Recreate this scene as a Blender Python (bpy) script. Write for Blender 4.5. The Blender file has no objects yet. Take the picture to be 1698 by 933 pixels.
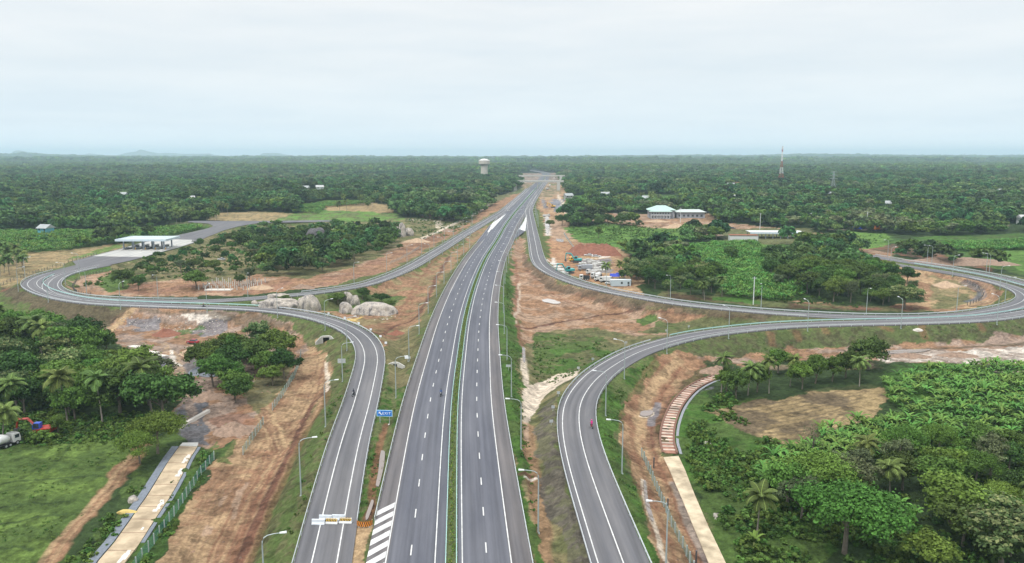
import bpy, bmesh, math, random
import numpy as np
from mathutils import Vector, Matrix, Euler, noise as mnoise
from mathutils.geometry import tessellate_polygon
R = math.radians
rnd = random.Random(7)
sc = bpy.context.scene
col = sc.collection

# ---------------------------------------------------------------- camera
HAZE = 1.05e-4
CAMH, FPX, HOR = 58.0, 1320.0, 257.0          # height above the road, focal length and horizon row in photo pixels
PITCH = math.atan((466.5 - HOR) / FPX)
cam_d = bpy.data.cameras.new('camera'); cam = bpy.data.objects.new('camera', cam_d); col.objects.link(cam)
cam.location = (0, 0, CAMH); cam.rotation_euler = (math.pi / 2 - PITCH, 0, 0)
cam_d.sensor_width = 36; cam_d.lens = 36 * FPX / 1698
cam_d.clip_start = 1; cam_d.clip_end = 80000
sc.camera = cam

# ---------------------------------------------------------------- world: high overcast over a Nishita sky
SUN_EL, SUN_AZ = 58.0, 215.0
w = bpy.data.worlds.new('World'); sc.world = w; w.use_nodes = True
nt = w.node_tree; nt.nodes.clear()
def N(tree, kind, **kw):
    n = tree.nodes.new(kind)
    for k, v in kw.items():
        if k in n.inputs.keys(): n.inputs[k].default_value = v
        else: setattr(n, k, v)
    return n
out = N(nt, 'ShaderNodeOutputWorld')
sky = N(nt, 'ShaderNodeTexSky', sky_type='NISHITA', sun_disc=False, sun_elevation=R(SUN_EL), sun_rotation=R(SUN_AZ))
b1 = N(nt, 'ShaderNodeBackground'); b1.inputs[1].default_value = 0.09
b2 = N(nt, 'ShaderNodeBackground'); b2.inputs[1].default_value = 1.0
nt.links.new(sky.outputs[0], b1.inputs[0])
tc = N(nt, 'ShaderNodeTexCoord'); sep = N(nt, 'ShaderNodeSeparateXYZ'); nt.links.new(tc.outputs['Generated'], sep.inputs[0])
ramp = N(nt, 'ShaderNodeValToRGB'); nt.links.new(sep.outputs[2], ramp.inputs[0])
e = ramp.color_ramp.elements
e[0].position = 0.0; e[0].color = (.96, 1.09, 1.19, 1)
e[1].position = 0.035; e[1].color = (.86, .965, 1.04, 1)
for p, c in ((.10, (.88, .945, .985, 1)), (.22, (.96, .982, .99, 1)), (.34, (1.02, 1.035, 1.035, 1)), (.55, (1.45, 1.49, 1.50, 1)), (1.0, (2.5, 2.55, 2.6, 1))):
    q = e.new(p); q.color = c
# cloud sheet: streaks in the direction of the sky dome, flattened towards the horizon
mp = N(nt, 'ShaderNodeMapping'); mp.inputs['Scale'].default_value = (1.2, 1.2, 9.0); nt.links.new(tc.outputs['Generated'], mp.inputs[0])
cn = N(nt, 'ShaderNodeTexNoise', Scale=3.0, Detail=7.0, Roughness=.55); nt.links.new(mp.outputs[0], cn.inputs['Vector'])
cr = N(nt, 'ShaderNodeValToRGB'); nt.links.new(cn.outputs[0], cr.inputs[0])
cr.color_ramp.elements[0].position = .32; cr.color_ramp.elements[0].color = (.93, .95, .965, 1)
cr.color_ramp.elements[1].position = .68; cr.color_ramp.elements[1].color = (1.045, 1.025, 1.01, 1)
mul = N(nt, 'ShaderNodeMix', data_type='RGBA', blend_type='MULTIPLY'); mul.inputs[0].default_value = 1
nt.links.new(ramp.outputs[0], mul.inputs[6]); nt.links.new(cr.outputs[0], mul.inputs[7]); nt.links.new(mul.outputs[2], b2.inputs[0])
ms = N(nt, 'ShaderNodeMixShader'); ms.inputs[0].default_value = .92
nt.links.new(b1.outputs[0], ms.inputs[1]); nt.links.new(b2.outputs[0], ms.inputs[2]); nt.links.new(ms.outputs[0], out.inputs[0])
sd = bpy.data.lights.new('sun', 'SUN'); sd.energy = 2.2; sd.angle = R(7); sd.color = (1, .97, .92)
sun = bpy.data.objects.new('sun', sd); col.objects.link(sun); sun.location = (0, 0, 200)
az = R(SUN_AZ); sdir = Vector((math.sin(az) * math.cos(R(SUN_EL)), math.cos(az) * math.cos(R(SUN_EL)), math.sin(R(SUN_EL))))
sun.rotation_euler = sdir.to_track_quat('Z', 'Y').to_euler()
sc.view_settings.view_transform = 'Standard'; sc.view_settings.look = 'None'; sc.view_settings.gamma = 1
sc.view_settings.exposure = 0.0; sc.view_settings.use_curve_mapping = False
sc.cycles.use_denoising = True
sc.cycles.max_bounces = 5; sc.cycles.diffuse_bounces = 2; sc.cycles.glossy_bounces = 2; sc.cycles.transparent_max_bounces = 4
sc.cycles.volume_bounces = 1; sc.cycles.use_adaptive_sampling = True; sc.cycles.adaptive_threshold = .008

# ---------------------------------------------------------------- pixel of the photograph -> point in the place
CP, SP = math.cos(PITCH), math.sin(PITCH)
def ray(px, py):
    a = (px - 849) / FPX; b = (py - 466.5) / FPX
    return np.array([a, CP - b * SP, -SP - b * CP])       # per unit of depth
def at(px, py, z=0.0):
    d = ray(px, py); t = (z - CAMH) / d[2]
    return np.array([d[0] * t, d[1] * t, z])
def sstep(a, b, x):
    t = np.clip((x - a) / (b - a), 0, 1); return t * t * (3 - 2 * t)
def zroad(Y): return 6.0 * sstep(520, 900, Y)             # the motorway climbs a little in the distance
def at_road(px, py, h=0.0):
    z = 0.0
    for _ in range(30): z = .5 * z + .5 * float(zroad(at(px, py, z + h)[1]))
    p = at(px, py, z + h); p[2] = z; return p

# ---------------------------------------------------------------- tags, meshes
def tag(o, label=None, cat=None, group=None, kind=None):
    if label: o['label'] = label
    if cat: o['category'] = cat
    if group: o['group'] = group
    if kind: o['kind'] = kind
    return o
def empty(name, loc, rz=0.0, label=None, cat=None, group=None):
    o = bpy.data.objects.new(name, None); col.objects.link(o); o.location = tuple(loc); o.rotation_euler = (0, 0, rz)
    o.empty_display_size = .5
    return tag(o, label, cat, group)
def mesh_obj(name, v, f, m=None, parent=None, smooth=False, link=True):
    me = bpy.data.meshes.new(name); me.from_pydata([tuple(map(float, p)) for p in v], [], f)
    if m: me.materials.append(m)
    if smooth: me.polygons.foreach_set('use_smooth', [True] * len(me.polygons))
    me.update()
    o = bpy.data.objects.new(name, me)
    if link: col.objects.link(o)
    if parent: o.parent = parent
    return o
class MB:
    def __init__(s): s.v = []; s.f = []
    def add(s, v, f):
        n = len(s.v); s.v += [tuple(p) for p in v]; s.f += [tuple(i + n for i in q) for q in f]; return s
    def box(s, x0, x1, y0, y1, z0, z1, rot=None, at_=None, taper=1.0):
        cx, cy = (x0 + x1) / 2, (y0 + y1) / 2
        v = [(x0, y0, z0), (x1, y0, z0), (x1, y1, z0), (x0, y1, z0)]
        v += [(cx + (a - cx) * taper, cy + (b - cy) * taper, z1) for a, b, _ in v]
        if rot is not None: v = [tuple(rot @ Vector(p)) for p in v]
        if at_ is not None: v = [(p[0] + at_[0], p[1] + at_[1], p[2] + at_[2]) for p in v]
        return s.add(v, [(0, 3, 2, 1), (4, 5, 6, 7), (0, 1, 5, 4), (1, 2, 6, 5), (2, 3, 7, 6), (3, 0, 4, 7)])
    def tube(s, pts, rad, n=6, cap=True):
        pts = [Vector(p) for p in pts]
        if not hasattr(rad, '__len__'): rad = [rad] * len(pts)
        rings = []
        for i, p in enumerate(pts):
            d = (pts[min(i + 1, len(pts) - 1)] - pts[max(i - 1, 0)]).normalized()
            a = d.cross(Vector((0, 0, 1)) if abs(d.z) < .9 else Vector((1, 0, 0))).normalized(); b = d.cross(a)
            rings.append([p + (a * math.cos(k * 2 * math.pi / n) + b * math.sin(k * 2 * math.pi / n)) * rad[i] for k in range(n)])
        v = [q for r in rings for q in r]; f = []
        for i in range(len(pts) - 1):
            for k in range(n):
                a = i * n + k; b = i * n + (k + 1) % n; f.append((a, b, b + n, a + n))
        if cap: f += [tuple(range(n))[::-1], tuple(range(len(v) - n, len(v)))]
        return s.add(v, f)
    def cyl(s, x, y, z0, z1, r0, r1=None, n=12): return s.tube([(x, y, z0), (x, y, z1)], [r0, r0 if r1 is None else r1], n)
    def build(s, name, m=None, parent=None, smooth=False, link=True): return mesh_obj(name, s.v, s.f, m, parent, smooth, link)
def copy_tree(o, parent=None):
    c = o.copy(); col.objects.link(c)
    if parent: c.parent = parent
    for ch in o.children: copy_tree(ch, c)
    return c

# ---------------------------------------------------------------- materials
MATS = {}
def mat(name, c, rough=.8, metal=0.0, var=.12, scale=2.0, spec=.3, bump=0.0, coord='Object', rand=0.0, c2=None):
    if name in MATS: return MATS[name]
    m = bpy.data.materials.new(name); m.use_nodes = True; t = m.node_tree; b = t.nodes['Principled BSDF']
    b.inputs['Roughness'].default_value = rough; b.inputs['Metallic'].default_value = metal
    b.inputs['Specular IOR Level'].default_value = spec
    co = N(t, 'ShaderNodeTexCoord'); no = N(t, 'ShaderNodeTexNoise', Scale=scale, Detail=5.0, Roughness=.6)
    t.links.new(co.outputs[coord], no.inputs['Vector'])
    rp = N(t, 'ShaderNodeValToRGB'); t.links.new(no.outputs[0], rp.inputs[0])
    lo = [x * (1 - var) for x in c]; hi = [min(1, x * (1 + var)) for x in (c2 or c)]
    rp.color_ramp.elements[0].position = .3; rp.color_ramp.elements[0].color = (*lo, 1)
    rp.color_ramp.elements[1].position = .7; rp.color_ramp.elements[1].color = (*hi, 1)
    src = rp.outputs[0]
    if rand:
        oi = N(t, 'ShaderNodeObjectInfo'); hs = N(t, 'ShaderNodeHueSaturation')
        mr = N(t, 'ShaderNodeMapRange'); mr.inputs[3].default_value = 1 - rand; mr.inputs[4].default_value = 1 + rand
        t.links.new(oi.outputs['Random'], mr.inputs[0]); t.links.new(mr.outputs[0], hs.inputs['Value']); t.links.new(src, hs.inputs['Color']); src = hs.outputs[0]
    t.links.new(src, b.inputs['Base Color'])
    if bump:
        bp = N(t, 'ShaderNodeBump'); bp.inputs['Distance'].default_value = bump; t.links.new(no.outputs[0], bp.inputs['Height']); t.links.new(bp.outputs[0], b.inputs['Normal'])
    MATS[name] = m; return m

# ---------------------------------------------------------------- curves
def catmull(P, step=1.0):
    P = np.array(P, float); Q = np.vstack([2 * P[0] - P[1], P, 2 * P[-1] - P[-2]]); o = []
    for i in range(1, len(Q) - 2):
        a, b, c, d = Q[i - 1], Q[i], Q[i + 1], Q[i + 2]; n = max(2, int(np.linalg.norm(c - b) / step))
        for k in range(n):
            t = k / n; o.append(.5 * (2 * b + (c - a) * t + (2 * a - 5 * b + 4 * c - d) * t * t + (3 * b - a - 3 * c + d) * t ** 3))
    o.append(Q[-2]); return np.array(o)
def resample(P, step):
    s = np.r_[0, np.cumsum(np.linalg.norm(np.diff(P, axis=0), axis=1))]; n = max(2, int(round(s[-1] / step)) + 1)
    t = np.linspace(0, s[-1], n); return np.column_stack([np.interp(t, s, P[:, k]) for k in range(P.shape[1])])
def smooth_curve(P, sig, step=2.0):
    P = resample(P, step); n = int(3 * sig / step)
    if n < 1: return P
    # reflect through the ends so that they stay in place
    A = 2 * P[0] - P[1:n + 1][::-1]; B = 2 * P[-1] - P[-n - 1:-1][::-1]; Q = np.vstack([A, P, B])
    k = np.exp(-.5 * (np.arange(-n, n + 1) * step / sig) ** 2); k /= k.sum()
    return resample(np.column_stack([np.convolve(Q[:, j], k, 'valid') for j in range(2)]), step)
def world2(pts, h=0.0): return np.array([at_road(x, y, h)[:2] for x, y in pts])
def extend(P, back=0, fwd=0):
    if back: d = P[0] - P[4]; d = d / np.linalg.norm(d); P = np.vstack([P[0] + d * back, P])
    if fwd: d = P[-1] - P[-5]; d = d / np.linalg.norm(d); P = np.vstack([P, P[-1] + d * fwd])
    return resample(P, 2.0)
def normals(P):
    T = np.gradient(P, axis=0); T /= np.linalg.norm(T, axis=1)[:, None]; return np.column_stack([T[:, 1], -T[:, 0]])   # to the right
def offset(P, d): return P + normals(P) * d
def arclen(P): return np.r_[0, np.cumsum(np.linalg.norm(np.diff(P, axis=0), axis=1))]
def sub(P, s0, s1):
    s = arclen(P); t = np.arange(s0, min(s1, s[-1]) + .01, min(2.0, max(.2, (s1 - s0) / 2))); return np.column_stack([np.interp(t, s, P[:, k]) for k in range(2)])
HOUSES = [(104,1180,10,0,0,'pale roof of a house in the forest at the far left'),(212,900,13,0,0,'white-roofed house in the forest above the toll plaza'),(202,925,9,2,2,'grey-roofed house left of the white-roofed one above the toll plaza'),
 (84,560,9,0,1,'house with blue walls at the edge of the left banana plantation'),(325,860,9,2,2,'grey roof in the forest above the tan fields'),(464,1080,9,0,0,'small white roof in the forest left of the middle'),
 (512,1050,12,0,0,'pale roof in the forest, left of the roof pair'),(541,1250,16,0,0,'wide pale roof farther back in the left forest'),(536,1060,11,2,2,'grey roof below the wide pale roof'),(676,1240,10,0,0,'small white roof left of the water tower, left one'),
 (692,1180,9,1,0,'rusty roof beside the white one left of the water tower'),(749,1150,8,0,2,'small pale roof just left of the water tower'),(941,900,10,0,0,'white roof at the forest edge right of the motorway'),(1001,930,11,0,0,'white roof in the forest above the banana rows'),
 (1067,860,8,0,0,'small white roof in the forest above the office'),(1176,980,9,0,0,'white roof in the forest right of the office'),(1205,1200,14,0,0,'wide pale roof far back in the right forest'),(1216,1230,10,1,0,'rusty roof beside the wide pale roof'),
 (1215,880,9,2,2,'grey roof in the forest left of the mast'),(1290,1190,9,1,0,'small red roof at the foot of the telecom mast'),(1373,1150,9,0,0,'white roof right of the mast, farther one'),(1372,930,8,0,0,'white roof beside the power pylon'),(1387,1240,10,2,2,'grey roof behind the power pylon'),
 (1466,790,9,0,0,'white roof alone in the right forest'),(1646,1000,11,0,0,'pale roof in the forest at the far right'),(1688,640,10,2,2,'grey roof at the right edge beyond the rice field'),(1180,1400,12,0,0,'distant pale roof in the right forest')]
HR = [(i * 37) % 50 - 25 for i in range(len(HOUSES))]
# ================================================================ road lines, read off the photograph and laid out on the ground
main_px = [(748.3,933),(749.7,828),(751.6,734),(754.3,663),(763,590),(771.5,530),(786,475),(804.6,430),(823.4,400),(839.5,372),(856.8,349),(865.7,338.6),(876.9,325.7),(891.4,309.5),(898.3,302.6),(903.8,292.3),(906,288.5),(903,286),(890,283.6),(871,281.3)]
MAIN = extend(smooth_curve(catmull(world2(main_px)), 14), back=50)
R1_px = [(591.5,866),(599.3,809.6),(613.4,724.8),(627.8,663),(637.8,605),(638.3,585),(630.3,565),(612.7,547.6),(585.2,533.9),(545,521.4),(500,513),(450,507.5),(400,504.5),(330,502.5),(250,500),(175,496.5),(125,490),(88,480),(73,472.5),(68.5,466.5),(74,460),(90,453),(125,444),(160,435)]
R1 = extend(smooth_curve(catmull(world2(R1_px, .6)), 6), back=75)      # right-hand rail of the left exit ramp
R2_px = [(185,437.5),(160.8,442.5),(136.7,447.5),(114,455),(104,463),(101,469.5),(104,475.5),(115.8,481.8),(136.7,486.8),(160.8,489.4),(180,491),(228,493),(276.5,494),(331,494),(380,492.5),(428,488.5),(460,486),(499.6,482.8),(524.7,479.5),(553.6,475.7),(592.2,469),(621.2,459.8),(645,451),(675,437.3),(725,409),(758,389),(795.5,367.7),(817,355.5),(834.8,343.5),(855.5,326.6),(873.6,311)]
R2 = smooth_curve(catmull(world2(R2_px, .6)), 6)       # toll plaza -> round the loop -> up to the motorway: outer (left, far) rail
R3_px = [(908,300),(902.5,309.5),(895.7,320),(888.5,333),(883.6,346),(884.5,355),(887.9,369.4),(895.6,399.9),(901,420.4),(907.5,434.4),(920.4,445),(943,456),(974,467),(1000.8,474),(1033,481),(1060,485.5),(1075,488.5),(1150,500),(1275,511.5),(1373,517.3),(1473,520),(1548,518.5),(1598,514.5),(1636,508),(1663,502.5),(1679,496.5),(1686,490.5),(1682,483.5),(1667.8,476),(1638.8,466.5),(1606.7,459),(1574.5,452.5),(1526,445),(1478,438),(1433,429)]
R3 = smooth_curve(catmull(world2(R3_px, .6)), 6)       # motorway -> down to the right loop: its right, far rail
R4_px = [(980.3,933),(953.6,841),(933,765.6),(923.8,712),(925,676),(931,657),(947.5,633.8),(972.6,610.7),(1015,585.6),(1049.8,571),(1082.6,561.5),(1107.7,555),(1140.5,548.5),(1180,542.8),(1275,533.5),(1373,529.5),(1448,528),(1520,526.5),(1574,524.5),(1622.7,521.5),(1671,515),(1698,510.5),(1735,500),(1748,492),(1735,483),(1698,472.5),(1671,465),(1635.6,456.3),(1580,446),(1530,438),(1478,430.5),(1430,421.5)]
R4 = extend(smooth_curve(catmull(world2(R4_px, .6)), 6), back=60)     # its left, near-motorway rail
toll_px = [(120,433),(128.7,430.7),(160.8,422),(201,412),(230,403),(260,396),(297.4,389),(340.8,379.3),(355,375),(345,370),(312,368.5),(312,366),(430,366),(550,364.5),(550,367.5),(430,369.5),(400,374),(373,381),(345,392),(321.5,402.6),(296,410.5),(251.8,422.4),(221,430.8),(185,438.5),(160.8,443.5),(135,448)]
TOLL = world2(toll_px)
W1, W2, W3, W4 = 8.3, 8.0, 8.2, 8.6

# ---------------------------------------------------------------- distance to the nearest carriageway, on a 1 m raster
GX0, GY0, GX1, GY1 = -460, 20, 460, 1900
gw, gh = GX1 - GX0, GY1 - GY0
DIST = np.full((gh, gw), 60.0, np.float32)
def stamp(P, half, R_=34):
    for x, y in resample(P, 1.5):
        ix, iy = int(x - GX0), int(y - GY0); r = int(R_ + half)
        x0, x1, y0, y1 = max(0, ix - r), min(gw, ix + r), max(0, iy - r), min(gh, iy + r)
        if x0 >= x1 or y0 >= y1: continue
        X = np.arange(x0, x1) + GX0 + .5 - x; Yv = np.arange(y0, y1) + GY0 + .5 - y
        d = np.sqrt(X[None, :] ** 2 + Yv[:, None] ** 2) - half
        np.minimum(DIST[y0:y1, x0:x1], d, out=DIST[y0:y1, x0:x1])
stamp(MAIN[MAIN[:, 1] < 1850], 12.3)
stamp(offset(R1, -W1 / 2), W1 / 2); stamp(offset(R2, W2 / 2), W2 / 2)
stamp(offset(R3, W3 / 2), W3 / 2); stamp(offset(R4, W4 / 2), W4 / 2)
def inpoly(X, Y, P):
    P = np.asarray(P); ins = np.zeros(X.shape, bool); j = len(P) - 1
    for i in range(len(P)):
        xi, yi, xj, yj = P[i, 0], P[i, 1], P[j, 0], P[j, 1]
        if yi != yj:
            c = ((yi > Y) != (yj > Y)) & (X < (xj - xi) * (Y - yi) / (yj - yi) + xi); ins ^= c
        j = i
    return ins
def bil(G, X, Y, outside=60.0):
    fx = np.clip(X - GX0 - .5, 0, gw - 1.001); fy = np.clip(Y - GY0 - .5, 0, gh - 1.001)
    ix = fx.astype(int); iy = fy.astype(int); ax = fx - ix; ay = fy - iy
    v = G[iy, ix] * (1 - ax) * (1 - ay) + G[iy, ix + 1] * ax * (1 - ay) + G[iy + 1, ix] * (1 - ax) * ay + G[iy + 1, ix + 1] * ax * ay
    o = (X < GX0 + 1) | (X > GX1 - 1) | (Y < GY0 + 1) | (Y > GY1 - 1); return np.where(o, outside, v)
gXX, gYY = np.meshgrid(np.arange(gw) + GX0 + .5, np.arange(gh) + GY0 + .5)
tc_ = resample(np.vstack([TOLL, TOLL[:1]]), 1.5); 
_keep = DIST.copy(); stamp(tc_, .3); _in = inpoly(gXX, gYY, TOLL); DIST[_in] = -5

# ---------------------------------------------------------------- value noise
def _h(ix, iy, s): 
    n = (ix.astype(np.int64) * 374761393 + iy.astype(np.int64) * 668265263 + s * 1274126177) & 0xffffffff
    n = ((n ^ (n >> 13)) * 1103515245) & 0xffffffff; n = (n ^ (n >> 16)) & 0xffffff; return n / float(0xffffff)
def vnoise(X, Y, s=0):
    ix = np.floor(X); iy = np.floor(Y); fx = X - ix; fy = Y - iy; fx = fx * fx * (3 - 2 * fx); fy = fy * fy * (3 - 2 * fy)
    return (_h(ix, iy, s) * (1 - fx) + _h(ix + 1, iy, s) * fx) * (1 - fy) + (_h(ix, iy + 1, s) * (1 - fx) + _h(ix + 1, iy + 1, s) * fx) * fy
def fbm(X, Y, sc_, o=4, s=0):
    v = 0; a = 1; t = 0
    for k in range(o): v = v + a * vnoise(X / sc_ * 2 ** k, Y / sc_ * 2 ** k, s + k); t += a; a *= .55
    return v / t

# ---------------------------------------------------------------- the land
def zbase(X, Y):
    X = np.asarray(X, float); Y = np.asarray(Y, float)
    z = -5 + 3.3 * sstep(318, 385, Y) + 6.5 * sstep(520, 1000, Y)
    far = sstep(700, 2500, Y)
    z = z + far * (fbm(X, Y, 900, 3, 5) - .5) * 26
    z = z + sstep(6000, 11000, Y) * (fbm(X, Y, 2500, 3, 11) - .35) * 60
    # wooded ridge on the right skyline and a low one on the left
    z = z + 16 * np.exp(-((Y - 9500) / 900) ** 2 - ((X - 4050) / 700) ** 2) + 10 * np.exp(-((Y - 9500) / 1100) ** 2 - ((X - 3700) / 2300) ** 2)
    z = z + 26 * np.exp(-((Y - 8600) / 700) ** 2 - ((X + 5300) / 420) ** 2) + 8 * np.exp(-((Y - 8600) / 900) ** 2 - ((X + 4900) / 900) ** 2)
    for hx, D_, *_r in HOUSES:
        X_ = (hx - 849) / FPX * D_; z = z + 4.0 * np.exp(-((X - X_) ** 2 + (Y - D_) ** 2) / 900.)
    return z
TRENCH = []      # (polyline in metres, half width, depth)
def seg_dist(X, Y, P):
    d = np.full(X.shape, 1e9)
    for (ax, ay), (bx, by) in zip(P[:-1], P[1:]):
        ux, uy = bx - ax, by - ay; L = ux * ux + uy * uy + 1e-9
        t = np.clip(((X - ax) * ux + (Y - ay) * uy) / L, 0, 1); d = np.minimum(d, np.hypot(X - ax - t * ux, Y - ay - t * uy))
    return d
def height(X, Y):
    X = np.asarray(X, float); Y = np.asarray(Y, float)
    zb = zbase(X, Y); d = bil(DIST, X, Y); zr = zroad(Y)
    near = 1 - sstep(1500, 1850, Y)
    drop = np.maximum(zr - zb, 0); dd = np.clip(d - .9, 0, 60)
    run = drop * 1.9 + .01; t = np.clip(dd / run, 0, 1.25)
    prof = np.where(t < .85, t, .85 + .15 * (1 - np.exp(-(t - .85) / .15)))       # straight slope, rounded toe
    emb = zr - drop * np.clip(prof, 0, 1)
    z = np.where((d < 55) & (near > 0), np.where(zr > zb, emb, zb + (zr - zb) * (1 - np.clip(dd / 12, 0, 1))), zb)
    z = z + np.clip(dd / 6, 0, 1) * ((fbm(X, Y, 9, 3, 21) - .5) * .7 + (fbm(X, Y, 1.7, 2, 23) - .5) * .45)
    z = np.where(d < .9, zr - .22, z)
    for P, hw, dep in TRENCH:
        lo = P.min(0) - hw * 3; hi = P.max(0) + hw * 3
        m = (X > lo[0]) & (X < hi[0]) & (Y > lo[1]) & (Y < hi[1])
        if m.any():
            q = seg_dist(X[m], Y[m], P); z[m] -= dep * np.exp(-(q / hw) ** 2)
    return z
def hz(x, y): return float(height(np.array([x]), np.array([y]))[0])
def gp(px, py, lift=0.0):
    """the point of the land seen at a pixel of the photograph"""
    d = ray(px, py); t = np.geomspace(60, 30000, 900); X, Y, Z = d[0] * t, d[1] * t, CAMH + d[2] * t
    h = height(X, Y) + lift; k = np.argmax(Z < h)
    if k == 0: return at(px, py, -4)
    t0, t1 = t[k - 1], t[k]
    for _ in range(14):
        tm = .5 * (t0 + t1)
        if CAMH + d[2] * tm < height(np.array([d[0] * tm]), np.array([d[1] * tm]))[0] + lift: t1 = tm
        else: t0 = tm
    return np.array([d[0] * t1, d[1] * t1, CAMH + d[2] * t1])
def gpl(pts): return np.array([gp(x, y)[:2] for x, y in pts])
# ================================================================ the land: one sheet, coloured by what grows or lies on it
TRENCH.append((world2([(545,640),(535,655),(520,668),(497,712),(463,782),(425,868),(385,950)]), 1.0, .8))
TRENCH.append((world2([(852,540),(905,538),(965,528),(1020,520),(1060,512)]), .8, .9))
TRENCH.append((world2([(870,705),(873,735),(882,800),(895,870),(905,945)]), .8, .7))
ys = np.r_[np.linspace(40, 94, 30)[:-1], np.geomspace(94, 620, 560)[:-1], np.geomspace(620, 18000, 290)]
us = np.r_[np.linspace(-1.3, -.72, 60)[:-1], np.linspace(-.72, .72, 660)[:-1], np.linspace(.72, 1.3, 60)]
UU, YY = np.meshgrid(us, ys); YY = YY + 0 * UU; XX = UU * YY
_jx = (vnoise(XX * 3.1, YY * 3.3, 90) - .5); 
ZZ = height(XX, YY)
C = np.zeros(XX.shape + (3,), np.float32)
K = dict(forest=(.034,.056,.020), grass=(.066,.104,.028), lush=(.050,.108,.020), olive=(.105,.110,.048), dry=(.185,.155,.080), dirt=(.245,.145,.086), red=(.185,.088,.055),
         deep=(.10,.047,.035), tan=(.345,.240,.138), sand=(.52,.44,.35), mud=(.27,.205,.165), gravel=(.165,.165,.18), stubble=(.27,.20,.105), brown=(.100,.076,.050), slate=(.09,.10,.115), pink=(.31,.215,.150), white=(.55,.50,.44), paddy=(.098,.180,.038))
wxs = 1 + YY / 260
def warp(amp, s): 
    a = amp * wxs; return XX + (fbm(XX, YY, 7, 3, 40 + s) - .5) * 2 * a, YY + (fbm(XX, YY, 7, 3, 60 + s) - .5) * 2.6 * a
WX, WY = warp(1.5, 0); WX2, WY2 = warp(.5, 3)
nz = [fbm(XX, YY, s, 4, 100 + i * 7) for i, s in enumerate((2.2, 6, 18, 60))]
def mix(m, c, a=1.0):
    c = np.array(K[c] if isinstance(c, str) else c, np.float32)
    if np.isscalar(a): C[m] = C[m] * (1 - a) + c * a
    else: a = a[m][:, None]; C[m] = C[m] * (1 - a) + c * a
def area(pts, c, fine=False, a=1.0, thr=None, ns=1, c2=None, world=False):
    P = np.asarray(pts) if world else gpl(pts)
    X_, Y_ = (WX2, WY2) if fine else (WX, WY)
    lo = P.min(0) - 8; hi = P.max(0) + 8
    bb = (XX > lo[0]) & (XX < hi[0]) & (YY > lo[1]) & (YY < hi[1]); idx = np.nonzero(bb)
    m = np.zeros(XX.shape, bool); m[idx] = inpoly(X_[idx], Y_[idx], P)
    if thr is not None: m &= nz[ns] > thr
    mix(m, c, a)
    if c2: mix(m, c2, np.clip((nz[1] - .44) * 7, 0, .85))
    return P
def stroke(pts, wid, c, a=1.0, fine=True, world=False, soft=.35):
    P = np.asarray(pts) if world else gpl(pts)
    if len(P) > 2: P = catmull(P, 3)
    X_, Y_ = (WX2, WY2) if fine else (WX, WY)
    lo = P.min(0) - wid - 6; hi = P.max(0) + wid + 6
    bb = (XX > lo[0]) & (XX < hi[0]) & (YY > lo[1]) & (YY < hi[1]); idx = np.nonzero(bb)
    q = seg_dist(X_[idx], Y_[idx], P); al = a * np.clip(1 - (q - wid / 2 * (1 - soft)) / (wid / 2 * soft + .05), 0, 1)
    cc = np.array(K[c] if isinstance(c, str) else c, np.float32); C[idx] = C[idx] * (1 - al[:, None]) + cc * al[:, None]
    return P
def ruts(pts, wid, n, c, a=.6, seed=0, w_=.5):
    P = catmull(gpl(pts), 4); r_ = random.Random(seed)
    for k in range(n): stroke(offset(P, r_.uniform(-wid / 2, wid / 2)) if len(P) > 4 else P, w_ * r_.uniform(.6, 1.6), c, a * r_.uniform(.5, 1), world=True)
C[:] = K['forest']
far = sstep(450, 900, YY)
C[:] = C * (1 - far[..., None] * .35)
FIELDS = []                                     # polygons without forest
def field(pts, *a, **k): FIELDS.append(area(pts, *a, **k))
dr = bil(DIST, XX, YY); rz = dr < 30
# cleared corridor along the roads
m = (dr < 16) & (YY < 1500); mix(m, 'olive'); mix(m & (nz[0] > .5), 'grass', .7)
# ---- left of the motorway
field([(-300,840),(240,945),(100,1180),(-500,1180)], 'grass', c2='lush'); field([(236,950),(388,945),(330,1180),(80,1180)], 'dirt', c2='tan'); stroke([(60,955),(-30,1060),(-120,1180)], 3.3, 'dirt', fine=False)
field([(1210,950),(1850,950),(2100,1180),(1300,1180)], 'lush', c2='forest'); field([(1100,945),(1215,945),(1330,1180),(1170,1180)], 'dirt', c2='tan')
field([(0,742),(60,732),(215,708),(240,720),(238,750),(60,960),(-60,960),(-200,850)], 'grass', c2=(.105,.160,.038))
for l in ([(0,803),(60,795),(150,788),(195,795)], [(0,868),(60,858),(110,850)], [(0,910),(40,906),(60,912)], [(0,842),(60,834),(115,830)]): stroke(l, .9, 'forest', .7)
stroke([(80,785),(110,742),(125,715)], .6, 'forest', .5)
field([(160,900),(235,745),(300,700),(360,745),(232,950),(90,960)], 'grass', c2='forest')
area([(236,950),(300,860),(352,765),(330,745),(308,745),(240,880),(180,960)], 'lush', a=.5, thr=.42)
stroke([(60,960),(95,910),(150,845),(195,790),(225,752),(240,728)], 3.3, 'dirt', fine=False); ruts([(60,960),(95,910),(150,845),(195,790),(225,752)], 2.4, 5, 'tan', .7, 1)
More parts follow.
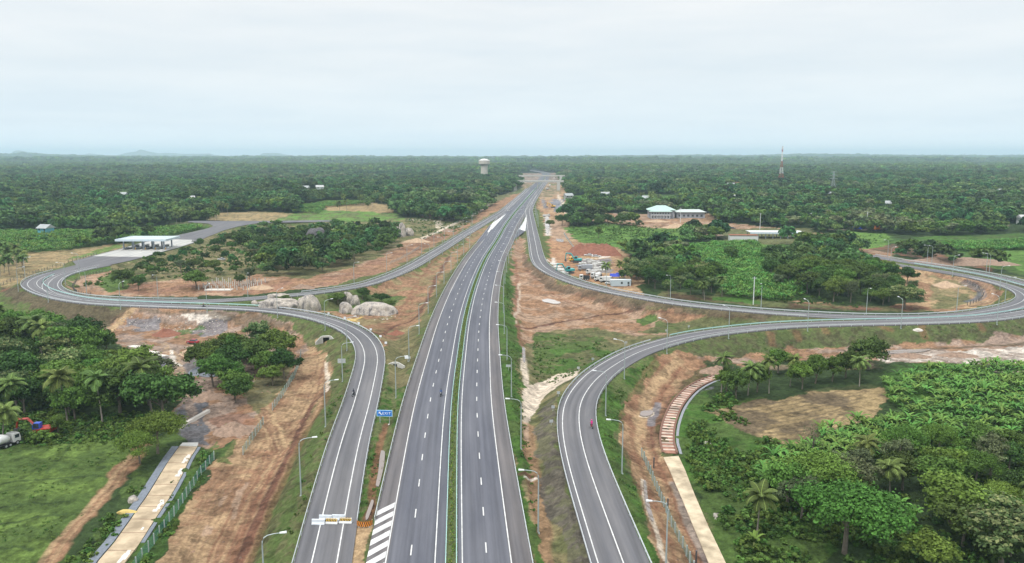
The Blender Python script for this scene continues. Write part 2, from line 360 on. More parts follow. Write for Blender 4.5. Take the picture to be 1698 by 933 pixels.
# big earth working strip beside the exit ramp
field([(236,960),(300,855),(362,765),(395,715),(430,690),(450,655),(492,610),(498,580),(512,560),(545,557),(552,600),(548,640),(520,672),(497,712),(463,782),(425,868),(385,960)], 'dirt', c2='tan')
ruts([(330,960),(370,880),(420,790),(450,730),(500,670),(520,600)], 14, 26, 'deep', .35, 3); ruts([(330,960),(370,880),(420,790),(450,730),(500,670),(520,600)], 14, 18, 'tan', .5, 4)
ruts([(360,960),(400,880),(440,790),(470,740)], 6, 8, 'red', .6, 5)
ruts([(460,745),(450,700),(425,670),(395,655),(350,640)], 5, 9, 'tan', .7, 6); ruts([(470,745),(452,700),(425,668),(395,655)], 4, 4, 'deep', .5, 7)
for l in ([(408,802),(398,830),(390,860)], [(396,815),(388,840)], [(345,872),(341,888)], [(352,875),(350,885)], [(372,825),(365,838)]): stroke(l, .9, 'pink', .9)
stroke([(545,640),(535,655),(520,668),(497,712),(463,782),(425,868),(385,950)], 1.8, 'deep', .85); stroke([(552,640),(542,662),(505,715),(472,784),(434,868),(395,955)], 3.0, 'red', .45)
stroke([(543,590),(540,610),(543,630),(541,648)], 1.2, 'sand', .95)
# construction ground under the left ramp
field([(165,548),(190,520),(235,508),(300,512),(440,520),(500,545),(520,565),(498,585),(490,610),(450,655),(430,690),(400,715),(360,745),(308,745),(298,700),(290,650),(262,610),(235,590),(205,575)], 'dirt', c2='mud')
area([(200,535),(235,527),(268,531),(262,545),(235,550),(205,545)], 'gravel', a=.8); area([(330,532),(375,530),(372,552),(345,560),(320,552)], 'gravel', a=.8)
area([(300,525),(350,521),(378,531),(350,536),(310,536)], 'white', a=.8, thr=.4); area([(310,590),(345,585),(372,605),(365,625),(330,622),(305,612)], 'slate', a=.7)
area([(250,590),(278,590),(284,612),(280,630),(262,612)], 'gravel'); area([(296,700),(305,680),(330,668),(345,685),(338,738),(308,742)], 'slate', a=.85); area([(300,650),(330,650),(330,690),(302,700)], 'gravel', a=.8)
area([(285,548),(330,540),(345,552),(320,570),(285,560)], 'lush', a=.8, thr=.45)
stroke([(205,565),(250,562),(285,575),(292,600),(305,625),(310,660),(322,700)], 3.2, 'mud', .9); ruts([(270,568),(290,595),(300,625),(312,660)], 3, 5, 'tan', .8, 8)
stroke([(283,580),(290,600),(300,607)], 1.2, 'white', .9); stroke([(312,640),(340,650),(360,655)], 1.2, 'white', .7)
area([(350,690),(400,683),(425,700),(400,725),(365,722)], 'red', a=.6); area([(345,745),(372,700),(400,715),(372,770)], 'grass', a=.8, thr=.45)
area([(400,655),(450,600),(485,590),(470,640),(430,690)], 'olive', a=.8)
stroke([(165,560),(190,538),(205,522),(222,508)], 3.6, 'tan', fine=False)
# slope under the left loop, lower wood edge
area([(0,470),(35,478),(60,492),(160,508),(222,509),(200,520),(160,545),(90,520),(20,495),(0,490)], 'brown', a=.85); area([(222,512),(440,522),(500,548),(430,540),(300,522),(222,520)], 'brown', a=.7)
stroke([(0,484),(20,474),(34,466)], 2.5, 'red', .8)
# slope of the exit ramp towards the working strip
area([(505,552),(560,566),(588,600),(580,650),(550,730),(515,820),(485,933),(430,950),(470,850),(515,740),(548,680),(552,640),(545,590)], 'olive', a=.9); area([(505,552),(560,566),(588,600),(580,650),(550,730),(515,820),(485,933),(430,950),(470,850),(515,740),(548,680),(552,640),(545,590)], 'grass', a=.6, thr=.53, ns=0)
area([(430,950),(470,850),(515,740),(548,680),(562,660),(530,740),(490,830),(450,950)], 'grass', a=.7)
# inside the left loop
field([(100,455),(185,440),(225,432),(300,412),(340,392),(380,380),(560,368),(680,360),(760,372),(845,340),(858,330),(800,365),(740,398),(690,428),(640,450),(560,473),(500,481),(430,487),(330,492),(180,489),(116,478),(102,468)], 'olive', c2='dry')
area([(115,478),(108,468),(125,455),(160,450),(185,447),(188,462),(220,470),(300,462),(380,468),(420,455),(500,462),(560,450),(620,430),(680,398),(700,412),(650,447),(560,473),(500,481),(430,487),(330,492),(180,489)], 'dirt', c2='pink')
area([(190,470),(380,470),(560,455),(640,425),(690,400),(690,425),(640,448),(560,472),(430,486),(200,486)], 'red', a=.65, thr=.48)
area([(104,462),(125,450),(185,441),(190,446),(140,455),(122,468),(128,480),(112,474)], 'lush', a=.8); area([(160,470),(168,458),(190,450),(215,462),(210,480),(175,483)], 'lush', a=.9)
ruts([(180,487),(150,481),(138,470),(150,458),(185,450)], 4, 6, 'pink', .7, 9)
area([(225,432),(300,412),(345,395),(400,380),(400,440),(300,450),(235,452)], 'dry', a=.75); area([(300,412),(345,395),(360,402),(290,430),(240,440)], 'olive', a=.7)
area([(640,425),(700,395),(790,355),(850,322),(865,318),(850,335),(800,362),(740,395),(690,425),(640,448)], 'dirt'); area([(640,425),(700,395),(790,355),(810,350),(740,390),(690,420)], 'deep', a=.5, thr=.48)
area([(675,362),(760,362),(790,352),(780,368),(740,385),(700,392),(672,388)], 'olive', c2='dry'); stroke([(700,395),(790,352),(835,325),(850,318)], 5, 'sand', .8); stroke([(722,365),(726,378)], 2.5, 'sand', .8); stroke([(728,365),(733,379)], 2.5, 'sand', .8)
stroke([(676,365),(720,364),(745,362)], 3, 'white', .6)
area([(700,352),(770,350),(775,360),(700,362)], 'deep', a=.6)
# triangle between left ramps and motorway
area([(480,495),(520,490),(560,482),(610,474),(660,455),(720,415),(775,385),(815,372),(800,395),(760,428),(742,462),(722,498),(702,542),(688,592),(672,640),(640,640),(640,590),(630,563),(610,545),(585,532),(545,520),(500,512)], 'dirt', c2='dry')
area([(610,474),(660,455),(720,415),(780,385),(770,405),(700,445),(620,480)], 'grass', a=.8); area([(540,515),(600,522),(660,505),(670,490),(600,480),(500,490),(480,500)], 'grass', c2='olive')
area([(640,560),(690,540),(730,470),(762,428),(742,462),(722,498),(702,542),(688,592),(672,640),(640,640)], 'olive', a=.9); area([(640,560),(690,540),(690,592),(672,640),(640,640)], 'dry', a=.6, thr=.5)
stroke([(615,556),(640,550),(660,538),(690,525),(700,510),(720,470),(745,425)], 2.2, 'deep', .8); stroke([(620,550),(655,530),(685,518)], 6, 'red', .35)
ruts([(670,520),(700,470),(730,430),(760,405)], 6, 6, 'red', .6, 11); area([(577,528),(600,524),(600,533),(585,534)], (.55,.38,.12), a=.8)
# wedge between exit ramp and motorway
area([(592,868),(600,810),(614,725),(632,640),(672,640),(651,715),(632,797),(617,866)], 'lush', a=.9); area([(592,868),(600,810),(614,725),(632,640),(672,640),(651,715),(632,797),(617,866)], 'olive', a=.8, thr=.52, ns=0)
stroke([(640,703),(633,735),(625,770),(615,830),(608,860)], 1.7, 'red', .8); stroke([(655,640),(650,680),(645,715),(630,790)], 1.2, 'olive', .8)
area([(593,866),(617,866),(600,960),(575,960)], 'tan', fine=True)
# ---- right of the motorway
area([(848,766),(833,671),(824,550),(836,455),(846,420),(858,395),(870,392),(876,430),(900,455),(960,475),(1150,508),(1275,520),(1450,526),(1275,532),(1180,542),(1080,562),(1000,595),(950,632),(930,657),(922,712),(932,766),(953,841),(982,940),(885,940)], 'olive', c2='dry')
area([(850,400),(866,392),(876,430),(905,458),(960,478),(1090,505),(1060,520),(900,540),(862,545),(852,500)], 'dirt', c2='pink'); area([(862,545),(900,540),(1030,522),(1130,512),(1180,530),(1120,552),(1060,560),(1000,545),(920,548),(868,570)], 'dirt', c2='pink')
area([(885,550),(1000,560),(1050,590),(960,625),(900,630),(880,600)], 'olive'); area([(885,550),(1000,560),(1060,580),(960,625),(900,630),(880,600)], 'grass', thr=.5, a=.9); area([(1048,528),(1080,524),(1092,534),(1060,538)], 'lush', a=.9); area([(915,580),(1010,572),(1045,580),(960,620),(918,600)], 'lush', a=.7, thr=.46)
area([(1090,535),(1275,522),(1400,528),(1275,533),(1180,543),(1110,554),(1060,550)], 'olive'); area([(1090,535),(1275,522),(1180,543),(1110,554),(1060,550)], 'grass', a=.6, thr=.5)
area([(866,640),(890,636),(920,622),(948,616),(962,612),(955,624),(925,640),(905,655),(893,675),(880,690),(872,705),(866,700),(864,660)], 'sand', fine=True); stroke([(866,575),(869,600),(871,625),(872,645)], 2.2, 'sand', .9); stroke([(872,690),(870,715),(874,730)], 1.4, 'sand', .95)
stroke([(855,430),(857,480),(856,520),(862,560),(868,590)], 2, 'red', .7); stroke([(860,470),(860,500),(854,535)], 1.2, 'sand', .6)
stroke([(852,540),(905,538),(965,528),(1020,520),(1060,512)], 2.0, 'deep', .9); stroke([(868,420),(880,455),(920,478),(1000,500),(1060,512)], 2.4, 'deep', .5); ruts([(870,450),(900,490),(960,515)], 14, 12, 'red', .4, 12); stroke([(1060,512),(1110,517),(1160,523),(1260,530)], 1.6, 'deep', .6)
area([(868,423),(878,430),(905,460),(960,480),(1150,510),(1275,521),(1275,531),(1150,523),(1060,510),(960,492),(905,478),(875,450)], 'brown', a=.75)
stroke([(876,705),(878,740),(886,800),(898,880),(906,950)], 3.5, 'dirt', .75); area([(893,690),(925,655),(922,712),(932,766),(953,841),(982,940),(935,940),(905,840),(893,760),(888,715)], (.105,.092,.076), a=.9); area([(893,690),(925,655),(922,712),(932,766),(953,841),(982,940),(935,940),(905,840),(893,760),(888,715)], 'olive', a=.5, thr=.55, ns=0)
area([(834,668),(824,550),(828,500),(840,440),(848,430),(850,470),(848,520),(862,580),(864,660),(870,720),(876,800),(890,940),(878,940),(862,828)], 'grass', c2='lush')
stroke([(880,790),(862,786)], 1.6, 'deep', .8); stroke([(870,789),(886,793)], 1.0, 'white', .8)
# right of the near ramp
area([(1085,592),(1050,606),(1020,628),(1000,650),(990,690),(990,722),(1005,775),(1040,857),(1073,940),(1105,940),(1062,850),(1030,760),(1028,700),(1045,650),(1080,612)], 'grass', c2='lush'); area([(1000,640),(1060,602),(1090,595),(1060,640),(1040,680)], 'olive', a=.5, thr=.5, ns=0)
field([(1085,592),(1120,582),(1170,590),(1260,580),(1270,590),(1180,605),(1150,620),(1120,650),(1098,690),(1092,735),(1105,760),(1160,860),(1200,950),(1105,950),(1066,850),(1038,760),(1036,710),(1045,665),(1075,630),(1090,608)], 'dirt', c2='tan')
ruts([(1110,600),(1085,640),(1062,690),(1060,740),(1080,800),(1110,870),(1140,950)], 8, 16, 'red', .5, 14); stroke([(1125,597),(1100,620),(1078,650),(1062,690),(1065,715)], 3.5, 'tan', .8)
stroke([(1180,612),(1150,632),(1120,665),(1100,700),(1095,740)], 6, 'deep', .55, fine=False); stroke([(1185,640),(1150,665),(1130,700),(1122,740)], 2.4, 'gravel', .8); stroke([(1092,670),(1083,690),(1082,705)], 2.4, 'gravel', .8)
stroke([(1067,797),(1073,835),(1085,870),(1095,905),(1110,950)], 1.1, 'sand', .9); area([(1062,682),(1078,679),(1084,686),(1074,691),(1060,689)], 'sand', fine=True)
stroke([(1180,950),(1150,880),(1115,800)], 2.0, 'gravel', .55)
field([(1122,760),(1112,720),(1130,680),(1180,640),(1260,640),(1280,700),(1350,730),(1330,800),(1400,900),(1350,960),(1215,960),(1170,860)], 'lush', c2='grass'); area([(1140,800),(1200,790),(1250,860),(1260,950),(1215,950),(1170,860)], 'grass', a=.8)
area([(1160,732),(1176,730),(1182,738),(1168,741)], 'sand', fine=True); area([(1180,760),(1192,758),(1195,764),(1183,767)], 'sand', fine=True); area([(1183,852),(1190,850),(1192,862),(1186,862)], 'white', fine=True)
area([(1380,880),(1520,870),(1560,930),(1400,960)], (.045,.08,.028), a=.9)
field([(1165,683),(1200,672),(1300,658),(1380,640),(1440,634),(1480,650),(1455,690),(1400,712),(1330,735),(1262,728)], 'stubble', c2='brown')
for k in range(9): stroke([(1180 + k * 12, 684 + k * 5), (1290 + k * 9, 668 + k * 5), (1440 - k * 4, 642 + k * 6)], .8, 'brown', .6)
# far slope of the right loop, earth road and flooded mud
area([(1120,580),(1180,563),(1275,551),(1450,541),(1600,536),(1698,526),(1760,520),(1760,555),(1698,560),(1560,568),(1400,574),(1270,582),(1180,592)], (.085,.088,.042)); area([(1120,580),(1180,563),(1275,551),(1450,541),(1600,536),(1698,526),(1760,520),(1760,555),(1560,568),(1400,574),(1270,582)], 'grass', a=.5, thr=.5, ns=0)
for l in ([(1318,548),(1322,562)], [(1368,545),(1372,552)], [(1462,541),(1480,548)], [(1530,540),(1536,560)], [(1622,535),(1630,545)], [(1275,552),(1282,572)]): stroke(l, 3, 'red', .5)
field([(1120,585),(1180,592),(1300,580),(1450,573),(1600,566),(1760,555),(1760,600),(1600,604),(1530,600),(1470,603),(1450,612),(1380,600),(1300,600),(1180,606)], 'dirt', c2='mud')
area([(1455,585),(1520,579),(1620,578),(1760,570),(1760,600),(1600,604),(1540,598),(1470,603)], 'white', a=.85, c2='mud'); stroke([(1470,582),(1540,578),(1640,574),(1760,562)], 2.6, 'brown', .8); area([(1462,580),(1540,577),(1530,583),(1470,587)], (.55,.42,.2), a=.8)
field([(1455,610),(1540,600),(1620,604),(1760,596),(1760,700),(1640,700),(1500,690),(1470,660)], 'lush', c2='forest'); stroke([(1650,615),(1698,616),(1760,614)], 2.2, 'sand', .9)
area([(1170,600),(1470,600),(1460,640),(1300,655),(1180,668)], 'forest', a=.9); stroke([(1240,606),(1350,610),(1440,605)], 5, 'pink', .5, fine=False)
# inside the right loop
field([(1280,500),(1420,512),(1560,517),(1640,505),(1680,494),(1676,482),(1640,468),(1560,452),(1480,440),(1430,430),(1430,445),(1500,470),(1540,500),(1440,508),(1290,494)], 'dirt', c2='tan')
area([(1540,455),(1600,465),(1625,490),(1590,510),(1545,515),(1545,490)], 'dry', c2='tan'); area([(1640,470),(1672,482),(1680,492),(1650,504),(1655,488)], 'grass', a=.85); area([(1560,490),(1610,488),(1600,505),(1550,512)], 'olive', a=.8)
stroke([(1600,468),(1620,478),(1628,488),(1620,496),(1605,500)], 4.5, 'slate', .85); stroke([(1590,462),(1640,474),(1656,488),(1645,500),(1610,508)], 2.2, 'deep', .5); ruts([(1598,464),(1632,476),(1640,490),(1615,504)], 5, 6, 'pink', .7, 15)
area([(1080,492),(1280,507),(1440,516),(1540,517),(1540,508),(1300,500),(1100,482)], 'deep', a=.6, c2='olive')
field([(1430,418),(1400,402),(1320,390),(1230,380),(1180,388),(1120,380),(1060,368),(950,362),(935,358),(935,353),(1060,354),(1140,366),(1240,372),(1400,390),(1480,420),(1480,440)], 'dirt', c2='pink')
field([(1430,412),(1480,420),(1540,430),(1600,440),(1655,452),(1640,440),(1590,420),(1540,412),(1480,405)], 'brown', a=.9, c2='red')
stroke([(935,352),(1000,353),(1060,358),(1110,374),(1180,388),(1250,392)], 8, (.25,.19,.16), .9)
# yard and strip right of the motorway
field([(912,300),(930,296),(945,330),(945,352),(935,360),(960,398),(1000,404),(1030,412),(1060,440),(1060,488),(1040,484),(1000,472),(945,456),(915,440),(902,415),(894,380),(888,352),(895,330)], 'dirt', c2='tan')
area([(905,395),(960,405),(960,440),(1000,470),(945,455),(915,438),(903,412)], (.30,.155,.085), a=.6); area([(900,365),(935,362),(950,395),(920,400),(905,385)], 'pink', a=.8); stroke([(906,358),(908,375),(910,390)], 5, 'white', .85); stroke([(900,330),(905,345)], 5, 'gravel', .9); area([(912,330),(935,330),(938,350),(918,352)], 'gravel')
stroke([(925,322),(932,335),(943,345),(938,355)], 3.5, 'sand', .9); area([(950,420),(985,418),(990,424),(950,424)], 'white', a=.9); area([(985,425),(1018,420),(1020,424),(990,429)], 'white', a=.8); area([(955,432),(1010,428),(1015,450),(975,452)], 'gravel', a=.8); stroke([(895,425),(915,436),(918,428)], 3, 'white', .8)
area([(884,350),(890,372),(898,402),(906,430),(912,438),(912,420),(905,390),(898,360),(893,345)], 'grass', a=.9)
field([(938,380),(1000,370),(1130,384),(1130,410),(1100,415),(1060,425),(1040,415),(1000,405),(955,400)], 'paddy', c2='lush'); stroke([(940,396),(1000,392),(1090,392)], 3, 'forest', .5); stroke([(960,385),(1010,388)], 8, 'grass', .6)
field([(1130,405),(1260,392),(1400,432),(1330,450),(1260,490),(1170,470),(1130,430)], 'lush', c2='paddy'); field([(1200,460),(1330,440),(1340,490),(1300,508),(1180,496)], 'lush', c2='olive')
field([(1335,392),(1400,384),(1470,386),(1480,402),(1440,414),(1360,402)], 'paddy'); field([(1478,400),(1530,392),(1698,386),(1800,390),(1800,470),(1698,456),(1600,432),(1540,412)], 'lush', c2='grass'); area([(1600,415),(1698,412),(1800,412),(1800,465),(1698,450),(1650,430)], 'paddy')
field([(1440,404),(1530,402),(1620,425),(1700,445),(1800,470),(1800,435),(1698,420),(1480,394)], 'lush', a=.45)
for k in range(5): stroke([(1610 + 10 * k, 420 + 7 * k), (1700, 417 + 7 * k), (1790, 416 + 7 * k)], 1.2, 'grass', .8)
stroke([(1090,381),(1200,380),(1380,381),(1500,378),(1698,374)], 6, 'mud', .7)
# fields beyond
field([(-200,470),(-200,420),(0,419),(110,414),(190,404),(215,405),(205,412),(160,422),(128,431),(60,452),(34,468),(0,475)], 'stubble', c2='dry'); area([(110,430),(150,418),(190,405),(205,407),(160,422)], 'paddy', a=.8)
field([(-200,425),(-200,385),(0,381),(120,383),(250,378),(330,372),(352,376),(300,388),(200,400),(110,414),(0,421)], 'lush', c2='forest')
field([(345,353),(440,351),(515,356),(530,366),(430,366),(345,365)], 'stubble', c2='dry'); field([(535,335),(600,333),(652,340),(650,352),(600,354),(540,350)], 'stubble'); field([(490,340),(545,332),(620,332),(600,336),(540,340),(530,352),(490,348)], 'lush'); field([(705,343),(760,338),(800,340),(785,350),(720,354)], 'lush'); field([(520,349),(620,350),(640,355),(530,358)], 'paddy')
field([(800,330),(850,318),(848,324),(800,345),(790,345)], 'olive'); field([(935,325),(985,322),(990,332),(940,338)], 'lush'); field([(935,338),(970,336),(970,346),(940,348)], 'dry'); field([(1020,322),(1130,322),(1130,345),(1010,340)], 'lush', a=.6)
field([(862,303),(922,303),(930,320),(905,330),(870,320)], 'pink', a=.9, c2='olive'); field([(862,287),(925,286),(926,303),(860,303)], 'mud', c2='brown')
field([(500,350),(600,352),(655,353),(672,364),(560,370),(430,368)], 'paddy', c2='olive')
field([(1040,355),(1185,354),(1190,392),(1100,384),(1040,372),(945,364),(932,358)], 'dirt', c2='pink', a=.8); field([(1200,380),(1348,378),(1350,404),(1200,406)], 'olive')
field([(938,376),(1130,378),(1130,392),(940,386)], 'paddy', c2='lush', a=.9)
for k in range(46):
    r_ = random.Random(k); X0 = r_.uniform(-.62, .64); yp = r_.uniform(272, 322); px_ = 849 + X0 * FPX
    if 780 < px_ < 960: continue
    wd = r_.uniform(22, 85); field([(px_ - wd, yp), (px_, yp - 2.2), (px_ + wd, yp), (px_, yp + 2)], ('paddy', 'lush', 'dry', 'paddy')[k % 4])
FIELDS.append(gpl([(1425,398),(1470,418),(1540,430),(1600,440),(1655,452),(1800,480),(1800,415),(1480,388)]))
# broken ground everywhere
v = .80 + .40 * nz[0]; v2 = .85 + .30 * nz[2]; C *= (v * v2 * np.where(nz[0] < .40, .78, 1.04))[..., None]
_nr = sstep(800, 300, YY) if False else 1 - sstep(300, 900, YY)
C *= (1 + (_h(np.arange(XX.size).reshape(XX.shape), np.zeros(XX.shape), 3) - .5) * .22 * _nr)[..., None]
C = np.clip(C, 0, .9)
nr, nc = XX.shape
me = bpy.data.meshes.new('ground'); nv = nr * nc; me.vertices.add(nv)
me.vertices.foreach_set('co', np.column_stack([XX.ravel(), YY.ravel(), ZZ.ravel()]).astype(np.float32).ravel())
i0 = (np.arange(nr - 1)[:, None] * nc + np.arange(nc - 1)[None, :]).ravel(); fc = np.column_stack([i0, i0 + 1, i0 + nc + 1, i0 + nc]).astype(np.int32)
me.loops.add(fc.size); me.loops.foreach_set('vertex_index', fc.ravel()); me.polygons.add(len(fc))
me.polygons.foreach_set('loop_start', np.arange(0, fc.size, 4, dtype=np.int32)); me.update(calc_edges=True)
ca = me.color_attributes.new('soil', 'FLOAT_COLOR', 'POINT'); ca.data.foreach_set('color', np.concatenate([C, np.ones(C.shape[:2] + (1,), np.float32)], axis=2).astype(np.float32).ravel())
gm = bpy.data.materials.new('ground'); gm.use_nodes = True; t = gm.node_tree; b = t.nodes['Principled BSDF']; b.inputs['Roughness'].default_value = .95; b.inputs['Specular IOR Level'].default_value = .1
an = N(t, 'ShaderNodeAttribute', attribute_name='soil'); geo = N(t, 'ShaderNodeNewGeometry')
n1 = N(t, 'ShaderNodeTexNoise', Scale=.9, Detail=8.0, Roughness=.7); n2 = N(t, 'ShaderNodeTexNoise', Scale=.12, Detail=6.0, Roughness=.6)
for n_ in (n1, n2): t.links.new(geo.outputs['Position'], n_.inputs['Vector'])
r1 = N(t, 'ShaderNodeMapRange'); r1.inputs[1].default_value = .3; r1.inputs[2].default_value = .7; r1.inputs[3].default_value = .52; r1.inputs[4].default_value = 1.48
r2 = N(t, 'ShaderNodeMapRange'); r2.inputs[1].default_value = .3; r2.inputs[2].default_value = .7; r2.inputs[3].default_value = .82; r2.inputs[4].default_value = 1.18
t.links.new(n1.outputs[0], r1.inputs[0]); t.links.new(n2.outputs[0], r2.inputs[0])
mm = N(t, 'ShaderNodeMath', operation='MULTIPLY'); t.links.new(r1.outputs[0], mm.inputs[0]); t.links.new(r2.outputs[0], mm.inputs[1])
vm = N(t, 'ShaderNodeVectorMath', operation='SCALE'); t.links.new(an.outputs['Color'], vm.inputs[0]); t.links.new(mm.outputs[0], vm.inputs[3]); t.links.new(vm.outputs[0], b.inputs['Base Color'])
bp = N(t, 'ShaderNodeBump'); bp.inputs['Distance'].default_value = .9; bp.inputs['Strength'].default_value = .9; t.links.new(n1.outputs[0], bp.inputs['Height']); t.links.new(bp.outputs[0], b.inputs['Normal'])
me.materials.append(gm); me.polygons.foreach_set('use_smooth', [True] * len(fc))
ground = bpy.data.objects.new('ground', me); col.objects.link(ground); tag(ground, kind='structure')
# ================================================================ carriageways and paint
def road_mat(name, c, brown=.0):
    m = bpy.data.materials.new(name); m.use_nodes = True; t = m.node_tree; b = t.nodes['Principled BSDF']; b.inputs['Roughness'].default_value = .85; b.inputs['Specular IOR Level'].default_value = .25
    uv = N(t, 'ShaderNodeUVMap'); mp = N(t, 'ShaderNodeMapping'); mp.inputs['Scale'].default_value = (1.1, .012, 1); t.links.new(uv.outputs[0], mp.inputs[0])
    s1 = N(t, 'ShaderNodeTexNoise', Scale=1.0, Detail=3.0); t.links.new(mp.outputs[0], s1.inputs['Vector'])
    mp2 = N(t, 'ShaderNodeMapping'); mp2.inputs['Scale'].default_value = (.25, .03, 1); t.links.new(uv.outputs[0], mp2.inputs[0])
    s2 = N(t, 'ShaderNodeTexNoise', Scale=1.0, Detail=5.0, Roughness=.65); t.links.new(mp2.outputs[0], s2.inputs['Vector'])
    s3 = N(t, 'ShaderNodeTexNoise', Scale=5.0, Detail=4.0, Roughness=.8); t.links.new(uv.outputs[0], s3.inputs['Vector'])
    r = N(t, 'ShaderNodeValToRGB'); t.links.new(s2.outputs[0], r.inputs[0])
    r.color_ramp.elements[0].position = .35; r.color_ramp.elements[0].color = (c[0] * .80, c[1] * .80, c[2] * .82, 1); r.color_ramp.elements[1].position = .68; r.color_ramp.elements[1].color = (c[0] * (1.1 + brown), c[1] * (1.08 + brown * .4), c[2] * 1.05, 1)
    a = N(t, 'ShaderNodeMapRange'); a.inputs[1].default_value = .3; a.inputs[2].default_value = .7; a.inputs[3].default_value = .76; a.inputs[4].default_value = 1.22; t.links.new(s1.outputs[0], a.inputs[0])
    a2 = N(t, 'ShaderNodeMapRange'); a2.inputs[1].default_value = .3; a2.inputs[2].default_value = .7; a2.inputs[3].default_value = .9; a2.inputs[4].default_value = 1.1; t.links.new(s3.outputs[0], a2.inputs[0])
    mu = N(t, 'ShaderNodeMath', operation='MULTIPLY'); t.links.new(a.outputs[0], mu.inputs[0]); t.links.new(a2.outputs[0], mu.inputs[1])
    vm = N(t, 'ShaderNodeVectorMath', operation='SCALE'); t.links.new(r.outputs[0], vm.inputs[0]); t.links.new(mu.outputs[0], vm.inputs[3]); t.links.new(vm.outputs[0], b.inputs['Base Color'])
    return m
A_main = road_mat('asphalt', (.102, .106, .126)); A_ramp = road_mat('asphalt_worn', (.124, .124, .133), .03); A_shoulder = road_mat('asphalt_shoulder', (.120, .115, .120), .07)
A_pale = road_mat('asphalt_dusty', (.24, .222, .20), .06); M_conc = road_mat('concrete_pavement', (.40, .40, .38)); M_paint = mat('road_paint', (.54, .54, .53), .6, var=.24, scale=.6, coord='Object')
def ribbon(name, P, d0, d1, dz, m, parent=None, skirt=.45, kind='structure', uv0=0.0, link=True):
    n_ = normals(P); A = P + n_ * d0; B = P + n_ * d1; s = arclen(P); z = zroad(P[:, 1]) + dz; v = []; f = []; uv = []
    L = len(P); rows = [(A, 0), (B, 0)] if not skirt else [(A, -skirt), (A, 0), (B, 0), (B, -skirt)]
    for Q, zz in rows: v += [(Q[i, 0], Q[i, 1], z[i] + zz) for i in range(L)]
    for r in range(len(rows) - 1): f += [(r * L + i, (r + 1) * L + i, (r + 1) * L + i + 1, r * L + i + 1) for i in range(L - 1)]
    o = mesh_obj(name, v, f, m, parent, link=link); me = o.data; ul = me.uv_layers.new(name='UVMap'); li = np.zeros(len(me.loops), np.int32); me.loops.foreach_get('vertex_index', li)
    us_ = np.concatenate([np.full(L, (d0 if k < len(rows) / 2 else d1) + uv0) for k in range(len(rows))]); vs_ = np.tile(s, len(rows))
    ul.data.foreach_set('uv', np.column_stack([us_[li], vs_[li]]).astype(np.float32).ravel())
    if kind: tag(o, kind=kind)
    return o
def flat(name, P, z, m, kind='structure'):
    P = [(p[0], p[1]) for p in P]; tri = tessellate_polygon([[Vector((x, y, 0)) for x, y in P]])
    f = []
    for t_ in tri:
        a, b_, c_ = [P[i] for i in t_]; f.append(tuple(t_) if (b_[0] - a[0]) * (c_[1] - a[1]) - (b_[1] - a[1]) * (c_[0] - a[0]) > 0 else tuple(t_)[::-1])
    o = mesh_obj(name, [(x, y, z if np.isscalar(z) else z(x, y)) for x, y in P], f, m); ul = o.data.uv_layers.new(name='UVMap')
    for l in o.data.loops: ul.data[l.index].uv = P[l.vertex_index]
    if kind: tag(o, kind=kind)
    return o
ML = arclen(MAIN); near_end = MAIN[MAIN[:, 1] < 1240]; s_end = arclen(near_end)[-1]
ribbon('motorway_shoulder', MAIN, -12.3, -9.2, .0, A_shoulder, skirt=.4); ribbon('motorway', MAIN, -9.2, -.9, .0, A_main, skirt=0); ribbon('motorway', MAIN, .9, 8.5, .0, A_main, skirt=0, uv0=31)
ribbon('motorway_shoulder', MAIN, 8.5, 11.6, .0, A_shoulder, skirt=.4, uv0=9); ribbon('motorway_median', MAIN, -.9, .9, .0, mat('median_soil', (.08, .10, .04), .95, scale=.7, var=.3), skirt=0)
# the left edge is open towards the exit ramp before the nose
ribbon('exit_ramp', R1, -W1, 0, .02, A_ramp, uv0=60); ribbon('loop_ramp', R2, 0, W2, .03, A_ramp, uv0=90); ribbon('entry_ramp', R3, 0, W3, .03, A_ramp, uv0=120); ribbon('right_ramp', R4, 0, W4, .02, A_ramp, uv0=150)
flat('toll_road', resample(np.vstack([TOLL, TOLL[:1]]), 9.0)[:-1], lambda x, y: float(zroad(y)) + .045, A_ramp)
APRON = world2([(153,424.5),(201,412.5),(235,402.5),(270,396.5),(322,397.5),(320,402),(296,410),(278,414.5),(251.8,421.8),(240,426),(200,425.5)])
flat('toll_apron', APRON, lambda x, y: float(zroad(y)) + .07, M_conc)
# noses where ramps leave and join
gl = np.vstack([world2([(840,352.6),(823,370.7),(810,388),(800,399.9),(790,401),(812,373),(818,369)])]); flat('merge_nose', gl, lambda x, y: zroad(y) + .015, A_main)
gr_ = world2([(875,352.6),(871,363),(862,375),(848.5,399.9),(852,392),(873.5,381),(873,372)])
flat('diverge_nose', gr_, lambda x, y: zroad(y) + .015, A_main)
pm = []                                              # painted lines: sheets 4 mm and more above the asphalt
def line(P, d, wd=.19, dz=.055, name='road_line'): pm.append(ribbon(name, P, d - wd / 2, d + wd / 2, dz, M_paint, skirt=0, link=True))
M_ = near_end
for d in (-9.45, -2.35, 1.6, 8.65): line(M_, d, .18)
dash = MB()
for d in (-5.95, 5.15):
    s = 3.3
    while s < s_end:
        seg = sub(M_, s, s + 3.2); n_ = normals(seg)
        for i in range(len(seg) - 1):
            a, b_ = seg[i], seg[i + 1]; z0, z1 = zroad(a[1]) + .055, zroad(b_[1]) + .055; wd_ = .10
            q = [a + n_[i] * (d - wd_), a + n_[i] * (d + wd_), b_ + n_[i + 1] * (d + wd_), b_ + n_[i + 1] * (d - wd_)]
            dash.add([(q[0][0], q[0][1], z0), (q[1][0], q[1][1], z0), (q[2][0], q[2][1], z1), (q[3][0], q[3][1], z1)], [(0, 1, 2, 3)])
        s += 12.3
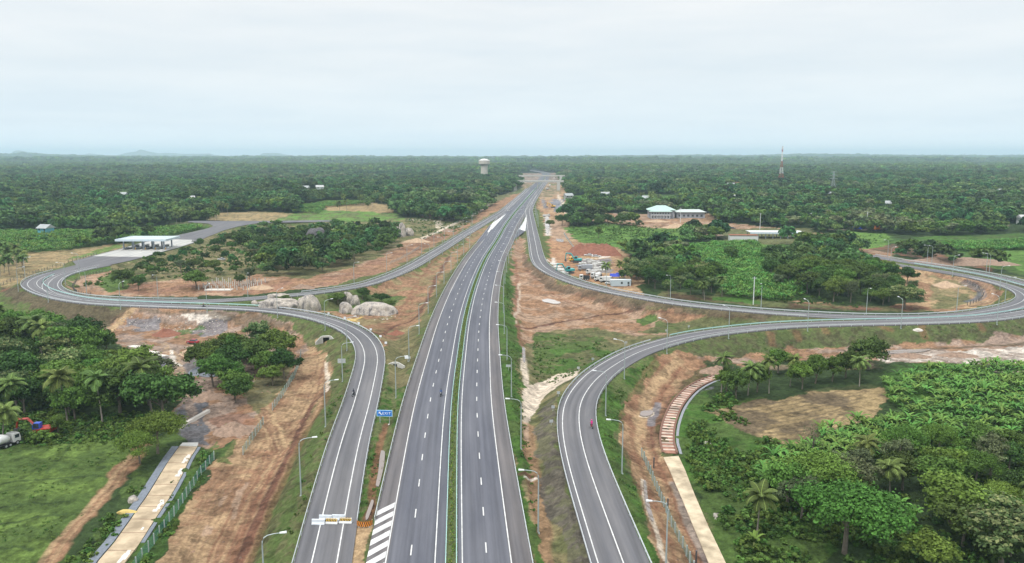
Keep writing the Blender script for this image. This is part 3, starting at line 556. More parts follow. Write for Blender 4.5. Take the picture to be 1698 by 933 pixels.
tag(dash.build('lane_dashes', M_paint), kind='structure')
def clipline(P, s0, s1=1e9):
    s = arclen(P); return sub(P, s0, min(s1, s[-1]))
S1 = arclen(R1)[-1]; S2 = arclen(R2)[-1]; S3 = arclen(R3)[-1]; S4 = arclen(R4)[-1]
line(clipline(R1, 0, S1 - 45), -2.15); line(clipline(R1, 0, S1 - 30), -5.75); line(clipline(R2, 12), 1.5); line(clipline(R2, 12), 5.3); line(clipline(R2, 0, 190), 7.6)
line(clipline(R3, 60), 6.9); line(clipline(R3, 60, S3 - 60), 3.2); line(R4, 1.15); line(R4, 4.8)
# accel/decel lane line
line(clipline(MAIN, 560, 1100), -12.2, .25)
# hatching
hat = MB()
def hatch(P, d0a, d1a, s0, s1, step, wdt, slant, z=.06):
    s = s0; k = 0
    while s < s1:
        f_ = (s - s0) / (s1 - s0); da = d0a(f_); db = d1a(f_)
        a = sub(P, s, s + 2.01); n_ = normals(a)[0]; t_ = np.array([-n_[1], n_[0]]); p0 = a[0]
        q = [p0 + n_ * da + t_ * (-slant), p0 + n_ * db, p0 + n_ * db + t_ * wdt, p0 + n_ * da + t_ * (wdt - slant)]
        hat.add([(x[0], x[1], float(zroad(x[1])) + z) for x in q], [(0, 1, 2, 3)]); s += step
sa = 50 + 22.0
hatch(MAIN, lambda f_: -12.1 - .2 * f_, lambda f_: -9.6, 12, 70, 3.35, 1.9, 3.2)
for Pq in ([(840,353.5),(827,368),(813.5,383),(806,388),(817,369.5)], [(874,355),(867,370),(856,386.5),(871,383),(872.5,372)]):
    P_ = world2(Pq); cN = len(hat.v)
    flat('nose_marking', P_, lambda x, y: float(zroad(y)) + .06, M_paint)
tag(hat.build('hatched_marking', M_paint), kind='structure')
# ================================================================ vegetation
def leaf_mat(name, c, rand=.22, hue=.03, rough=.65, tip=None):
    m = bpy.data.materials.new(name); m.use_nodes = True; t = m.node_tree; b = t.nodes['Principled BSDF']; b.inputs['Roughness'].default_value = rough; b.inputs['Specular IOR Level'].default_value = .12
    a = N(t, 'ShaderNodeAttribute', attribute_name='leaf'); oi = N(t, 'ShaderNodeObjectInfo')
    hs = N(t, 'ShaderNodeHueSaturation'); hs.inputs['Color'].default_value = (*c, 1)
    src = None
    if tip:
        mx = N(t, 'ShaderNodeMix', data_type='RGBA'); mx.inputs[6].default_value = (*c, 1); mx.inputs[7].default_value = (*tip, 1)
        sp_ = N(t, 'ShaderNodeSeparateColor'); t.links.new(a.outputs['Color'], sp_.inputs[0]); t.links.new(sp_.outputs[1], mx.inputs[0]); t.links.new(mx.outputs[2], hs.inputs['Color'])
    sp = N(t, 'ShaderNodeSeparateColor'); t.links.new(a.outputs['Color'], sp.inputs[0])
    mr = N(t, 'ShaderNodeMapRange'); mr.inputs[3].default_value = .5 - hue; mr.inputs[4].default_value = .5 + hue; t.links.new(oi.outputs['Random'], mr.inputs[0]); t.links.new(mr.outputs[0], hs.inputs['Hue'])
    ml = N(t, 'ShaderNodeMath', operation='MULTIPLY'); ml.inputs[1].default_value = 7.31; fr = N(t, 'ShaderNodeMath', operation='FRACT'); t.links.new(oi.outputs['Random'], ml.inputs[0]); t.links.new(ml.outputs[0], fr.inputs[0])
    mv = N(t, 'ShaderNodeMapRange'); mv.inputs[3].default_value = 1 - rand; mv.inputs[4].default_value = 1 + rand * 1.3; t.links.new(fr.outputs[0], mv.inputs[0])
    mm = N(t, 'ShaderNodeMath', operation='MULTIPLY'); t.links.new(mv.outputs[0], mm.inputs[0]); t.links.new(sp.outputs[0], mm.inputs[1]); t.links.new(mm.outputs[0], hs.inputs['Value'])
    t.links.new(hs.outputs[0], b.inputs['Base Color'])
    tr = N(t, 'ShaderNodeBsdfTranslucent'); t.links.new(hs.outputs[0], tr.inputs[0]); mxs = N(t, 'ShaderNodeMixShader'); mxs.inputs[0].default_value = .13
    o_ = t.nodes['Material Output']; t.links.new(b.outputs[0], mxs.inputs[1]); t.links.new(tr.outputs[0], mxs.inputs[2]); t.links.new(mxs.outputs[0], o_.inputs[0])
    return m
L = dict(dark=leaf_mat('foliage_dark', (.052, .096, .021)), mid=leaf_mat('foliage', (.086, .152, .028)), bright=leaf_mat('foliage_bright', (.095, .175, .030)),
         pale=leaf_mat('foliage_flowering', (.085, .135, .045), tip=(.22, .24, .10)), grey=leaf_mat('foliage_grey', (.105, .130, .060)), palm=leaf_mat('palm_leaf', (.095, .140, .036)),
         banana=leaf_mat('banana_leaf', (.098, .190, .040)), far=leaf_mat('foliage_far', (.050, .106, .032), rand=.6, hue=.045), weed=leaf_mat('weeds', (.070, .128, .026), rand=.3),
         corn=leaf_mat('crop_leaf', (.098, .215, .045), rand=.35), farl=leaf_mat('foliage_far_light', (.095, .165, .045), rand=.4, hue=.03), hedge=leaf_mat('hedge_leaf', (.15, .24, .05), rand=.1, tip=(.40, .34, .06)))
bark = mat('bark', (.17, .145, .115), .95, var=.3, scale=3); palm_bark = mat('palm_bark', (.24, .21, .18), .95, var=.2, scale=4)
def leaf_mesh(name, pos, nrm, size, val, m, asp=1.5, tipv=None):
    n = len(pos); rs = np.random.RandomState(n % 9973)
    nrm = nrm / (np.linalg.norm(nrm, axis=1)[:, None] + 1e-9); r_ = rs.normal(size=(n, 3)); a = np.cross(nrm, r_); a /= np.linalg.norm(a, axis=1)[:, None] + 1e-9; b = np.cross(nrm, a)
    s = size[:, None]; fold = nrm * s * .18
    V = np.stack([pos - a * s * asp / 2, pos + b * s / 2 + fold, pos + a * s * asp / 2, pos - b * s / 2 + fold], 1).reshape(-1, 3)
    me = bpy.data.meshes.new(name); me.vertices.add(4 * n); me.vertices.foreach_set('co', V.astype(np.float32).ravel())
    me.loops.add(4 * n); me.loops.foreach_set('vertex_index', np.arange(4 * n, dtype=np.int32)); me.polygons.add(n); me.polygons.foreach_set('loop_start', np.arange(0, 4 * n, 4, dtype=np.int32)); me.update(calc_edges=True)
    ca = me.color_attributes.new('leaf', 'FLOAT_COLOR', 'POINT'); cc = np.zeros((4 * n, 4), np.float32); cc[:, 0] = np.repeat(val, 4); cc[:, 3] = 1
    if tipv is not None: cc[:, 1] = np.repeat(tipv, 4)
    ca.data.foreach_set('color', cc.ravel()); me.materials.append(m); return me
def crown_mesh(name, seed, m, H=9., Wd=8., n=3200, leaf=.48, style='round', clumps=34, tipf=0.0):
    """unit: a tree H high and Wd wide; crown of leaf clumps spread through its volume"""
    rs = np.random.RandomState(seed); cs = []
    base = {'round': .22, 'umbrella': .50, 'tall': .18, 'airy': .25, 'bush': .0}[style]
    lobes = [(rs.uniform(-.28, .28), rs.uniform(-.28, .28), rs.uniform(.0, .25), rs.uniform(.45, .8)) for _ in range(6)] + [(0, 0, 0, .8)]
    for i in range(clumps):
        lx, ly, lz, lr = lobes[rs.randint(len(lobes))]; d = rs.normal(size=3); d /= np.linalg.norm(d); rr = rs.uniform(.55, 1.0) ** .6
        if style != 'bush' and d[2] < -.5: d[2] *= -.6
        x = (lx + d[0] * rr * lr * .55) * Wd; y = (ly + d[1] * rr * lr * .55) * Wd
        hh = (1 - base); z = H * (base + hh * .5 + d[2] * rr * hh * (.42 if style != 'umbrella' else .30) + lz * hh * .3)
        if style == 'umbrella': z -= H * .22 * (np.hypot(x, y) / Wd * 1.6) ** 2
        if style == 'bush': z = max(.15 * H, z)
        cs.append((x, y, min(z, H * .97), rs.uniform(.10, .19) * Wd * (1 if style != 'airy' else .85), rs.uniform(.72, 1.25)))
    per = n // clumps; P = []; Nn = []; S = []; Vv = []; T = []
    for x, y, z, r, bv in cs:
        d = rs.normal(size=(per, 3)); d[:, 2] = d[:, 2] * .8 + .25; d /= np.linalg.norm(d, axis=1)[:, None]; rad = r * np.where(rs.uniform(size=per) < .12, rs.uniform(1.0, 1.75, per), rs.uniform(.45, 1.1, per))
        p = np.array([x, y, z]) + d * rad[:, None] * np.array([1, 1, .72]); P.append(p); Nn.append(d * .9 + rs.normal(size=(per, 3)) * .55 + np.array([0, 0, .35])); S.append(leaf * rs.uniform(.6, 1.35, per)); Vv.append(bv * rs.uniform(.7, 1.3, per))
        T.append((rs.uniform(size=per) < tipf) * (d[:, 2] > .25) * rs.uniform(.4, 1, per))
    P = np.vstack(P); P[:, 2] = np.maximum(P[:, 2], .05)
    return leaf_mesh(name, P, np.vstack(Nn), np.concatenate(S), np.concatenate(Vv), m, tipv=np.concatenate(T)), cs
def trunk_mesh(seed, H, Wd, cs, r=.22, base=.4, limbs=6):
    r_ = random.Random(seed); b = MB(); top = H * (base + .15); lean = (r_.uniform(-.4, .4), r_.uniform(-.4, .4))
    b.tube([(0, 0, -1.0), (0, 0, .3), (lean[0] * .5, lean[1] * .5, top * .5), (lean[0], lean[1], top), (lean[0], lean[1], H * .8)], [r * 1.5, r * 1.2, r, r * .8, r * .25], 7)
    for x, y, z, rr, bv in r_.sample(cs, min(limbs, len(cs))):
        s = r_.uniform(.55, 1.0) * top; f = s / top; p0 = Vector((lean[0] * f, lean[1] * f, s)); p1 = Vector((x, y, z)); b.tube([p0, p0.lerp(p1, .5) + Vector((0, 0, .12 * H * .3)), p1], [r * .5, r * .3, r * .1], 5)
    o = b.build('trunk', bark, link=False, smooth=True); me = o.data; bpy.data.objects.remove(o); return me
PROTO = {}
def make_proto(key, mk, **k):
    cm, cs = crown_mesh('crown_' + key, m=L[mk], **k); st = k.get('style', 'round')
    tm = None if st == 'bush' else trunk_mesh(k['seed'], k['H'], k['Wd'], cs, r=.018 * k['H'] + .08, base={'round': .25, 'umbrella': .5, 'tall': .3, 'airy': .35}[st], limbs=9 if st in ('umbrella', 'airy') else 5)
    PROTO[key] = (cm, tm, k['H'], k['Wd'])
for i in range(3):
    make_proto(f'dark{i}', 'dark', seed=10 + i, H=9, Wd=8.5, n=7500, leaf=.37, clumps=46)
    make_proto(f'mid{i}', 'mid', seed=20 + i, H=9, Wd=8, n=7000, leaf=.36, clumps=40, style='round' if i else 'tall')
for i in range(2):
    make_proto(f'umbrella{i}', 'bright', seed=30 + i, H=8, Wd=9.5, n=12000, leaf=.23, clumps=60, style='umbrella')
    make_proto(f'pale{i}', 'pale', seed=40 + i, H=10, Wd=7.5, n=7000, leaf=.34, clumps=46, style='tall', tipf=.55)
    make_proto(f'airy{i}', 'grey', seed=50 + i, H=9, Wd=8, n=3200, leaf=.32, clumps=34, style='airy')
    make_proto(f'brightround{i}', 'bright', seed=60 + i, H=8, Wd=8, n=6500, leaf=.36, clumps=38)
    make_proto(f'bush{i}', 'mid', seed=70 + i, H=2.2, Wd=3, n=700, leaf=.36, clumps=14, style='bush')
make_proto('bare0', 'grey', seed=81, H=9, Wd=8, n=260, leaf=.3, clumps=26, style='airy')
# coconut palm
def palm_meshes(seed, H=10.0, nf=24, flen=4.4):
    r_ = random.Random(seed); b = MB(); lx, ly = r_.uniform(-1.2, 1.2), r_.uniform(-1.2, 1.2)
    b.tube([(0, 0, -1), (0, 0, .2), (lx * .2, ly * .2, H * .35), (lx * .6, ly * .6, H * .7), (lx, ly, H)], [.26, .22, .16, .14, .12], 7); o = b.build('trunk', palm_bark, smooth=True, link=False); tm = o.data; bpy.data.objects.remove(o)
    V = []; F = []; val = []; top = Vector((lx, ly, H))
    def quad(a, b_, c, d, v_): n = len(V); V.extend([a, b_, c, d]); F.append((n, n + 1, n + 2, n + 3)); val.extend([v_] * 4)
    for k in range(nf):
        az_ = k * 2.399 + r_.uniform(-.2, .2); el = 1.25 - 1.75 * (k / nf) + r_.uniform(-.1, .1); fl = flen * r_.uniform(.85, 1.1); droop = r_.uniform(.9, 1.35); bv = r_.uniform(.75, 1.3) * (1.0 if k < nf * .85 else .8)
        h = Vector((math.cos(az_), math.sin(az_), 0)); side = Vector((-h.y, h.x, 0)); pts = []; p = top.copy(); ang = el; ns = 9
        for j in range(ns + 1):
            pts.append(p.copy()); p = p + (h * math.cos(ang) + Vector((0, 0, math.sin(ang)))) * (fl / ns); ang -= droop / ns * (1 + j / ns)
        for j in range(ns):
            a, b_ = pts[j], pts[j + 1]; t_ = (b_ - a).normalized(); up = side.cross(t_).normalized()
            quad(a + side * .05, a - side * .05, b_ - side * .04, b_ + side * .04, 2.6)
            if j == 0: continue
            wl = (1.15 * math.sin(math.pi * min(1, (j + .6) / (ns + .6)) ** .8) + .12) * fl / 4.4
            for sgn in (1, -1):
                for q in (0.0, .2, .4, .6, .8):
                    c = a.lerp(b_, q); tip = c + side * sgn * wl * .85 + t_ * wl * .45 - Vector((0, 0, wl * .38)) - up * 0; w_ = t_ * .07
                    quad(c - w_, c + w_, tip + w_ * .3, tip - w_ * .3, bv * r_.uniform(.75, 1.25))
    me = bpy.data.meshes.new('palm_crown'); me.from_pydata([tuple(v) for v in V], [], F); ca = me.color_attributes.new('leaf', 'FLOAT_COLOR', 'POINT')
    ca.data.foreach_set('color', np.column_stack([val, np.zeros(len(val)), np.zeros(len(val)), np.ones(len(val))]).astype(np.float32).ravel()); me.materials.append(L['palm']); me.update(); return me, tm
for i in range(3):
    cm, tm = palm_meshes(200 + i, nf=(20, 26, 17)[i], flen=(4.2, 4.8, 3.8)[i], H=(10, 9, 11)[i]); PROTO[f'palm{i}'] = (cm, tm, 10, 8)
def banana_mesh(seed, n=9, leng=2.1, stem=1.7, wid=.5, m='banana', curl=1.5, segs=5):
    r_ = random.Random(seed); V = []; F = []; val = []
    for k in range(n):
        az_ = k * 2.399 + r_.uniform(-.3, .3); ang = r_.uniform(.7, 1.35); l_ = leng * r_.uniform(.8, 1.15); h = Vector((math.cos(az_), math.sin(az_), 0)); side = Vector((-h.y, h.x, 0)); p = Vector((h.x * .1, h.y * .1, stem * r_.uniform(.75, 1.05))); bv = r_.uniform(.7, 1.35); ring = []
        for j in range(segs + 1):
            f_ = j / segs; w_ = wid * (math.sin(math.pi * min(1, f_ * .86 + .14)) ** .7) * .5 + .03; up = Vector((0, 0, 1)) * w_ * .5; ring.append((p - side * w_ + up, p.copy(), p + side * w_ + up)); p = p + (h * math.cos(ang) + Vector((0, 0, math.sin(ang)))) * (l_ / segs); ang -= curl / segs * (.6 + f_)
        for j in range(segs):
            for c0, c1 in ((0, 1), (1, 2)):
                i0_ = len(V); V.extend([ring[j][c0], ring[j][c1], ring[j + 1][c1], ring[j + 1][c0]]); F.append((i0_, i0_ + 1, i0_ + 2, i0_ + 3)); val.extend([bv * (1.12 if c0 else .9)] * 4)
    me = bpy.data.meshes.new('leaves'); me.from_pydata([tuple(v) for v in V], [], F); ca = me.color_attributes.new('leaf', 'FLOAT_COLOR', 'POINT')
    ca.data.foreach_set('color', np.column_stack([val, np.zeros(len(val)), np.zeros(len(val)), np.ones(len(val))]).astype(np.float32).ravel()); me.materials.append(L[m]); me.update(); return me
stem_b = MB().tube([(0, 0, -.3), (0, 0, .8), (.05, .03, 1.9)], [.16, .13, .08], 7); _so = stem_b.build('stem', mat('banana_stem', (.20, .22, .09), .8), smooth=True, link=False); stem_me = _so.data; bpy.data.objects.remove(_so)
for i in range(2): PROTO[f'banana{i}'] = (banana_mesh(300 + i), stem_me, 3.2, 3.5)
CROWNW = dict(dark='dark round', mid='leafy green', umbrella='flat-topped bright green', pale='tall pale-tipped', airy='thin grey-green', brightround='bright green', bare='almost leafless', palm='coconut palm', bush='low bushy', banana='banana')
CATW = dict(palm='palm', banana='banana plant', bush='bush'); PARTN = dict(palm='crown', banana='leaves'); 
def plant(key, x, y, h, rz, label, group=None, wsc=1.0, z=None):
    kind = key.rstrip('0123456789'); cm, tm, H, Wd = PROTO[key]; s = h / H
    nm = dict(palm='coconut_palm', banana='banana_plant', bush='bush', dark='broadleaf_tree', mid='broadleaf_tree', umbrella='spreading_tree', pale='flowering_tree', airy='thin_tree', brightround='broadleaf_tree', bare='leafless_tree')[kind]
    zz = hz(x, y) if z is None else z
    if tm is None:
        o = bpy.data.objects.new(nm, cm); col.objects.link(o); o.location = (x, y, zz - .1); o.rotation_euler = (0, 0, rz); o.scale = (s * wsc, s * wsc, s); return tag(o, label, 'bush', group)
    r_ = empty(nm, (x, y, zz), rz, label, CATW.get(kind, 'tree'), group); r_.scale = (s * wsc, s * wsc, s)
    a = bpy.data.objects.new(PARTN.get(kind, 'crown'), cm); col.objects.link(a); a.parent = r_
    b = bpy.data.objects.new('stem' if kind == 'banana' else 'trunk', tm); col.objects.link(b); b.parent = r_
    return r_

# ---- scatter of what nobody could count
def inst_stuff(name, pts, meshes, mode='stuff'):
    """pts: rows x, y, z, scale, width scale, rotation, index"""
    pts = np.asarray(pts, float); c = bpy.data.collections.new(name + '_kinds')
    for i, me in enumerate(meshes):
        o = bpy.data.objects.new(f'{name}_{i:02d}', me); c.objects.link(o)
    me = bpy.data.meshes.new(name); me.vertices.add(len(pts)); me.vertices.foreach_set('co', pts[:, :3].astype(np.float32).ravel())
    for an_, v in (('s', pts[:, 3]), ('ws', pts[:, 4]), ('rz', pts[:, 5])): me.attributes.new(an_, 'FLOAT', 'POINT').data.foreach_set('value', v.astype(np.float32))
    me.attributes.new('ix', 'INT', 'POINT').data.foreach_set('value', pts[:, 6].astype(np.int32)); me.update()
    o = bpy.data.objects.new(name, me); col.objects.link(o); tag(o, kind='stuff')
    g = bpy.data.node_groups.new(name, 'GeometryNodeTree'); g.interface.new_socket('Geometry', in_out='INPUT', socket_type='NodeSocketGeometry'); g.interface.new_socket('Geometry', in_out='OUTPUT', socket_type='NodeSocketGeometry')
    gi = g.nodes.new('NodeGroupInput'); go = g.nodes.new('NodeGroupOutput'); ip = g.nodes.new('GeometryNodeInstanceOnPoints'); ci = g.nodes.new('GeometryNodeCollectionInfo'); ci.inputs['Collection'].default_value = c; ci.inputs['Separate Children'].default_value = True; ci.inputs['Reset Children'].default_value = True
    ip.inputs['Pick Instance'].default_value = True
    def att(n_, ty):
        a = g.nodes.new('GeometryNodeInputNamedAttribute'); a.data_type = ty; a.inputs[0].default_value = n_; return [s_ for s_ in a.outputs if s_.enabled][0]
    s_, ws_, rz_, ix_ = att('s', 'FLOAT'), att('ws', 'FLOAT'), att('rz', 'FLOAT'), att('ix', 'INT')
    cx = g.nodes.new('ShaderNodeCombineXYZ'); cr_ = g.nodes.new('ShaderNodeCombineXYZ'); g.links.new(ws_, cx.inputs[0]); g.links.new(ws_, cx.inputs[1]); g.links.new(s_, cx.inputs[2]); g.links.new(rz_, cr_.inputs[2])
    g.links.new(gi.outputs[0], ip.inputs['Points']); g.links.new(ci.outputs[0], ip.inputs['Instance']); g.links.new(ix_, ip.inputs['Instance Index']); g.links.new(cr_.outputs[0], ip.inputs['Rotation']); g.links.new(cx.outputs[0], ip.inputs['Scale']); g.links.new(ip.outputs[0], go.inputs[0])
    md = o.modifiers.new('scatter', 'NODES'); md.node_group = g; return o

def dist_at(X, Y): return bil(DIST, np.asarray(X, float), np.asarray(Y, float))
FP = [np.asarray(p) for p in FIELDS]
def in_field(X, Y):
    m = np.zeros(X.shape, bool)
    for P in FP:
        lo = P.min(0); hi = P.max(0); b_ = (X > lo[0]) & (X < hi[0]) & (Y > lo[1]) & (Y < hi[1])
        if b_.any(): m[b_] |= inpoly(X[b_], Y[b_], P)
    return m
def darts(poly, sp, seed, jit=.5):
    """points about sp apart inside a polygon"""
    P = np.asarray(poly); lo, hi = P.min(0), P.max(0); rs = np.random.RandomState(seed); gx, gy = np.meshgrid(np.arange(lo[0], hi[0], sp), np.arange(lo[1], hi[1], sp)); gx[1::2] += sp / 2
    X = (gx + rs.uniform(-jit, jit, gx.shape) * sp).ravel(); Y = (gy + rs.uniform(-jit, jit, gx.shape) * sp).ravel(); m = inpoly(X, Y, P); return X[m], Y[m]

# ---- trees that stand alone or in loose rows: (kind, base x, base y in the photograph, height m, width factor, label)
SINGLE = [
 ('dark0',98,573,8.5,1.15,'dark round tree in the lower left wood, nearest the left loop embankment'),
 ('dark1',144,572,8,1.1,'dark round tree beside the sandy track below the left loop'),
 ('mid0',178,585,7,.8,'slim leafy tree at the upper right corner of the lower left wood'),
 ('dark1',204,477,8.5,1.0,'dark round tree inside the left loop just below the toll apron'),
 ('dark2',230,482,7,.9,'dark low tree behind the lamp post inside the left loop'),
 ('dark0',262,441,4.5,1.4,'small dark flat tree on the bank beside the toll plaza'),
 ('airy0',300,452,7,1.1,'thin yellow-green tree below the toll plaza bank'),
 ('mid1',252,461,6.5,1.1,'leafy tree between the toll plaza and the left loop lamps'),
 ('brightround0',326,478,8,1.25,'bright green tree standing on bare earth by the foundation pillars'),
 ('dark2',322,448,6,1.4,'dark tree behind the bright green one inside the left loop'),
 ('mid2',356,452,6.5,1.1,'leafy tree behind the foundation pillars'),
 ('dark0',332,411,6.5,.8,'small dark tree nearest the right end of the toll plaza'),
 ('dark1',362,414,8,1.0,'dark round tree between the toll road and the loop wood'),
 ('mid1',385,414,5,1.2,'low leafy tree beside the toll road bend'),
 ('dark2',398,474,5.5,.7,'small dark tree standing at the right of the foundation pillars'),
 ('airy1',414,470,8,.8,'thin tree on bare earth between pillars and the loop wood'),
 ('bare0',588,440,9,.7,'pale leafless tree in front of the loop wood'),
 ('airy1',535,451,8,.7,'thin pale tree at the front edge of the loop wood'),
 ('dark1',663,413,3.2,1.3,'small round bush-like tree alone on the red earth'),
 ('dark0',601,496,5,1.2,'dark bushy tree behind the twin boulders'),
 ('mid2',560,504,4.5,1.5,'leafy bush between the domed boulder and the ramp'),
 ('dark2',632,503,4.5,1.4,'dark bushy tree right of the twin boulders'),
 ('mid1',648,511,3.5,1.3,'low bushy tree at the right end of the long boulder'),
 ('dark1',470,505,4,1.4,'dark bush among the layered rocks beside the left ramp'),
 ('umbrella0',262,752,9,.95,'bright green spreading tree at the top of the slab road'),
 ('umbrella1',232,768,7,.85,'smaller spreading tree beside the earth path and grass field'),
 ('pale1',425,580,10,1.0,'tall pale-tipped tree topmost in the clump by the exit ramp'),
 ('dark1',560,382,9,1.1,'dark tree standing behind the loop wood by the cross road'),
 ('dark0',991,376,8.5,.9,'dark tree at the left of the pair beside the earth road'),
 ('mid1',992,394,8,.8,'round tree alone at the back of the green field right of the motorway'),
 ('dark2',932,374,9.5,1.0,'dark tree at the left end of the row beside the construction road'),
 ('dark0',958,374,11,.9,'dark tree in the middle of the row beside the construction road'),
 ('mid0',912,376,6,1.2,'low leafy tree nearest the white truck'),
 ('mid1',975,376,7.5,1.1,'low leafy tree at the right of the construction road row'),
 ('dark1',1008,374,10,.8,'dark tree between the earth pile and the junction'),
 ('dark2',1030,376,10.5,.8,'dark narrow tree nearest the junction of the earth road'),
 ('dark1',1212,432,8,1.0,'dark round tree alone in the crop field right of the yard'),
 ('dark2',1290,432,9,1.7,'large dark tree in front of the long white shed'),
 ('dark0',1500,420,8,1.6,'large dark tree at the outer bend of the right loop road'),
 ('dark1',1535,424,6,1.4,'lower dark tree beside the lamp on the right loop bend'),
 ('dark2',1622,427,5.5,1.1,'small dark tree alone beside the rice field'),
 ('mid0',1188,398,10,1.2,'tall grey-green tree behind the crop field'),('pale0',1150,395,9,1.1,'pale-leaved tree in front of the earth road junction'),
 ('pale0',1108,492,7.5,.7,'pale yellow-green tree right of the grey site office'),
 ('pale1',1055,462,10,1.25,'tall pale-tipped tree right behind the parked trucks'),('pale0',1095,455,10,1.2,'broad pale-tipped tree in the wood behind the site office'),
 ('mid0',1128,452,8,1.2,'leafy tree right of the two pale-tipped trees'),
 ('pale1',1500,512,10.5,1.5,'big broad tree with pale leaves beside the inner right loop'),
 ('dark2',1440,612,9.5,1.15,'dark dense tree at the edge of the flooded mud'),
 ('brightround0',1290,618,7,1.0,'bright green tree in the row below the right loop'),
 ('umbrella0',1400,918,11.5,1.15,'big bright green tree at the bottom right of the picture'),
 ('pale0',1660,945,11,1.3,'broad tree with pale clustered leaves in the bottom right corner'),
 ('brightround1',1545,955,6,1.2,'yellow-green round tree at the bottom edge near the clearing'),
 ('bare0',1347,760,8,.6,'pale leafless tree standing in the crops below the brown field'),
 ('palm0',1255,892,8,1.0,'coconut palm nearest the slab road at the lower right'),
 ('palm1',1240,655,8,1.0,'coconut palm at the left end of the row below the right loop'),
 ('palm2',1196,650,8.5,1.0,'coconut palm standing beside the stepped drain'),
 ('palm1',1425,640,7.5,1.0,'coconut palm right of the tree row at the brown field'),
 ('palm0',1168,498,7,1.0,'yellowing coconut palm behind the right ramp rail'),('palm2',1197,492,7.5,1.0,'green coconut palm behind the right ramp rail'),
 ('bush0',62,733,2.6,1.2,'low bush in front of the red digger'),('bush1',78,730,2.2,1.2,'low bush at the right foot of the red digger'),('mid1',96,722,5,.9,'small leafy tree just right of the red digger'),
 ('palm1',1003,462,7.5,1.0,'coconut palm right beside the parked white trucks'),('palm0',1027,462,7.5,1.0,'coconut palm under the pale-tipped trees by the yard'),
 ('palm2',170,700,10,1.0,'coconut palm with a clear crown in the middle of the left wood'),('palm0',112,700,11,1.0,'coconut palm with a bent pale stem in the left wood'),
 ('palm1',30,690,9,1.0,'coconut palm above the red digger'),('palm1',5,735,8,1.1,'coconut palm at the left edge above the grass field'),('palm2',278,668,6.5,1.0,'coconut palm at the right edge of the left wood'),
 ('banana0',1250,912,3.2,1.0,'bright banana plant below the lower right palm'),('banana1',1490,858,4,1.1,'bright banana plant behind the clearing at the lower right'),('banana0',1515,868,3.5,1.1,'banana plant right of the clearing with pale leaves'),('banana1',1458,846,3.2,1.0,'small banana plant left of the clearing'),
]
for i, (px_, py_) in enumerate([(1255,650),(1275,652),(1310,640),(1330,645),(1352,636),(1380,632),(1402,626),(1220,662),(1205,652)]):
    SINGLE.append((['mid0','palm2','palm0','brightround1','mid2','mid1','dark0','dark1','mid1'][i], px_, py_, [8,8,7.5,7,8,7.5,8,8,7][i], .85, ['leafy tree','coconut palm','coconut palm','bright green tree','leafy tree','leafy tree','dark tree','dark tree','low leafy tree'][i] + ' in the row between brown field and right loop, ' + ['third','fourth','sixth','seventh','eighth','ninth','tenth','second','first'][i] + ' from the left'))
for k_, px_, py_, h_, w_, lb in SINGLE:
    p = gp(px_, py_); plant(k_, p[0], p[1], h_, rnd.uniform(0, 6.28), lb, wsc=w_)
nsingle = len(SINGLE)
# ---- woods: (name, base polygon in the photograph, spacing, height, kinds)
WOODS = [
 ('lower left wood', [(-60,600),(-60,540),(0,538),(50,548),(100,566),(165,585),(215,625),(258,650),(290,700),(270,722),(215,700),(120,702),(0,690),(-60,700)], 8.2, 10.5, ['mid0','mid1','mid2','dark0','dark1','pale0','airy0','brightround0','mid0','palm0','dark2','mid2']),
 ('clump by the exit ramp', [(335,612),(370,590),(425,588),(470,600),(488,625),(455,650),(400,672),(362,665),(345,640)], 8.0, 9.0, ['dark0','mid1','dark1','mid2','brightround1']),
 ('wood inside the left loop', [(425,448),(440,425),(360,402),(400,392),(480,392),(560,388),(640,382),(668,386),(655,408),(625,425),(560,445),(490,460),(440,460)], 8.6, 9.2, ['dark0','dark1','dark2','mid0','mid1','mid2','brightround0','airy0','mid1']),
 ('scrub inside the left loop', [(190,470),(235,435),(300,420),(345,408),(420,412),(430,452),(380,462),(300,460),(230,478)], 12.5, 5.2, ['dark0','mid1','dark1','mid2','airy0','brightround1']),
 ('wood behind the yard', [(1030,470),(1050,450),(1110,440),(1150,440),(1180,455),(1200,480),(1180,492),(1110,488),(1060,480)], 8.2, 9.0, ['pale0','mid0','dark1','mid2','pale1','dark0']),
 ('wood inside the right loop', [(1270,478),(1282,445),(1320,425),(1420,415),(1440,438),(1500,465),(1535,500),(1500,509),(1420,507),(1370,506),(1340,490),(1310,482)], 8.4, 9.5, ['mid0','dark0','mid1','dark2','mid2','brightround1','airy1']),
 ('lower right wood', [(1250,905),(1262,850),(1330,828),(1400,790),(1480,752),(1560,735),(1780,725),(1850,960),(1650,1000),(1560,880),(1440,850),(1360,880),(1270,905)], 8.0, 9.5, ['dark0','dark1','mid0','mid1','dark2','mid2','airy0','brightround0','palm1','umbrella1','umbrella0','airy1','mid1','brightround1','mid0','mid2']),
]
ORD = ['first','second','third','fourth','fifth','sixth','seventh','eighth','ninth','tenth','eleventh','twelfth','thirteenth','fourteenth','fifteenth','sixteenth','seventeenth','eighteenth','nineteenth','twentieth','twenty-first','twenty-second','twenty-third','twenty-fourth','twenty-fifth','twenty-sixth','twenty-seventh','twenty-eighth','twenty-ninth','thirtieth'] + [f'{n}th' for n in range(31, 130)]
ROWN = ['front row','second row','third row','fourth row','fifth row','sixth row','seventh row','eighth row','ninth row','tenth row','eleventh row','twelfth row','rearmost rows']
cand = []; spare = []
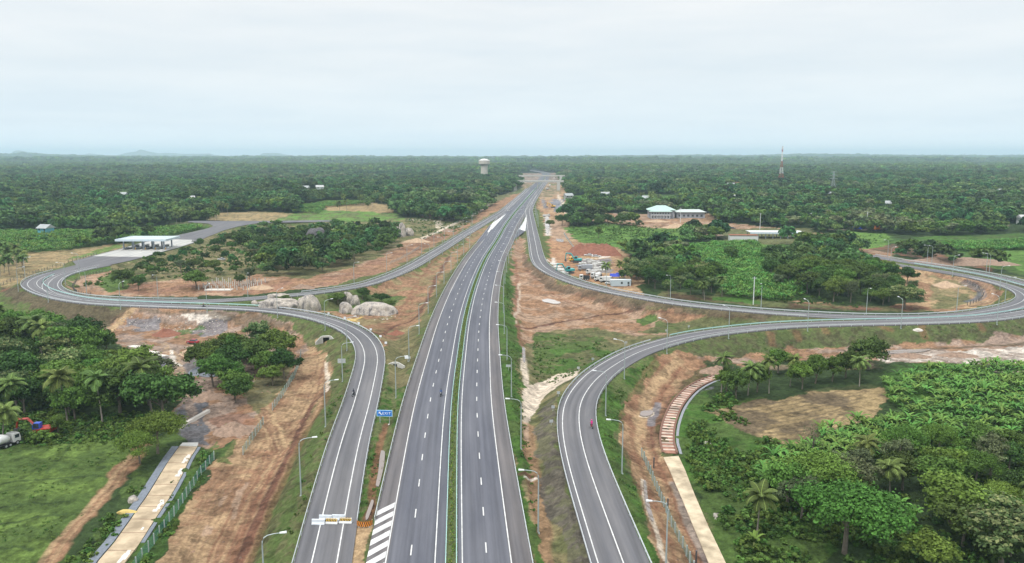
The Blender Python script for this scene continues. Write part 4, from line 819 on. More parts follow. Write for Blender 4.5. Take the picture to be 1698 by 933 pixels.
for wi, (wn, poly, sp, hh, kinds) in enumerate(WOODS):
    X, Y = darts(gpl(poly), sp, 500 + wi, .36); ok = dist_at(X, Y) > 7; X, Y = X[ok], Y[ok]; rs = random.Random(wi)
    rows = {}
    for x, y in zip(X, Y): rows.setdefault(int(round((y - Y.min()) / (sp * 1.0))), []).append((x, y))
    for r__, lst in rows.items():
        for j, (x, y) in enumerate(sorted(lst)): cand.append((y, x, rs.choice(kinds), hh * rs.uniform(.58, 1.15) * (.85 if wi > 5 else 1), wn, r__, j, len(lst)))
cand.sort(); NIND = 290 - nsingle
vis = cand[:NIND]; spare = cand[NIND:]
for y, x, k_, h_, wn, r__, j, n_ in vis:
    kd = k_.rstrip('0123456789'); base_ = CROWNW[kd] + ('' if kd == 'palm' else ' tree')
    plant(k_, x, y, h_, rnd.uniform(0, 6.28), f'{base_}, {ROWN[min(r__, 12)]} of the {wn}, {ORD[j]} from the left' if r__ < 12 else f'{base_} in the {ORD[r__]} row of the {wn}, {ORD[j]} from left', 'trees of the ' + wn, wsc=rnd.uniform(.88, 1.2))
print('single trees', nsingle, 'wood trees', len(vis), 'spare', len(spare))
# ---- the far woodland, one mass
far_meshes = []
for i, (mk, st, hh) in enumerate((('dark','round',10),('far','round',8),('dark','umbrella',9),('far','tall',10),('mid','round',8),('farl','round',7),('grey','airy',9),('farl','umbrella',8))):
    far_meshes.append(crown_mesh(f'far{i}', 900 + i, L[mk], H=hh, Wd=8.5, n=520, leaf=1.15, clumps=22, style=st, tipf=.3)[0])
vfar = []
for i, mk in enumerate(('far','dark','mid','farl')): vfar.append(crown_mesh(f'vfar{i}', 950 + i, L[mk], H=8, Wd=9, n=120, leaf=2.3, clumps=12, style='round')[0])
palm_far = [PROTO['palm0'][0]]
pts = []
def scatter(Y0, Y1, sp, seed, nk, k0, smin, smax, umax=.80, thin=0.0):
    rs = np.random.RandomState(seed); Yr = np.arange(Y0, Y1, sp)
    for yy in Yr:
        xs = np.arange(-umax * yy, umax * yy, sp); X = xs + rs.uniform(-.5, .5, len(xs)) * sp; Y = yy + rs.uniform(-.5, .5, len(xs)) * sp
        ok = ~in_field(X, Y) & (dist_at(X, Y) > 16) & (rs.uniform(size=len(X)) > thin)
        ok &= ~((np.abs(X - np.interp(Y, MAIN[:, 1], MAIN[:, 0])) < 34) & (Y < 3000))
        for hx, D_, w_, *_r in HOUSES:
            if abs(D_ - yy) < 60: ok &= ~((np.abs(X - (hx - 849) / FPX * Y) < w_ * .5 + 3) & (Y > D_ - 34) & (Y < D_ + 8))
        X, Y = X[ok], Y[ok]
        if not len(X): continue
        Z = height(X, Y); cl = fbm(X, Y, 60, 3, 77); sc_ = rs.uniform(smin, smax, len(X)) * (.7 + .6 * cl)
        kk = (k0 + np.floor(((fbm(X, Y, 35, 2, 78) * .8 + fbm(X, Y, 210, 2, 79) * 1.0 + rs.uniform(size=len(X)) * .8 - .25) / 2.1) * nk)).clip(k0, k0 + nk - 1)
        pts.append(np.column_stack([X, Y, Z - .3, sc_, sc_ * rs.uniform(.85, 1.35, len(X)), rs.uniform(0, 6.28, len(X)), kk]))
scatter(392, 1150, 7.2, 1, 8, 0, .5, 1.5, thin=.06)
scatter(1150, 2300, 9.5, 2, 8, 0, .55, 1.75, thin=.06)
P1 = np.vstack(pts)
# the near floor of the frame has its own woods; keep the mass out of what lies in front of them
nearW = np.ones(len(P1), bool)
for (wn, poly, sp, hh, kinds) in WOODS: nearW &= ~inpoly(P1[:, 0], P1[:, 1], gpl(poly))
P1 = P1[nearW]
sp_rows = [(x, y, hz(x, y) - .2, h_ / 9, h_ / 9, rnd.uniform(0, 6), rnd.randint(0, 5)) for y, x, k_, h_, *_ in spare]
if sp_rows: P1 = np.vstack([P1, sp_rows])
inst_stuff('woodland', P1, far_meshes)
pts = []
scatter(2300, 4500, 16, 3, 4, 0, .7, 2.5); scatter(4500, 11000, 36, 4, 4, 0, 1.3, 4.6, umax=.75)
P2 = np.vstack(pts); inst_stuff('distant_woodland', P2, vfar)
# palms mixed into the woodland edge
rs = np.random.RandomState(9); pal = []
for poly, n_ in (([(250,372),(345,368),(400,352),(345,345),(200,352),(150,376)], 34),([(560,352),(700,348),(760,330),(700,322),(560,340)], 40),([(1000,345),(1100,345),(1100,335),(960,335)], 20),([(0,462),(48,452),(40,436),(0,436)], 9),([(0,375),(120,372),(250,368),(150,355),(0,362)], 20)):
    W_ = gpl(poly); lo, hi = W_.min(0), W_.max(0); c_ = 0
    while c_ < n_:
        x, y = rs.uniform(lo[0], hi[0]), rs.uniform(lo[1], hi[1])
        if inpoly(np.array([x]), np.array([y]), W_)[0]: pal.append((x, y, hz(x, y) + rs.uniform(-3, 0), rs.uniform(.85, 1.15), 1, rs.uniform(0, 6), rs.randint(3))); c_ += 1
palm_all = []
for i in range(3):
    cm, tm = PROTO[f'palm{i}'][:2]; bm = bmesh.new(); bm.from_mesh(cm); n0 = len(bm.faces); bm.from_mesh(tm); me_ = bpy.data.meshes.new('palm_whole'); 
    for k_, f_ in enumerate(bm.faces): f_.material_index = 0 if k_ < n0 else 1
    bm.to_mesh(me_); bm.free(); me_.materials.append(L['palm']); me_.materials.append(palm_bark); palm_all.append(me_)
inst_stuff('palm_grove', pal, palm_all)
# ---- crops: plantations nobody could count
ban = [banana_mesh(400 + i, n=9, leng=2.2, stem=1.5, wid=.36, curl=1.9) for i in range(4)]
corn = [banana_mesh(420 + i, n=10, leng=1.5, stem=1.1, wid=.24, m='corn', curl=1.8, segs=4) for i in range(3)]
def crop(name, polys, sp, meshes, s0, s1, seed=1, gap=.05):
    rows = []; rs = np.random.RandomState(seed)
    for poly in polys:
        X, Y = darts(gpl(poly), sp, seed, .38); ok = (dist_at(X, Y) > 7) & (rs.uniform(size=len(X)) > gap); X, Y = X[ok], Y[ok]
        if len(X): s_ = rs.uniform(s0, s1, len(X)) * (.75 + .5 * fbm(X, Y, 12, 2, 5)); rows.append(np.column_stack([X, Y, height(X, Y) - .1, s_, s_ * rs.uniform(.9, 1.2, len(X)), rs.uniform(0, 6.28, len(X)), rs.randint(0, len(meshes), len(X))]))
    return inst_stuff(name, np.vstack(rows), meshes)
crop('banana_plantation', [[(0,424),(-150,424),(-150,388),(0,385),(120,386),(250,381),(330,374),(350,378),(300,389),(200,400),(110,416)],[(705,347),(760,341),(800,342),(785,354),(720,357)],[(490,344),(545,336),(620,336),(600,340),(540,344),(530,356),(490,352)]], 2.9, ban, .9, 1.35, 1)
crop('banana_plantation', [[(1262,828),(1258,790),(1300,752),(1340,745),(1400,725),(1470,706),(1560,706),(1780,700),(1780,730),(1560,738),(1480,755),(1400,792),(1330,830)],[(1455,640),(1500,625),(1560,612),(1620,612),(1800,606),(1800,680),(1640,700),(1500,695),(1470,670)],[(1330,770),(1360,720),(1440,705),(1480,690),(1480,720),(1400,770)]], 2.15, ban, .75, 1.3, 2, gap=.12)
crop('maize_field', [[(1130,410),(1250,400),(1275,425),(1395,432),(1330,452),(1260,490),(1170,472)],[(1200,465),(1330,445),(1345,485),(1300,502),(1190,492)],[(1560,405),(1700,400),(1800,398),(1800,412),(1600,418),(1545,414)],[(935,330),(985,327),(990,334),(940,340)]], 1.9, corn, 1.1, 1.7, 3)
crop('banana_plantation', [[(1020,330),(1130,328),(1130,345),(1010,343)]], 4.0, ban, 1.0, 1.5, 4)
# ---- rough growth on open ground
wd = [crown_mesh(f'weed{i}', 970 + i, L['weed'], H=1.2, Wd=2.0, n=90, leaf=.34, clumps=7, style='bush')[0] for i in range(3)]
def growth(name, polys, sp, s0, s1, thr, seed, meshes=wd):
    rows = []; rs = np.random.RandomState(seed)
    for poly in polys:
        X, Y = darts(gpl(poly), sp, seed, .5); ok = (dist_at(X, Y) > 1.0) & (fbm(X, Y, 8, 3, 31 + seed) + rs.uniform(-.08, .08, len(X)) > thr); X, Y = X[ok], Y[ok]
        if len(X): s_ = rs.uniform(s0, s1, len(X)); rows.append(np.column_stack([X, Y, height(X, Y) - .1, s_ * rs.uniform(.5, 1.1, len(X)), s_, rs.uniform(0, 6.28, len(X)), rs.randint(0, len(meshes), len(X))]))
    return inst_stuff(name, np.vstack(rows), meshes)
growth('undergrowth', [[(1150,800),(1140,720),(1158,682),(1205,650),(1262,728),(1330,735),(1455,690),(1700,690),(1800,960),(2000,1150),(1330,1150),(1230,960),(1190,860)]], 1.35, .6, 1.5, .42, 1)
growth('undergrowth', [[(236,950),(310,850),(352,765),(340,745),(300,830),(215,955)],[(120,930),(250,760),(300,745),(230,830),(150,940)],[(-40,560),(60,560),(165,582),(290,700),(230,730),(0,745)]], 1.3, .5, 1.3, .45, 2)
growth('undergrowth', [[(845,700),(833,650),(824,550),(836,455),(850,470),(850,540),(864,640),(885,800),(895,940),(882,940)],[(595,860),(614,725),(632,650),(668,650),(651,715),(625,830)],[(1000,660),(1060,605),(1090,600),(1045,650),(1028,700),(1040,780),(1090,900),(1060,860),(1005,770)]], 1.5, .25, .6, .5, 3)
growth('undergrowth', [[(885,555),(1000,570),(1050,580),(960,625),(880,620)],[(430,488),(620,478),(660,500),(560,515)],[(530,720),(570,600),(585,590),(575,660),(520,800),(480,930),(455,930),(500,800)]], 1.9, .3, .7, .53, 4)
growth('undergrowth', [[(100,470),(230,440),(340,400),(420,400),(430,460),(240,470),(160,480)],[(940,375),(1020,365),(1120,380),(1120,410),(1000,400)],[(1280,505),(1420,512),(1440,500),(1300,490)],[(670,362),(760,362),(780,372),(740,392),(680,400)]], 3.0, .5, 1.2, .54, 5)
tf = [crown_mesh(f'tuft{i}', 980 + i, L['weed'], H=.7, Wd=1.6, n=50, leaf=.22, clumps=5, style='bush')[0] for i in range(3)]
growth('rough_grass', [[(-40,745),(60,735),(215,712),(235,750),(50,960),(-40,960)],[(236,950),(310,850),(352,765),(300,760),(215,955)]], 1.5, .3, .7, .53, 7, tf)
growth('rough_grass', [[(940,382),(1000,374),(1130,384),(1130,408),(1040,412),(960,402)],[(1340,394),(1470,388),(1478,402),(1400,410)]], 3.2, .5, 1.5, .5, 8, tf)
growth('undergrowth', [[(1130,590),(1180,566),(1450,545),(1698,530),(1698,550),(1450,570),(1180,590)]], 2.2, .2, .5, .56, 6)
# ================================================================ street furniture
M_galv = mat('galvanised_steel', (.50, .53, .55), .45, .35, var=.08, scale=1.5, spec=.5); M_rail = mat('guardrail_steel', (.54, .57, .59), .5, .15, var=.10, scale=.6, spec=.5)
M_pole = mat('lamp_post_steel', (.36, .41, .41), .5, .3, var=.06, spec=.5); M_head = mat('lamp_casing', (.70, .72, .72), .4, .0, var=.04); M_tealrail = mat('median_rail_paint', (.42, .66, .62), .5, .1, var=.08, scale=.5)
M_black = mat('black_rubber', (.02, .02, .022), .8, var=.2); M_glass = mat('dark_glass', (.03, .04, .05), .12, .0, var=.1, spec=.8); M_white = mat('white_paint', (.60, .61, .61), .45, var=.06, scale=1.5); M_conc2 = mat('concrete', (.46, .45, .42), .9, var=.16, scale=1.2, bump=.02)
M_conc_new = mat('new_concrete', (.50, .49, .46), .85, var=.12, scale=.9); M_steel = mat('dark_steel', (.10, .10, .11), .5, .5)
_post = MB().box(-.06, .06, -.05, .05, -.9, .62).build('post', M_galv, link=False).data
def rail_run(P, label, mbeam=M_rail, group=None, step=4.0, h=.75, name='guardrail', back=None, posts=100):
    P = np.asarray(P); nn = normals(P); z = zroad(P[:, 1]); o0 = np.array([P[0, 0], P[0, 1], z[0]])
    r_ = empty(name, o0, 0, label, 'guardrail', group)
    prof = [(-.04, h - .34), (-.08, h - .26), (-.02, h - .18), (-.08, h - .10), (-.04, h), (.02, h), (.02, h - .34)]
    v = []; f = []; K_ = len(prof)
    for i in range(len(P)):
        for a, b_ in prof: v.append((P[i, 0] + nn[i, 0] * a - o0[0], P[i, 1] + nn[i, 1] * a - o0[1], z[i] + b_ - o0[2]))
    for i in range(len(P) - 1):
        for k in range(K_): a = i * K_ + k; b_ = i * K_ + (k + 1) % K_; f.append((a, b_, b_ + K_, a + K_))
    mesh_obj('beam', v, f, mbeam, r_)
    s = arclen(P); t = np.arange(0, s[-1], step); X = np.interp(t, s, P[:, 0]); Y = np.interp(t, s, P[:, 1]); ZZ_ = zroad(Y); A = np.interp(t, s, np.unwrap(np.arctan2(nn[:, 1], nn[:, 0])))
    order = np.argsort(X ** 2 + Y ** 2)
    for k in order[:posts]:
        o = bpy.data.objects.new('post', _post); col.objects.link(o); o.parent = r_; o.location = (X[k] - o0[0] + .05 * math.cos(A[k]), Y[k] - o0[1] + .05 * math.sin(A[k]), ZZ_[k] - o0[2]); o.rotation_euler = (0, 0, A[k])
    if len(order) > posts:
        b = MB()
        for k in order[posts:]: b.box(-.06, .06, -.05, .05, -.9, .62, Matrix.Rotation(A[k], 3, 'Z'), (X[k] - o0[0], Y[k] - o0[1], ZZ_[k] - o0[2]))
        tag(b.build('post', M_galv, r_), kind='stuff')
    return r_
def s_at(P, px, py, h=0.0):
    q = at_road(px, py, h)[:2]; d = np.hypot(P[:, 0] - q[0], P[:, 1] - q[1]); return arclen(P)[int(np.argmin(d))]
sM = lambda x, y: s_at(MAIN, x, y)
s_nose = s_at(MAIN, 617, 866); s_mergeL = s_at(MAIN, 812, 383); 
rail_run(offset(clipline(MAIN, sM(700, 866), sM(838, 378)), -12.35), 'guardrail along the left edge of the motorway between the two ramp noses')
rail_run(offset(clipline(MAIN, 5, sM(838, 378)), 11.65), 'guardrail along the right edge of the motorway before the right ramp leaves')
rail_run(offset(clipline(MAIN, 0, sM(890, 311)), -.78), 'left steel rail of the planted motorway median', M_tealrail, 'median rails'); rail_run(offset(clipline(MAIN, 0, sM(890, 311)), .78), 'right steel rail of the planted motorway median', M_tealrail, 'median rails')
rail_run(offset(clipline(MAIN, sM(880, 322), sM(898, 303)), -12.5), 'guardrail on the far left of the motorway before the flyover')
rail_run(offset(clipline(R1, 5, S1 - 25), -W1 - .05), 'guardrail round the outer side of the left exit ramp and loop')
rail_run(clipline(R1, s_at(R1, 592, 866, .6), s_at(R1, 450, 507.5, .6)), 'guardrail on the inner side of the exit ramp beside the boulders')
rail_run(offset(clipline(R1, s_at(R1, 440, 507, .6), S1 - 40), .4), 'median rail between the two carriageways of the left loop', M_tealrail)
rail_run(clipline(R2, 12, s_at(R2, 331, 494, .6)), 'guardrail on the inside of the left loop beside the bare earth')
rail_run(clipline(R2, s_at(R2, 500, 483, .6), S2 - 20), 'guardrail on the far side of the upper left ramp')
rail_run(offset(clipline(R2, s_at(R2, 470, 486, .6), s_at(R2, 812, 359, .6)), W2), 'guardrail on the near side of the upper left ramp')
rail_run(clipline(R3, 30, s_at(R3, 1600, 459, .6)), 'guardrail on the far side of the right exit ramp and inner loop')
rail_run(offset(clipline(R3, s_at(R3, 888, 369, .6), s_at(R3, 1340, 516, .6)), W3), 'guardrail on the near side of the right exit ramp above the slope')
rail_run(clipline(R4, 0, s_at(R4, 1082, 562, .6)), 'guardrail on the left of the near right ramp'); rail_run(clipline(R4, s_at(R4, 1107, 555, .6), S4 - 40), 'guardrail between near right ramp and right loop carriageways', M_tealrail)
rail_run(offset(clipline(R4, 0, s_at(R4, 1046, 603, .6) - 4), W4), 'guardrail on the right of the near right ramp beside the earth track')
rail_run(offset(clipline(R4, s_at(R4, 1110, 577, .6), S4), W4), 'guardrail round the outer side of the right loop')
# planted strip between the median rails
hp = []; rs = np.random.RandomState(4); mp_ = clipline(MAIN, 0, sM(885, 318))
hs_ = arclen(mp_)
for s in np.arange(0, hs_[-1], .55):
    x, y = np.interp(s, hs_, mp_[:, 0]), np.interp(s, hs_, mp_[:, 1]); q = rs.uniform(.30, .58); hp.append((x + rs.uniform(-.35, .35), y, zroad(y), q, q * rs.uniform(.6, .9), rs.uniform(0, 6), rs.randint(3)))
inst_stuff('median_planting', hp, [crown_mesh(f'hedge{i}', 990 + i, L['hedge'], H=1.4, Wd=1.3, n=60, leaf=.26, clumps=6, style='bush', tipf=.35)[0] for i in range(3)])
# street lamps
lb_ = MB().tube([(0, 0, -1.2), (0, 0, .4), (0, 0, 9.0)], [.17, .14, .085], 8); lb_.box(-.22, .22, -.22, .22, -1.0, .05)
lpole = lb_.build('pole', M_pole, link=False, smooth=False).data
arm_pts = [(0, 0, 8.9), (.04, 0, 9.5), (.25, 0, 9.95), (.7, 0, 10.25), (1.5, 0, 10.42), (2.4, 0, 10.5)]
larm = MB().tube(arm_pts, [.085, .08, .075, .07, .06, .055], 7).build('arm', M_pole, link=False, smooth=True).data
hb = MB(); 
hv = [(2.25, -.10, 10.44), (2.25, .10, 10.44), (3.15, .19, 10.50), (3.15, -.19, 10.50), (2.25, -.08, 10.60), (2.25, .08, 10.60), (3.1, .15, 10.68), (3.1, -.15, 10.68)]
hb.add(hv, [(0, 1, 2, 3), (4, 7, 6, 5), (0, 4, 5, 1), (1, 5, 6, 2), (2, 6, 7, 3), (3, 7, 4, 0)]); lhead = hb.build('lamp_head', M_head, link=False).data
def lamps(P, off, s0, step, n, label, group, toward=-1, s1=1e9):
    s = arclen(P); nn = normals(P)
    for k in range(n):
        q = s0 + step * k
        if q > min(s[-1], s1): break
        x, y = np.interp(q, s, P[:, 0]), np.interp(q, s, P[:, 1]); n_ = np.array([np.interp(q, s, nn[:, 0]), np.interp(q, s, nn[:, 1])]); x, y = x + n_[0] * off, y + n_[1] * off
        r_ = empty('street_lamp', (x, y, min(hz(x, y), float(zroad(y)))), math.atan2(n_[1] * toward, n_[0] * toward), label % ORD[k], 'street lamp', group)
        for me, nm in ((lpole, 'pole'), (larm, 'arm'), (lhead, 'lamp_head')):
            o = bpy.data.objects.new(nm, me); col.objects.link(o); o.parent = r_
lamps(MAIN, 13.6, s_at(MAIN, 752, 880) , 35, 20, 'grey street lamp on the right verge of the motorway, %s from the front', 'lamps on the right verge of the motorway', -1, sM(850, 360))
lamps(MAIN, -14.6, s_at(MAIN, 756, 655), 35, 10, 'grey street lamp between exit ramp and motorway, %s from the front', 'lamps on the left verge of the motorway', 1, sM(823, 400))
lamps(R1, -W1 - 2.2, s_at(R1, 568, 980, .6), 35.5, 13, 'grey street lamp outside the left exit ramp and loop, %s from the front', 'lamps round the left exit ramp', 1, S1 - 20)
lamps(R2, -1.6, 30, 37, 5, 'grey street lamp inside the left loop, %s from the toll end', 'lamps inside the left loop', 1); lamps(R2, -1.6, s_at(R2, 592, 469, .6), 36, 9, 'street lamp beyond the upper left ramp, %s from the loop', 'lamps on the far side of the upper left ramp', 1)
lamps(R2, W2 + 1.6, s_at(R2, 690, 432, .6), 36, 5, 'street lamp this side of the upper left ramp, %s from the loop', 'lamps on the near side of the upper left ramp', -1)
lamps(R3, -1.8, s_at(R3, 884, 355, .6), 24, 5, 'street lamp on grass right of the right exit ramp, %s from top', 'lamps at the top of the right exit ramp', 1)
lamps(R3, -1.8, s_at(R3, 1000, 474, .6), 38, 9, 'street lamp beyond the right exit ramp, %s counted from the yard', 'lamps on the far side of the right ramp', 1)
lamps(R4, W4 + 2.2, s_at(R4, 965, 880, .6) - 10, 35, 14, 'street lamp outside the near right ramp, %s from the front', 'lamps on the outer side of the near right ramp', -1)
lamps(R4, W4 + 2.2, S4 - 110, 34, 4, 'street lamp on the upper right loop, %s from the bend', 'lamps above the right loop', -1)
# road sign at the exit
def text_mesh(txt, size, m, parent, name='lettering', loc=(0, 0, 0), align='CENTER', ext=.01):
    cu = bpy.data.curves.new(name, 'FONT'); cu.body = txt; cu.size = size; cu.align_x = align; cu.align_y = 'CENTER'; cu.extrude = ext; cu.offset = .006; cu.space_character = 1.22
    t_ = bpy.data.objects.new(name, cu); col.objects.link(t_); bpy.context.view_layer.update(); me = bpy.data.meshes.new_from_object(t_.evaluated_get(bpy.context.evaluated_depsgraph_get())); bpy.data.objects.remove(t_)
    me.materials.clear(); me.materials.append(m); o = bpy.data.objects.new(name, me); col.objects.link(o); o.parent = parent; o.location = loc; o.rotation_euler = (math.pi / 2, 0, 0); return o
M_blue = mat('sign_blue', (.015, .16, .55), .4, var=.05); M_signw = mat('sign_white', (.80, .84, .88), .4, var=.03); M_border = mat('sign_border', (.45, .72, .90), .4, var=.03)
p = gp(638, 704); sg = empty('road_sign', p, R(-4), 'blue EXIT sign with white arrow on two posts between exit ramp and motorway', 'road sign')
MB().box(-1.75, 1.75, .0, .05, 1.9, 3.35).build('border', M_border, sg); MB().box(-1.63, 1.63, -.03, -.003, 2.02, 3.23).build('sign_board', M_blue, sg)
for s_ in (-1.05, 1.05): MB().tube([(s_, .12, -.4), (s_, .12, 3.2)], .07, 8).build('post', M_galv, sg); MB().box(s_ - .3, s_ + .3, -.2, .42, -.3, .12).build('footing', M_conc_new, sg)
text_mesh('EXIT', .80, M_signw, sg, loc=(.46, -.045, 2.60))
ar = MB(); a0 = Vector((-.62, -.045, 2.30)); a1 = Vector((-1.28, -.045, 2.98)); d = (a1 - a0).normalized(); s_ = Vector((-d.z, 0, d.x)) * .11
ar.add([a0 + s_, a0 - s_, a1 - d * .3 - s_, a1 - d * .3 + s_], [(0, 1, 2, 3)]); ar.add([a1, a1 + Vector((.52, 0, -.02)), a1 + Vector((.0, 0, -.52))], [(0, 1, 2)]); ar.build('arrow', M_signw, sg)
# barriers closing the exit ramp
M_grey = mat('barrier_grey', (.62, .66, .70), .6, var=.08); M_yel = mat('barrier_yellow', (.85, .55, .12), .6, var=.05)
def barrier(x, y, rz, striped, label, L_=2.05, h=.82):
    r_ = empty('barrier', (x, y, .03), rz, label, 'barrier', 'barriers across the exit ramp'); b = MB(); pr = [(-.30, 0), (.30, 0), (.30, .12), (.14, .35), (.11, h), (-.11, h), (-.14, .35), (-.30, .12)]
    n = len(pr); b.add([(sx * L_ / 2, u, w_) for sx in (-1, 1) for u, w_ in pr], [tuple(range(n))[::-1], tuple(range(n, 2 * n))] + [(k, (k + 1) % n, (k + 1) % n + n, k + n) for k in range(n)]); b.build('body', M_grey if not striped else M_white, r_)
    if striped:
        for mm_, off_, nm in ((M_black, 0, 'black_stripes'), (M_yel, .13, 'yellow_stripes')):
            q = MB(); x0 = -L_ / 2 + .05 + off_
            while x0 + .3 < L_ / 2: q.add([(x0, -.165, .40), (x0 + .16, -.165, .40), (x0 + .30, -.14, h - .03), (x0 + .14, -.14, h - .03)], [(0, 1, 2, 3)]); q.add([(x0, -.1, h + .004), (x0 + .12, -.1, h + .004), (x0 + .2, .1, h + .004), (x0 + .08, .1, h + .004)], [(0, 1, 2, 3)]); x0 += .26
            q.build(nm, mm_, r_)
for px_, py_, st, lb in ((528, 869, 0, 'plain grey barrier left in the front row across the exit ramp'), (549.5, 868, 1, 'yellow and black striped barrier, front row middle, on the exit ramp'), (573, 867, 1, 'yellow and black striped barrier, front row right end, on the exit ramp'), (540, 862, 0, 'plain pale barrier in the back row on the exit ramp, left'), (561.5, 861.5, 0, 'plain pale barrier in the back row on the exit ramp, right')):
    q = at(px_, py_, 0); barrier(q[0], q[1], R(-3), st, lb)
# striped bull-nose between the rails
M_or = mat('chevron_orange', (.75, .27, .03), .5, var=.05)
a = at(592.5, 866, .4); b_ = at(617, 866, .4); cx_, cy_ = (a[0] + b_[0]) / 2, a[1]; rr = (b_[0] - a[0]) / 2 + .1
cb = empty('chevron_barrier', (cx_, cy_, 0), 0, 'orange and black striped crash barrier closing the nose between exit ramp and motorway', 'crash barrier'); q1 = MB(); q2 = MB(); q3 = MB()
for k in range(24):
    t0, t1 = math.pi * (1 + k / 24), math.pi * (1 + (k + 1) / 24); f0 = lambda t_, z: (rr * math.cos(t_), rr * .75 * math.sin(t_), z)
    sh = .35 / rr
    for qq, o_ in ((q1, 0), (q2, 1)):
        if k % 2 == o_: 
            qq.add([f0(t0, .12), f0(t1, .12), f0(min(t1 + sh, 2 * math.pi), .98), f0(min(t0 + sh, 2 * math.pi), .98)], [(0, 1, 2, 3)])
q1.build('orange_panel', M_or, cb); q2.build('black_panel', M_black, cb)
for k in range(5): t_ = math.pi * (1 + k / 4); q3.tube([(rr * .93 * math.cos(t_), rr * .70 * math.sin(t_), -.3), (rr * .93 * math.cos(t_), rr * .70 * math.sin(t_), .9)], .06, 6)
q3.build('post_row', M_galv, cb)
# curve markers (small boards)
def marker(px_, py_, label, w_=.75, h=1.25, m=M_signw, rz=0.0, cat='marker board', grp=None, wd_=.6):
    p = gp(px_, py_); r_ = empty('marker_board', p, rz, label, cat, grp); MB().tube([(0, 0, -.4), (0, 0, h)], .05, 6).build('post', M_galv, r_); MB().box(-w_ / 2, w_ / 2, -.07, -.04, h - wd_, h + .05).build('board', m, r_); return r_
for k, (x, y) in enumerate([(481,509),(514,514.5),(545,521),(572,529),(595,538),(615,548.5),(631,560),(640,571)]): marker(x, y + 2, f'small white marker board behind the inner rail of the exit ramp, {ORD[k]} from the left', grp='marker boards behind the exit ramp rail')
for k, (x, y) in enumerate([(914,705),(917,681),(926,657),(959,615),(983,600),(1038,572),(1105,552),(1142,545)]): marker(x, y, f'small grey marker board left of the near right ramp, {ORD[k]} from the front', m=M_galv, grp='marker boards beside the near right ramp')
marker(567, 612, 'grey back of a road sign on the slope of the left exit ramp', 2.2, 3.0, M_galv, wd_=1.2, cat='road sign'); marker(676, 600, 'small white sign on the left verge of the motorway', 1.6, 1.6, M_signw, cat='road sign'); marker(843, 614, 'small grey sign on the right verge of the motorway', 1.3, 1.6, M_galv, cat='road sign')
# fences
M_net = mat('fence_net', (.10, .34, .30), .7, var=.1); M_fpost = mat('concrete_post', (.34, .38, .37), .9, var=.1)
def fence(pts, label, h=1.9, step=2.6, net=True, mpost=M_fpost, pw=.09, name='fence', wires=3):
    P = resample(gpl(pts), step); z = height(P[:, 0], P[:, 1]); o0 = np.array([P[0, 0], P[0, 1], z[0]]); r_ = empty(name, o0, 0, label, 'fence')
    pm_ = MB().box(-pw, pw, -pw, pw, -.4, h).build('post', mpost, link=False).data; order = np.argsort(P[:, 1]); 
    for i in order[:100]: o = bpy.data.objects.new('post', pm_); col.objects.link(o); o.parent = r_; o.location = (P[i, 0] - o0[0], P[i, 1] - o0[1], z[i] - o0[2]); o.rotation_euler = (rnd.uniform(-.04, .04), rnd.uniform(-.04, .04), .3)
    b = MB(); mm_ = M_net if net else M_galv
    for i in range(len(P) - 1):
        a = Vector((*P[i], z[i])) - Vector(o0); c = Vector((*P[i + 1], z[i + 1])) - Vector(o0); d_ = c - a; u = Vector((d_.x, d_.y, 0)).normalized() * .02
        hs__ = [h * .95 * k / 8 + .08 for k in range(9)] if net else [h * .9 * (k + 1) / wires for k in range(wires)]
        for hh in hs__: t_ = .022; b.add([a + Vector((0, 0, hh - t_)), c + Vector((0, 0, hh - t_)), c + Vector((0, 0, hh + t_)), a + Vector((0, 0, hh + t_))], [(0, 1, 2, 3)])
        if net:
            for k in range(12): q = a.lerp(c, k / 12); b.add([q - u, q + u, q + u + Vector((0, 0, h * .97)), q - u + Vector((0, 0, h * .97))], [(0, 1, 2, 3)])
    b.build('net' if net else 'wires', mm_, r_); return r_
fence([(172,1040),(225,945),(262,893),(300,838),(332,790),(355,762)], 'green net fence on concrete posts between slab road and earth strip, lower left')
fence([(403,754),(420,728),(437,703)], 'short green net fence left of the earth strip'); fence([(452,680),(470,655),(487,628),(498,600),(499,588)], 'green net fence below the tree clump beside the exit ramp')
fence([(1064,757),(1075,780),(1090,815),(1112,870),(1135,915),(1150,950),(1185,1040)], 'fence on grey posts between earth track and concrete lane, lower right')
fence([(645,440),(668,428),(695,412)], 'pale post fence on bare earth beyond the upper left ramp', 1.6, 3.0, False); fence([(0,474),(40,460),(90,443),(135,430),(160,423)], 'row of dark fence posts outside the left loop', 1.6, 3.4, False, mat('dark_post', (.10, .10, .09), .9))
fence([(186,448),(150,456),(128,465),(120,476),(128,486),(150,489)], 'dark post fence round the earth track inside the left loop', 1.5, 2.6, False, mat('dark_post', (.10, .10, .09)))
fence([(1604,506),(1622,500),(1631,490),(1622,478),(1604,468)], 'dark post fence along the drain inside the right loop', 1.5, 3, False, mat('dark_post', (.10, .10, .09)))
fence([(935,388),(943,400),(952,412)], 'thin post fence beside the muddy strip right of the motorway', 1.6, 3, False)
for k, (x, y) in enumerate([(1084,776),(1107,847),(1154,936)]):
    p = gp(x, y); tag(MB().box(-.12, .12, -.12, .12, -.3, 2.3).build('marker_post', M_steel), 'black marker post beside the concrete lane, ' + ['farthest', 'middle', 'nearest'][k] + ' of three', 'post', 'black marker posts').location = p
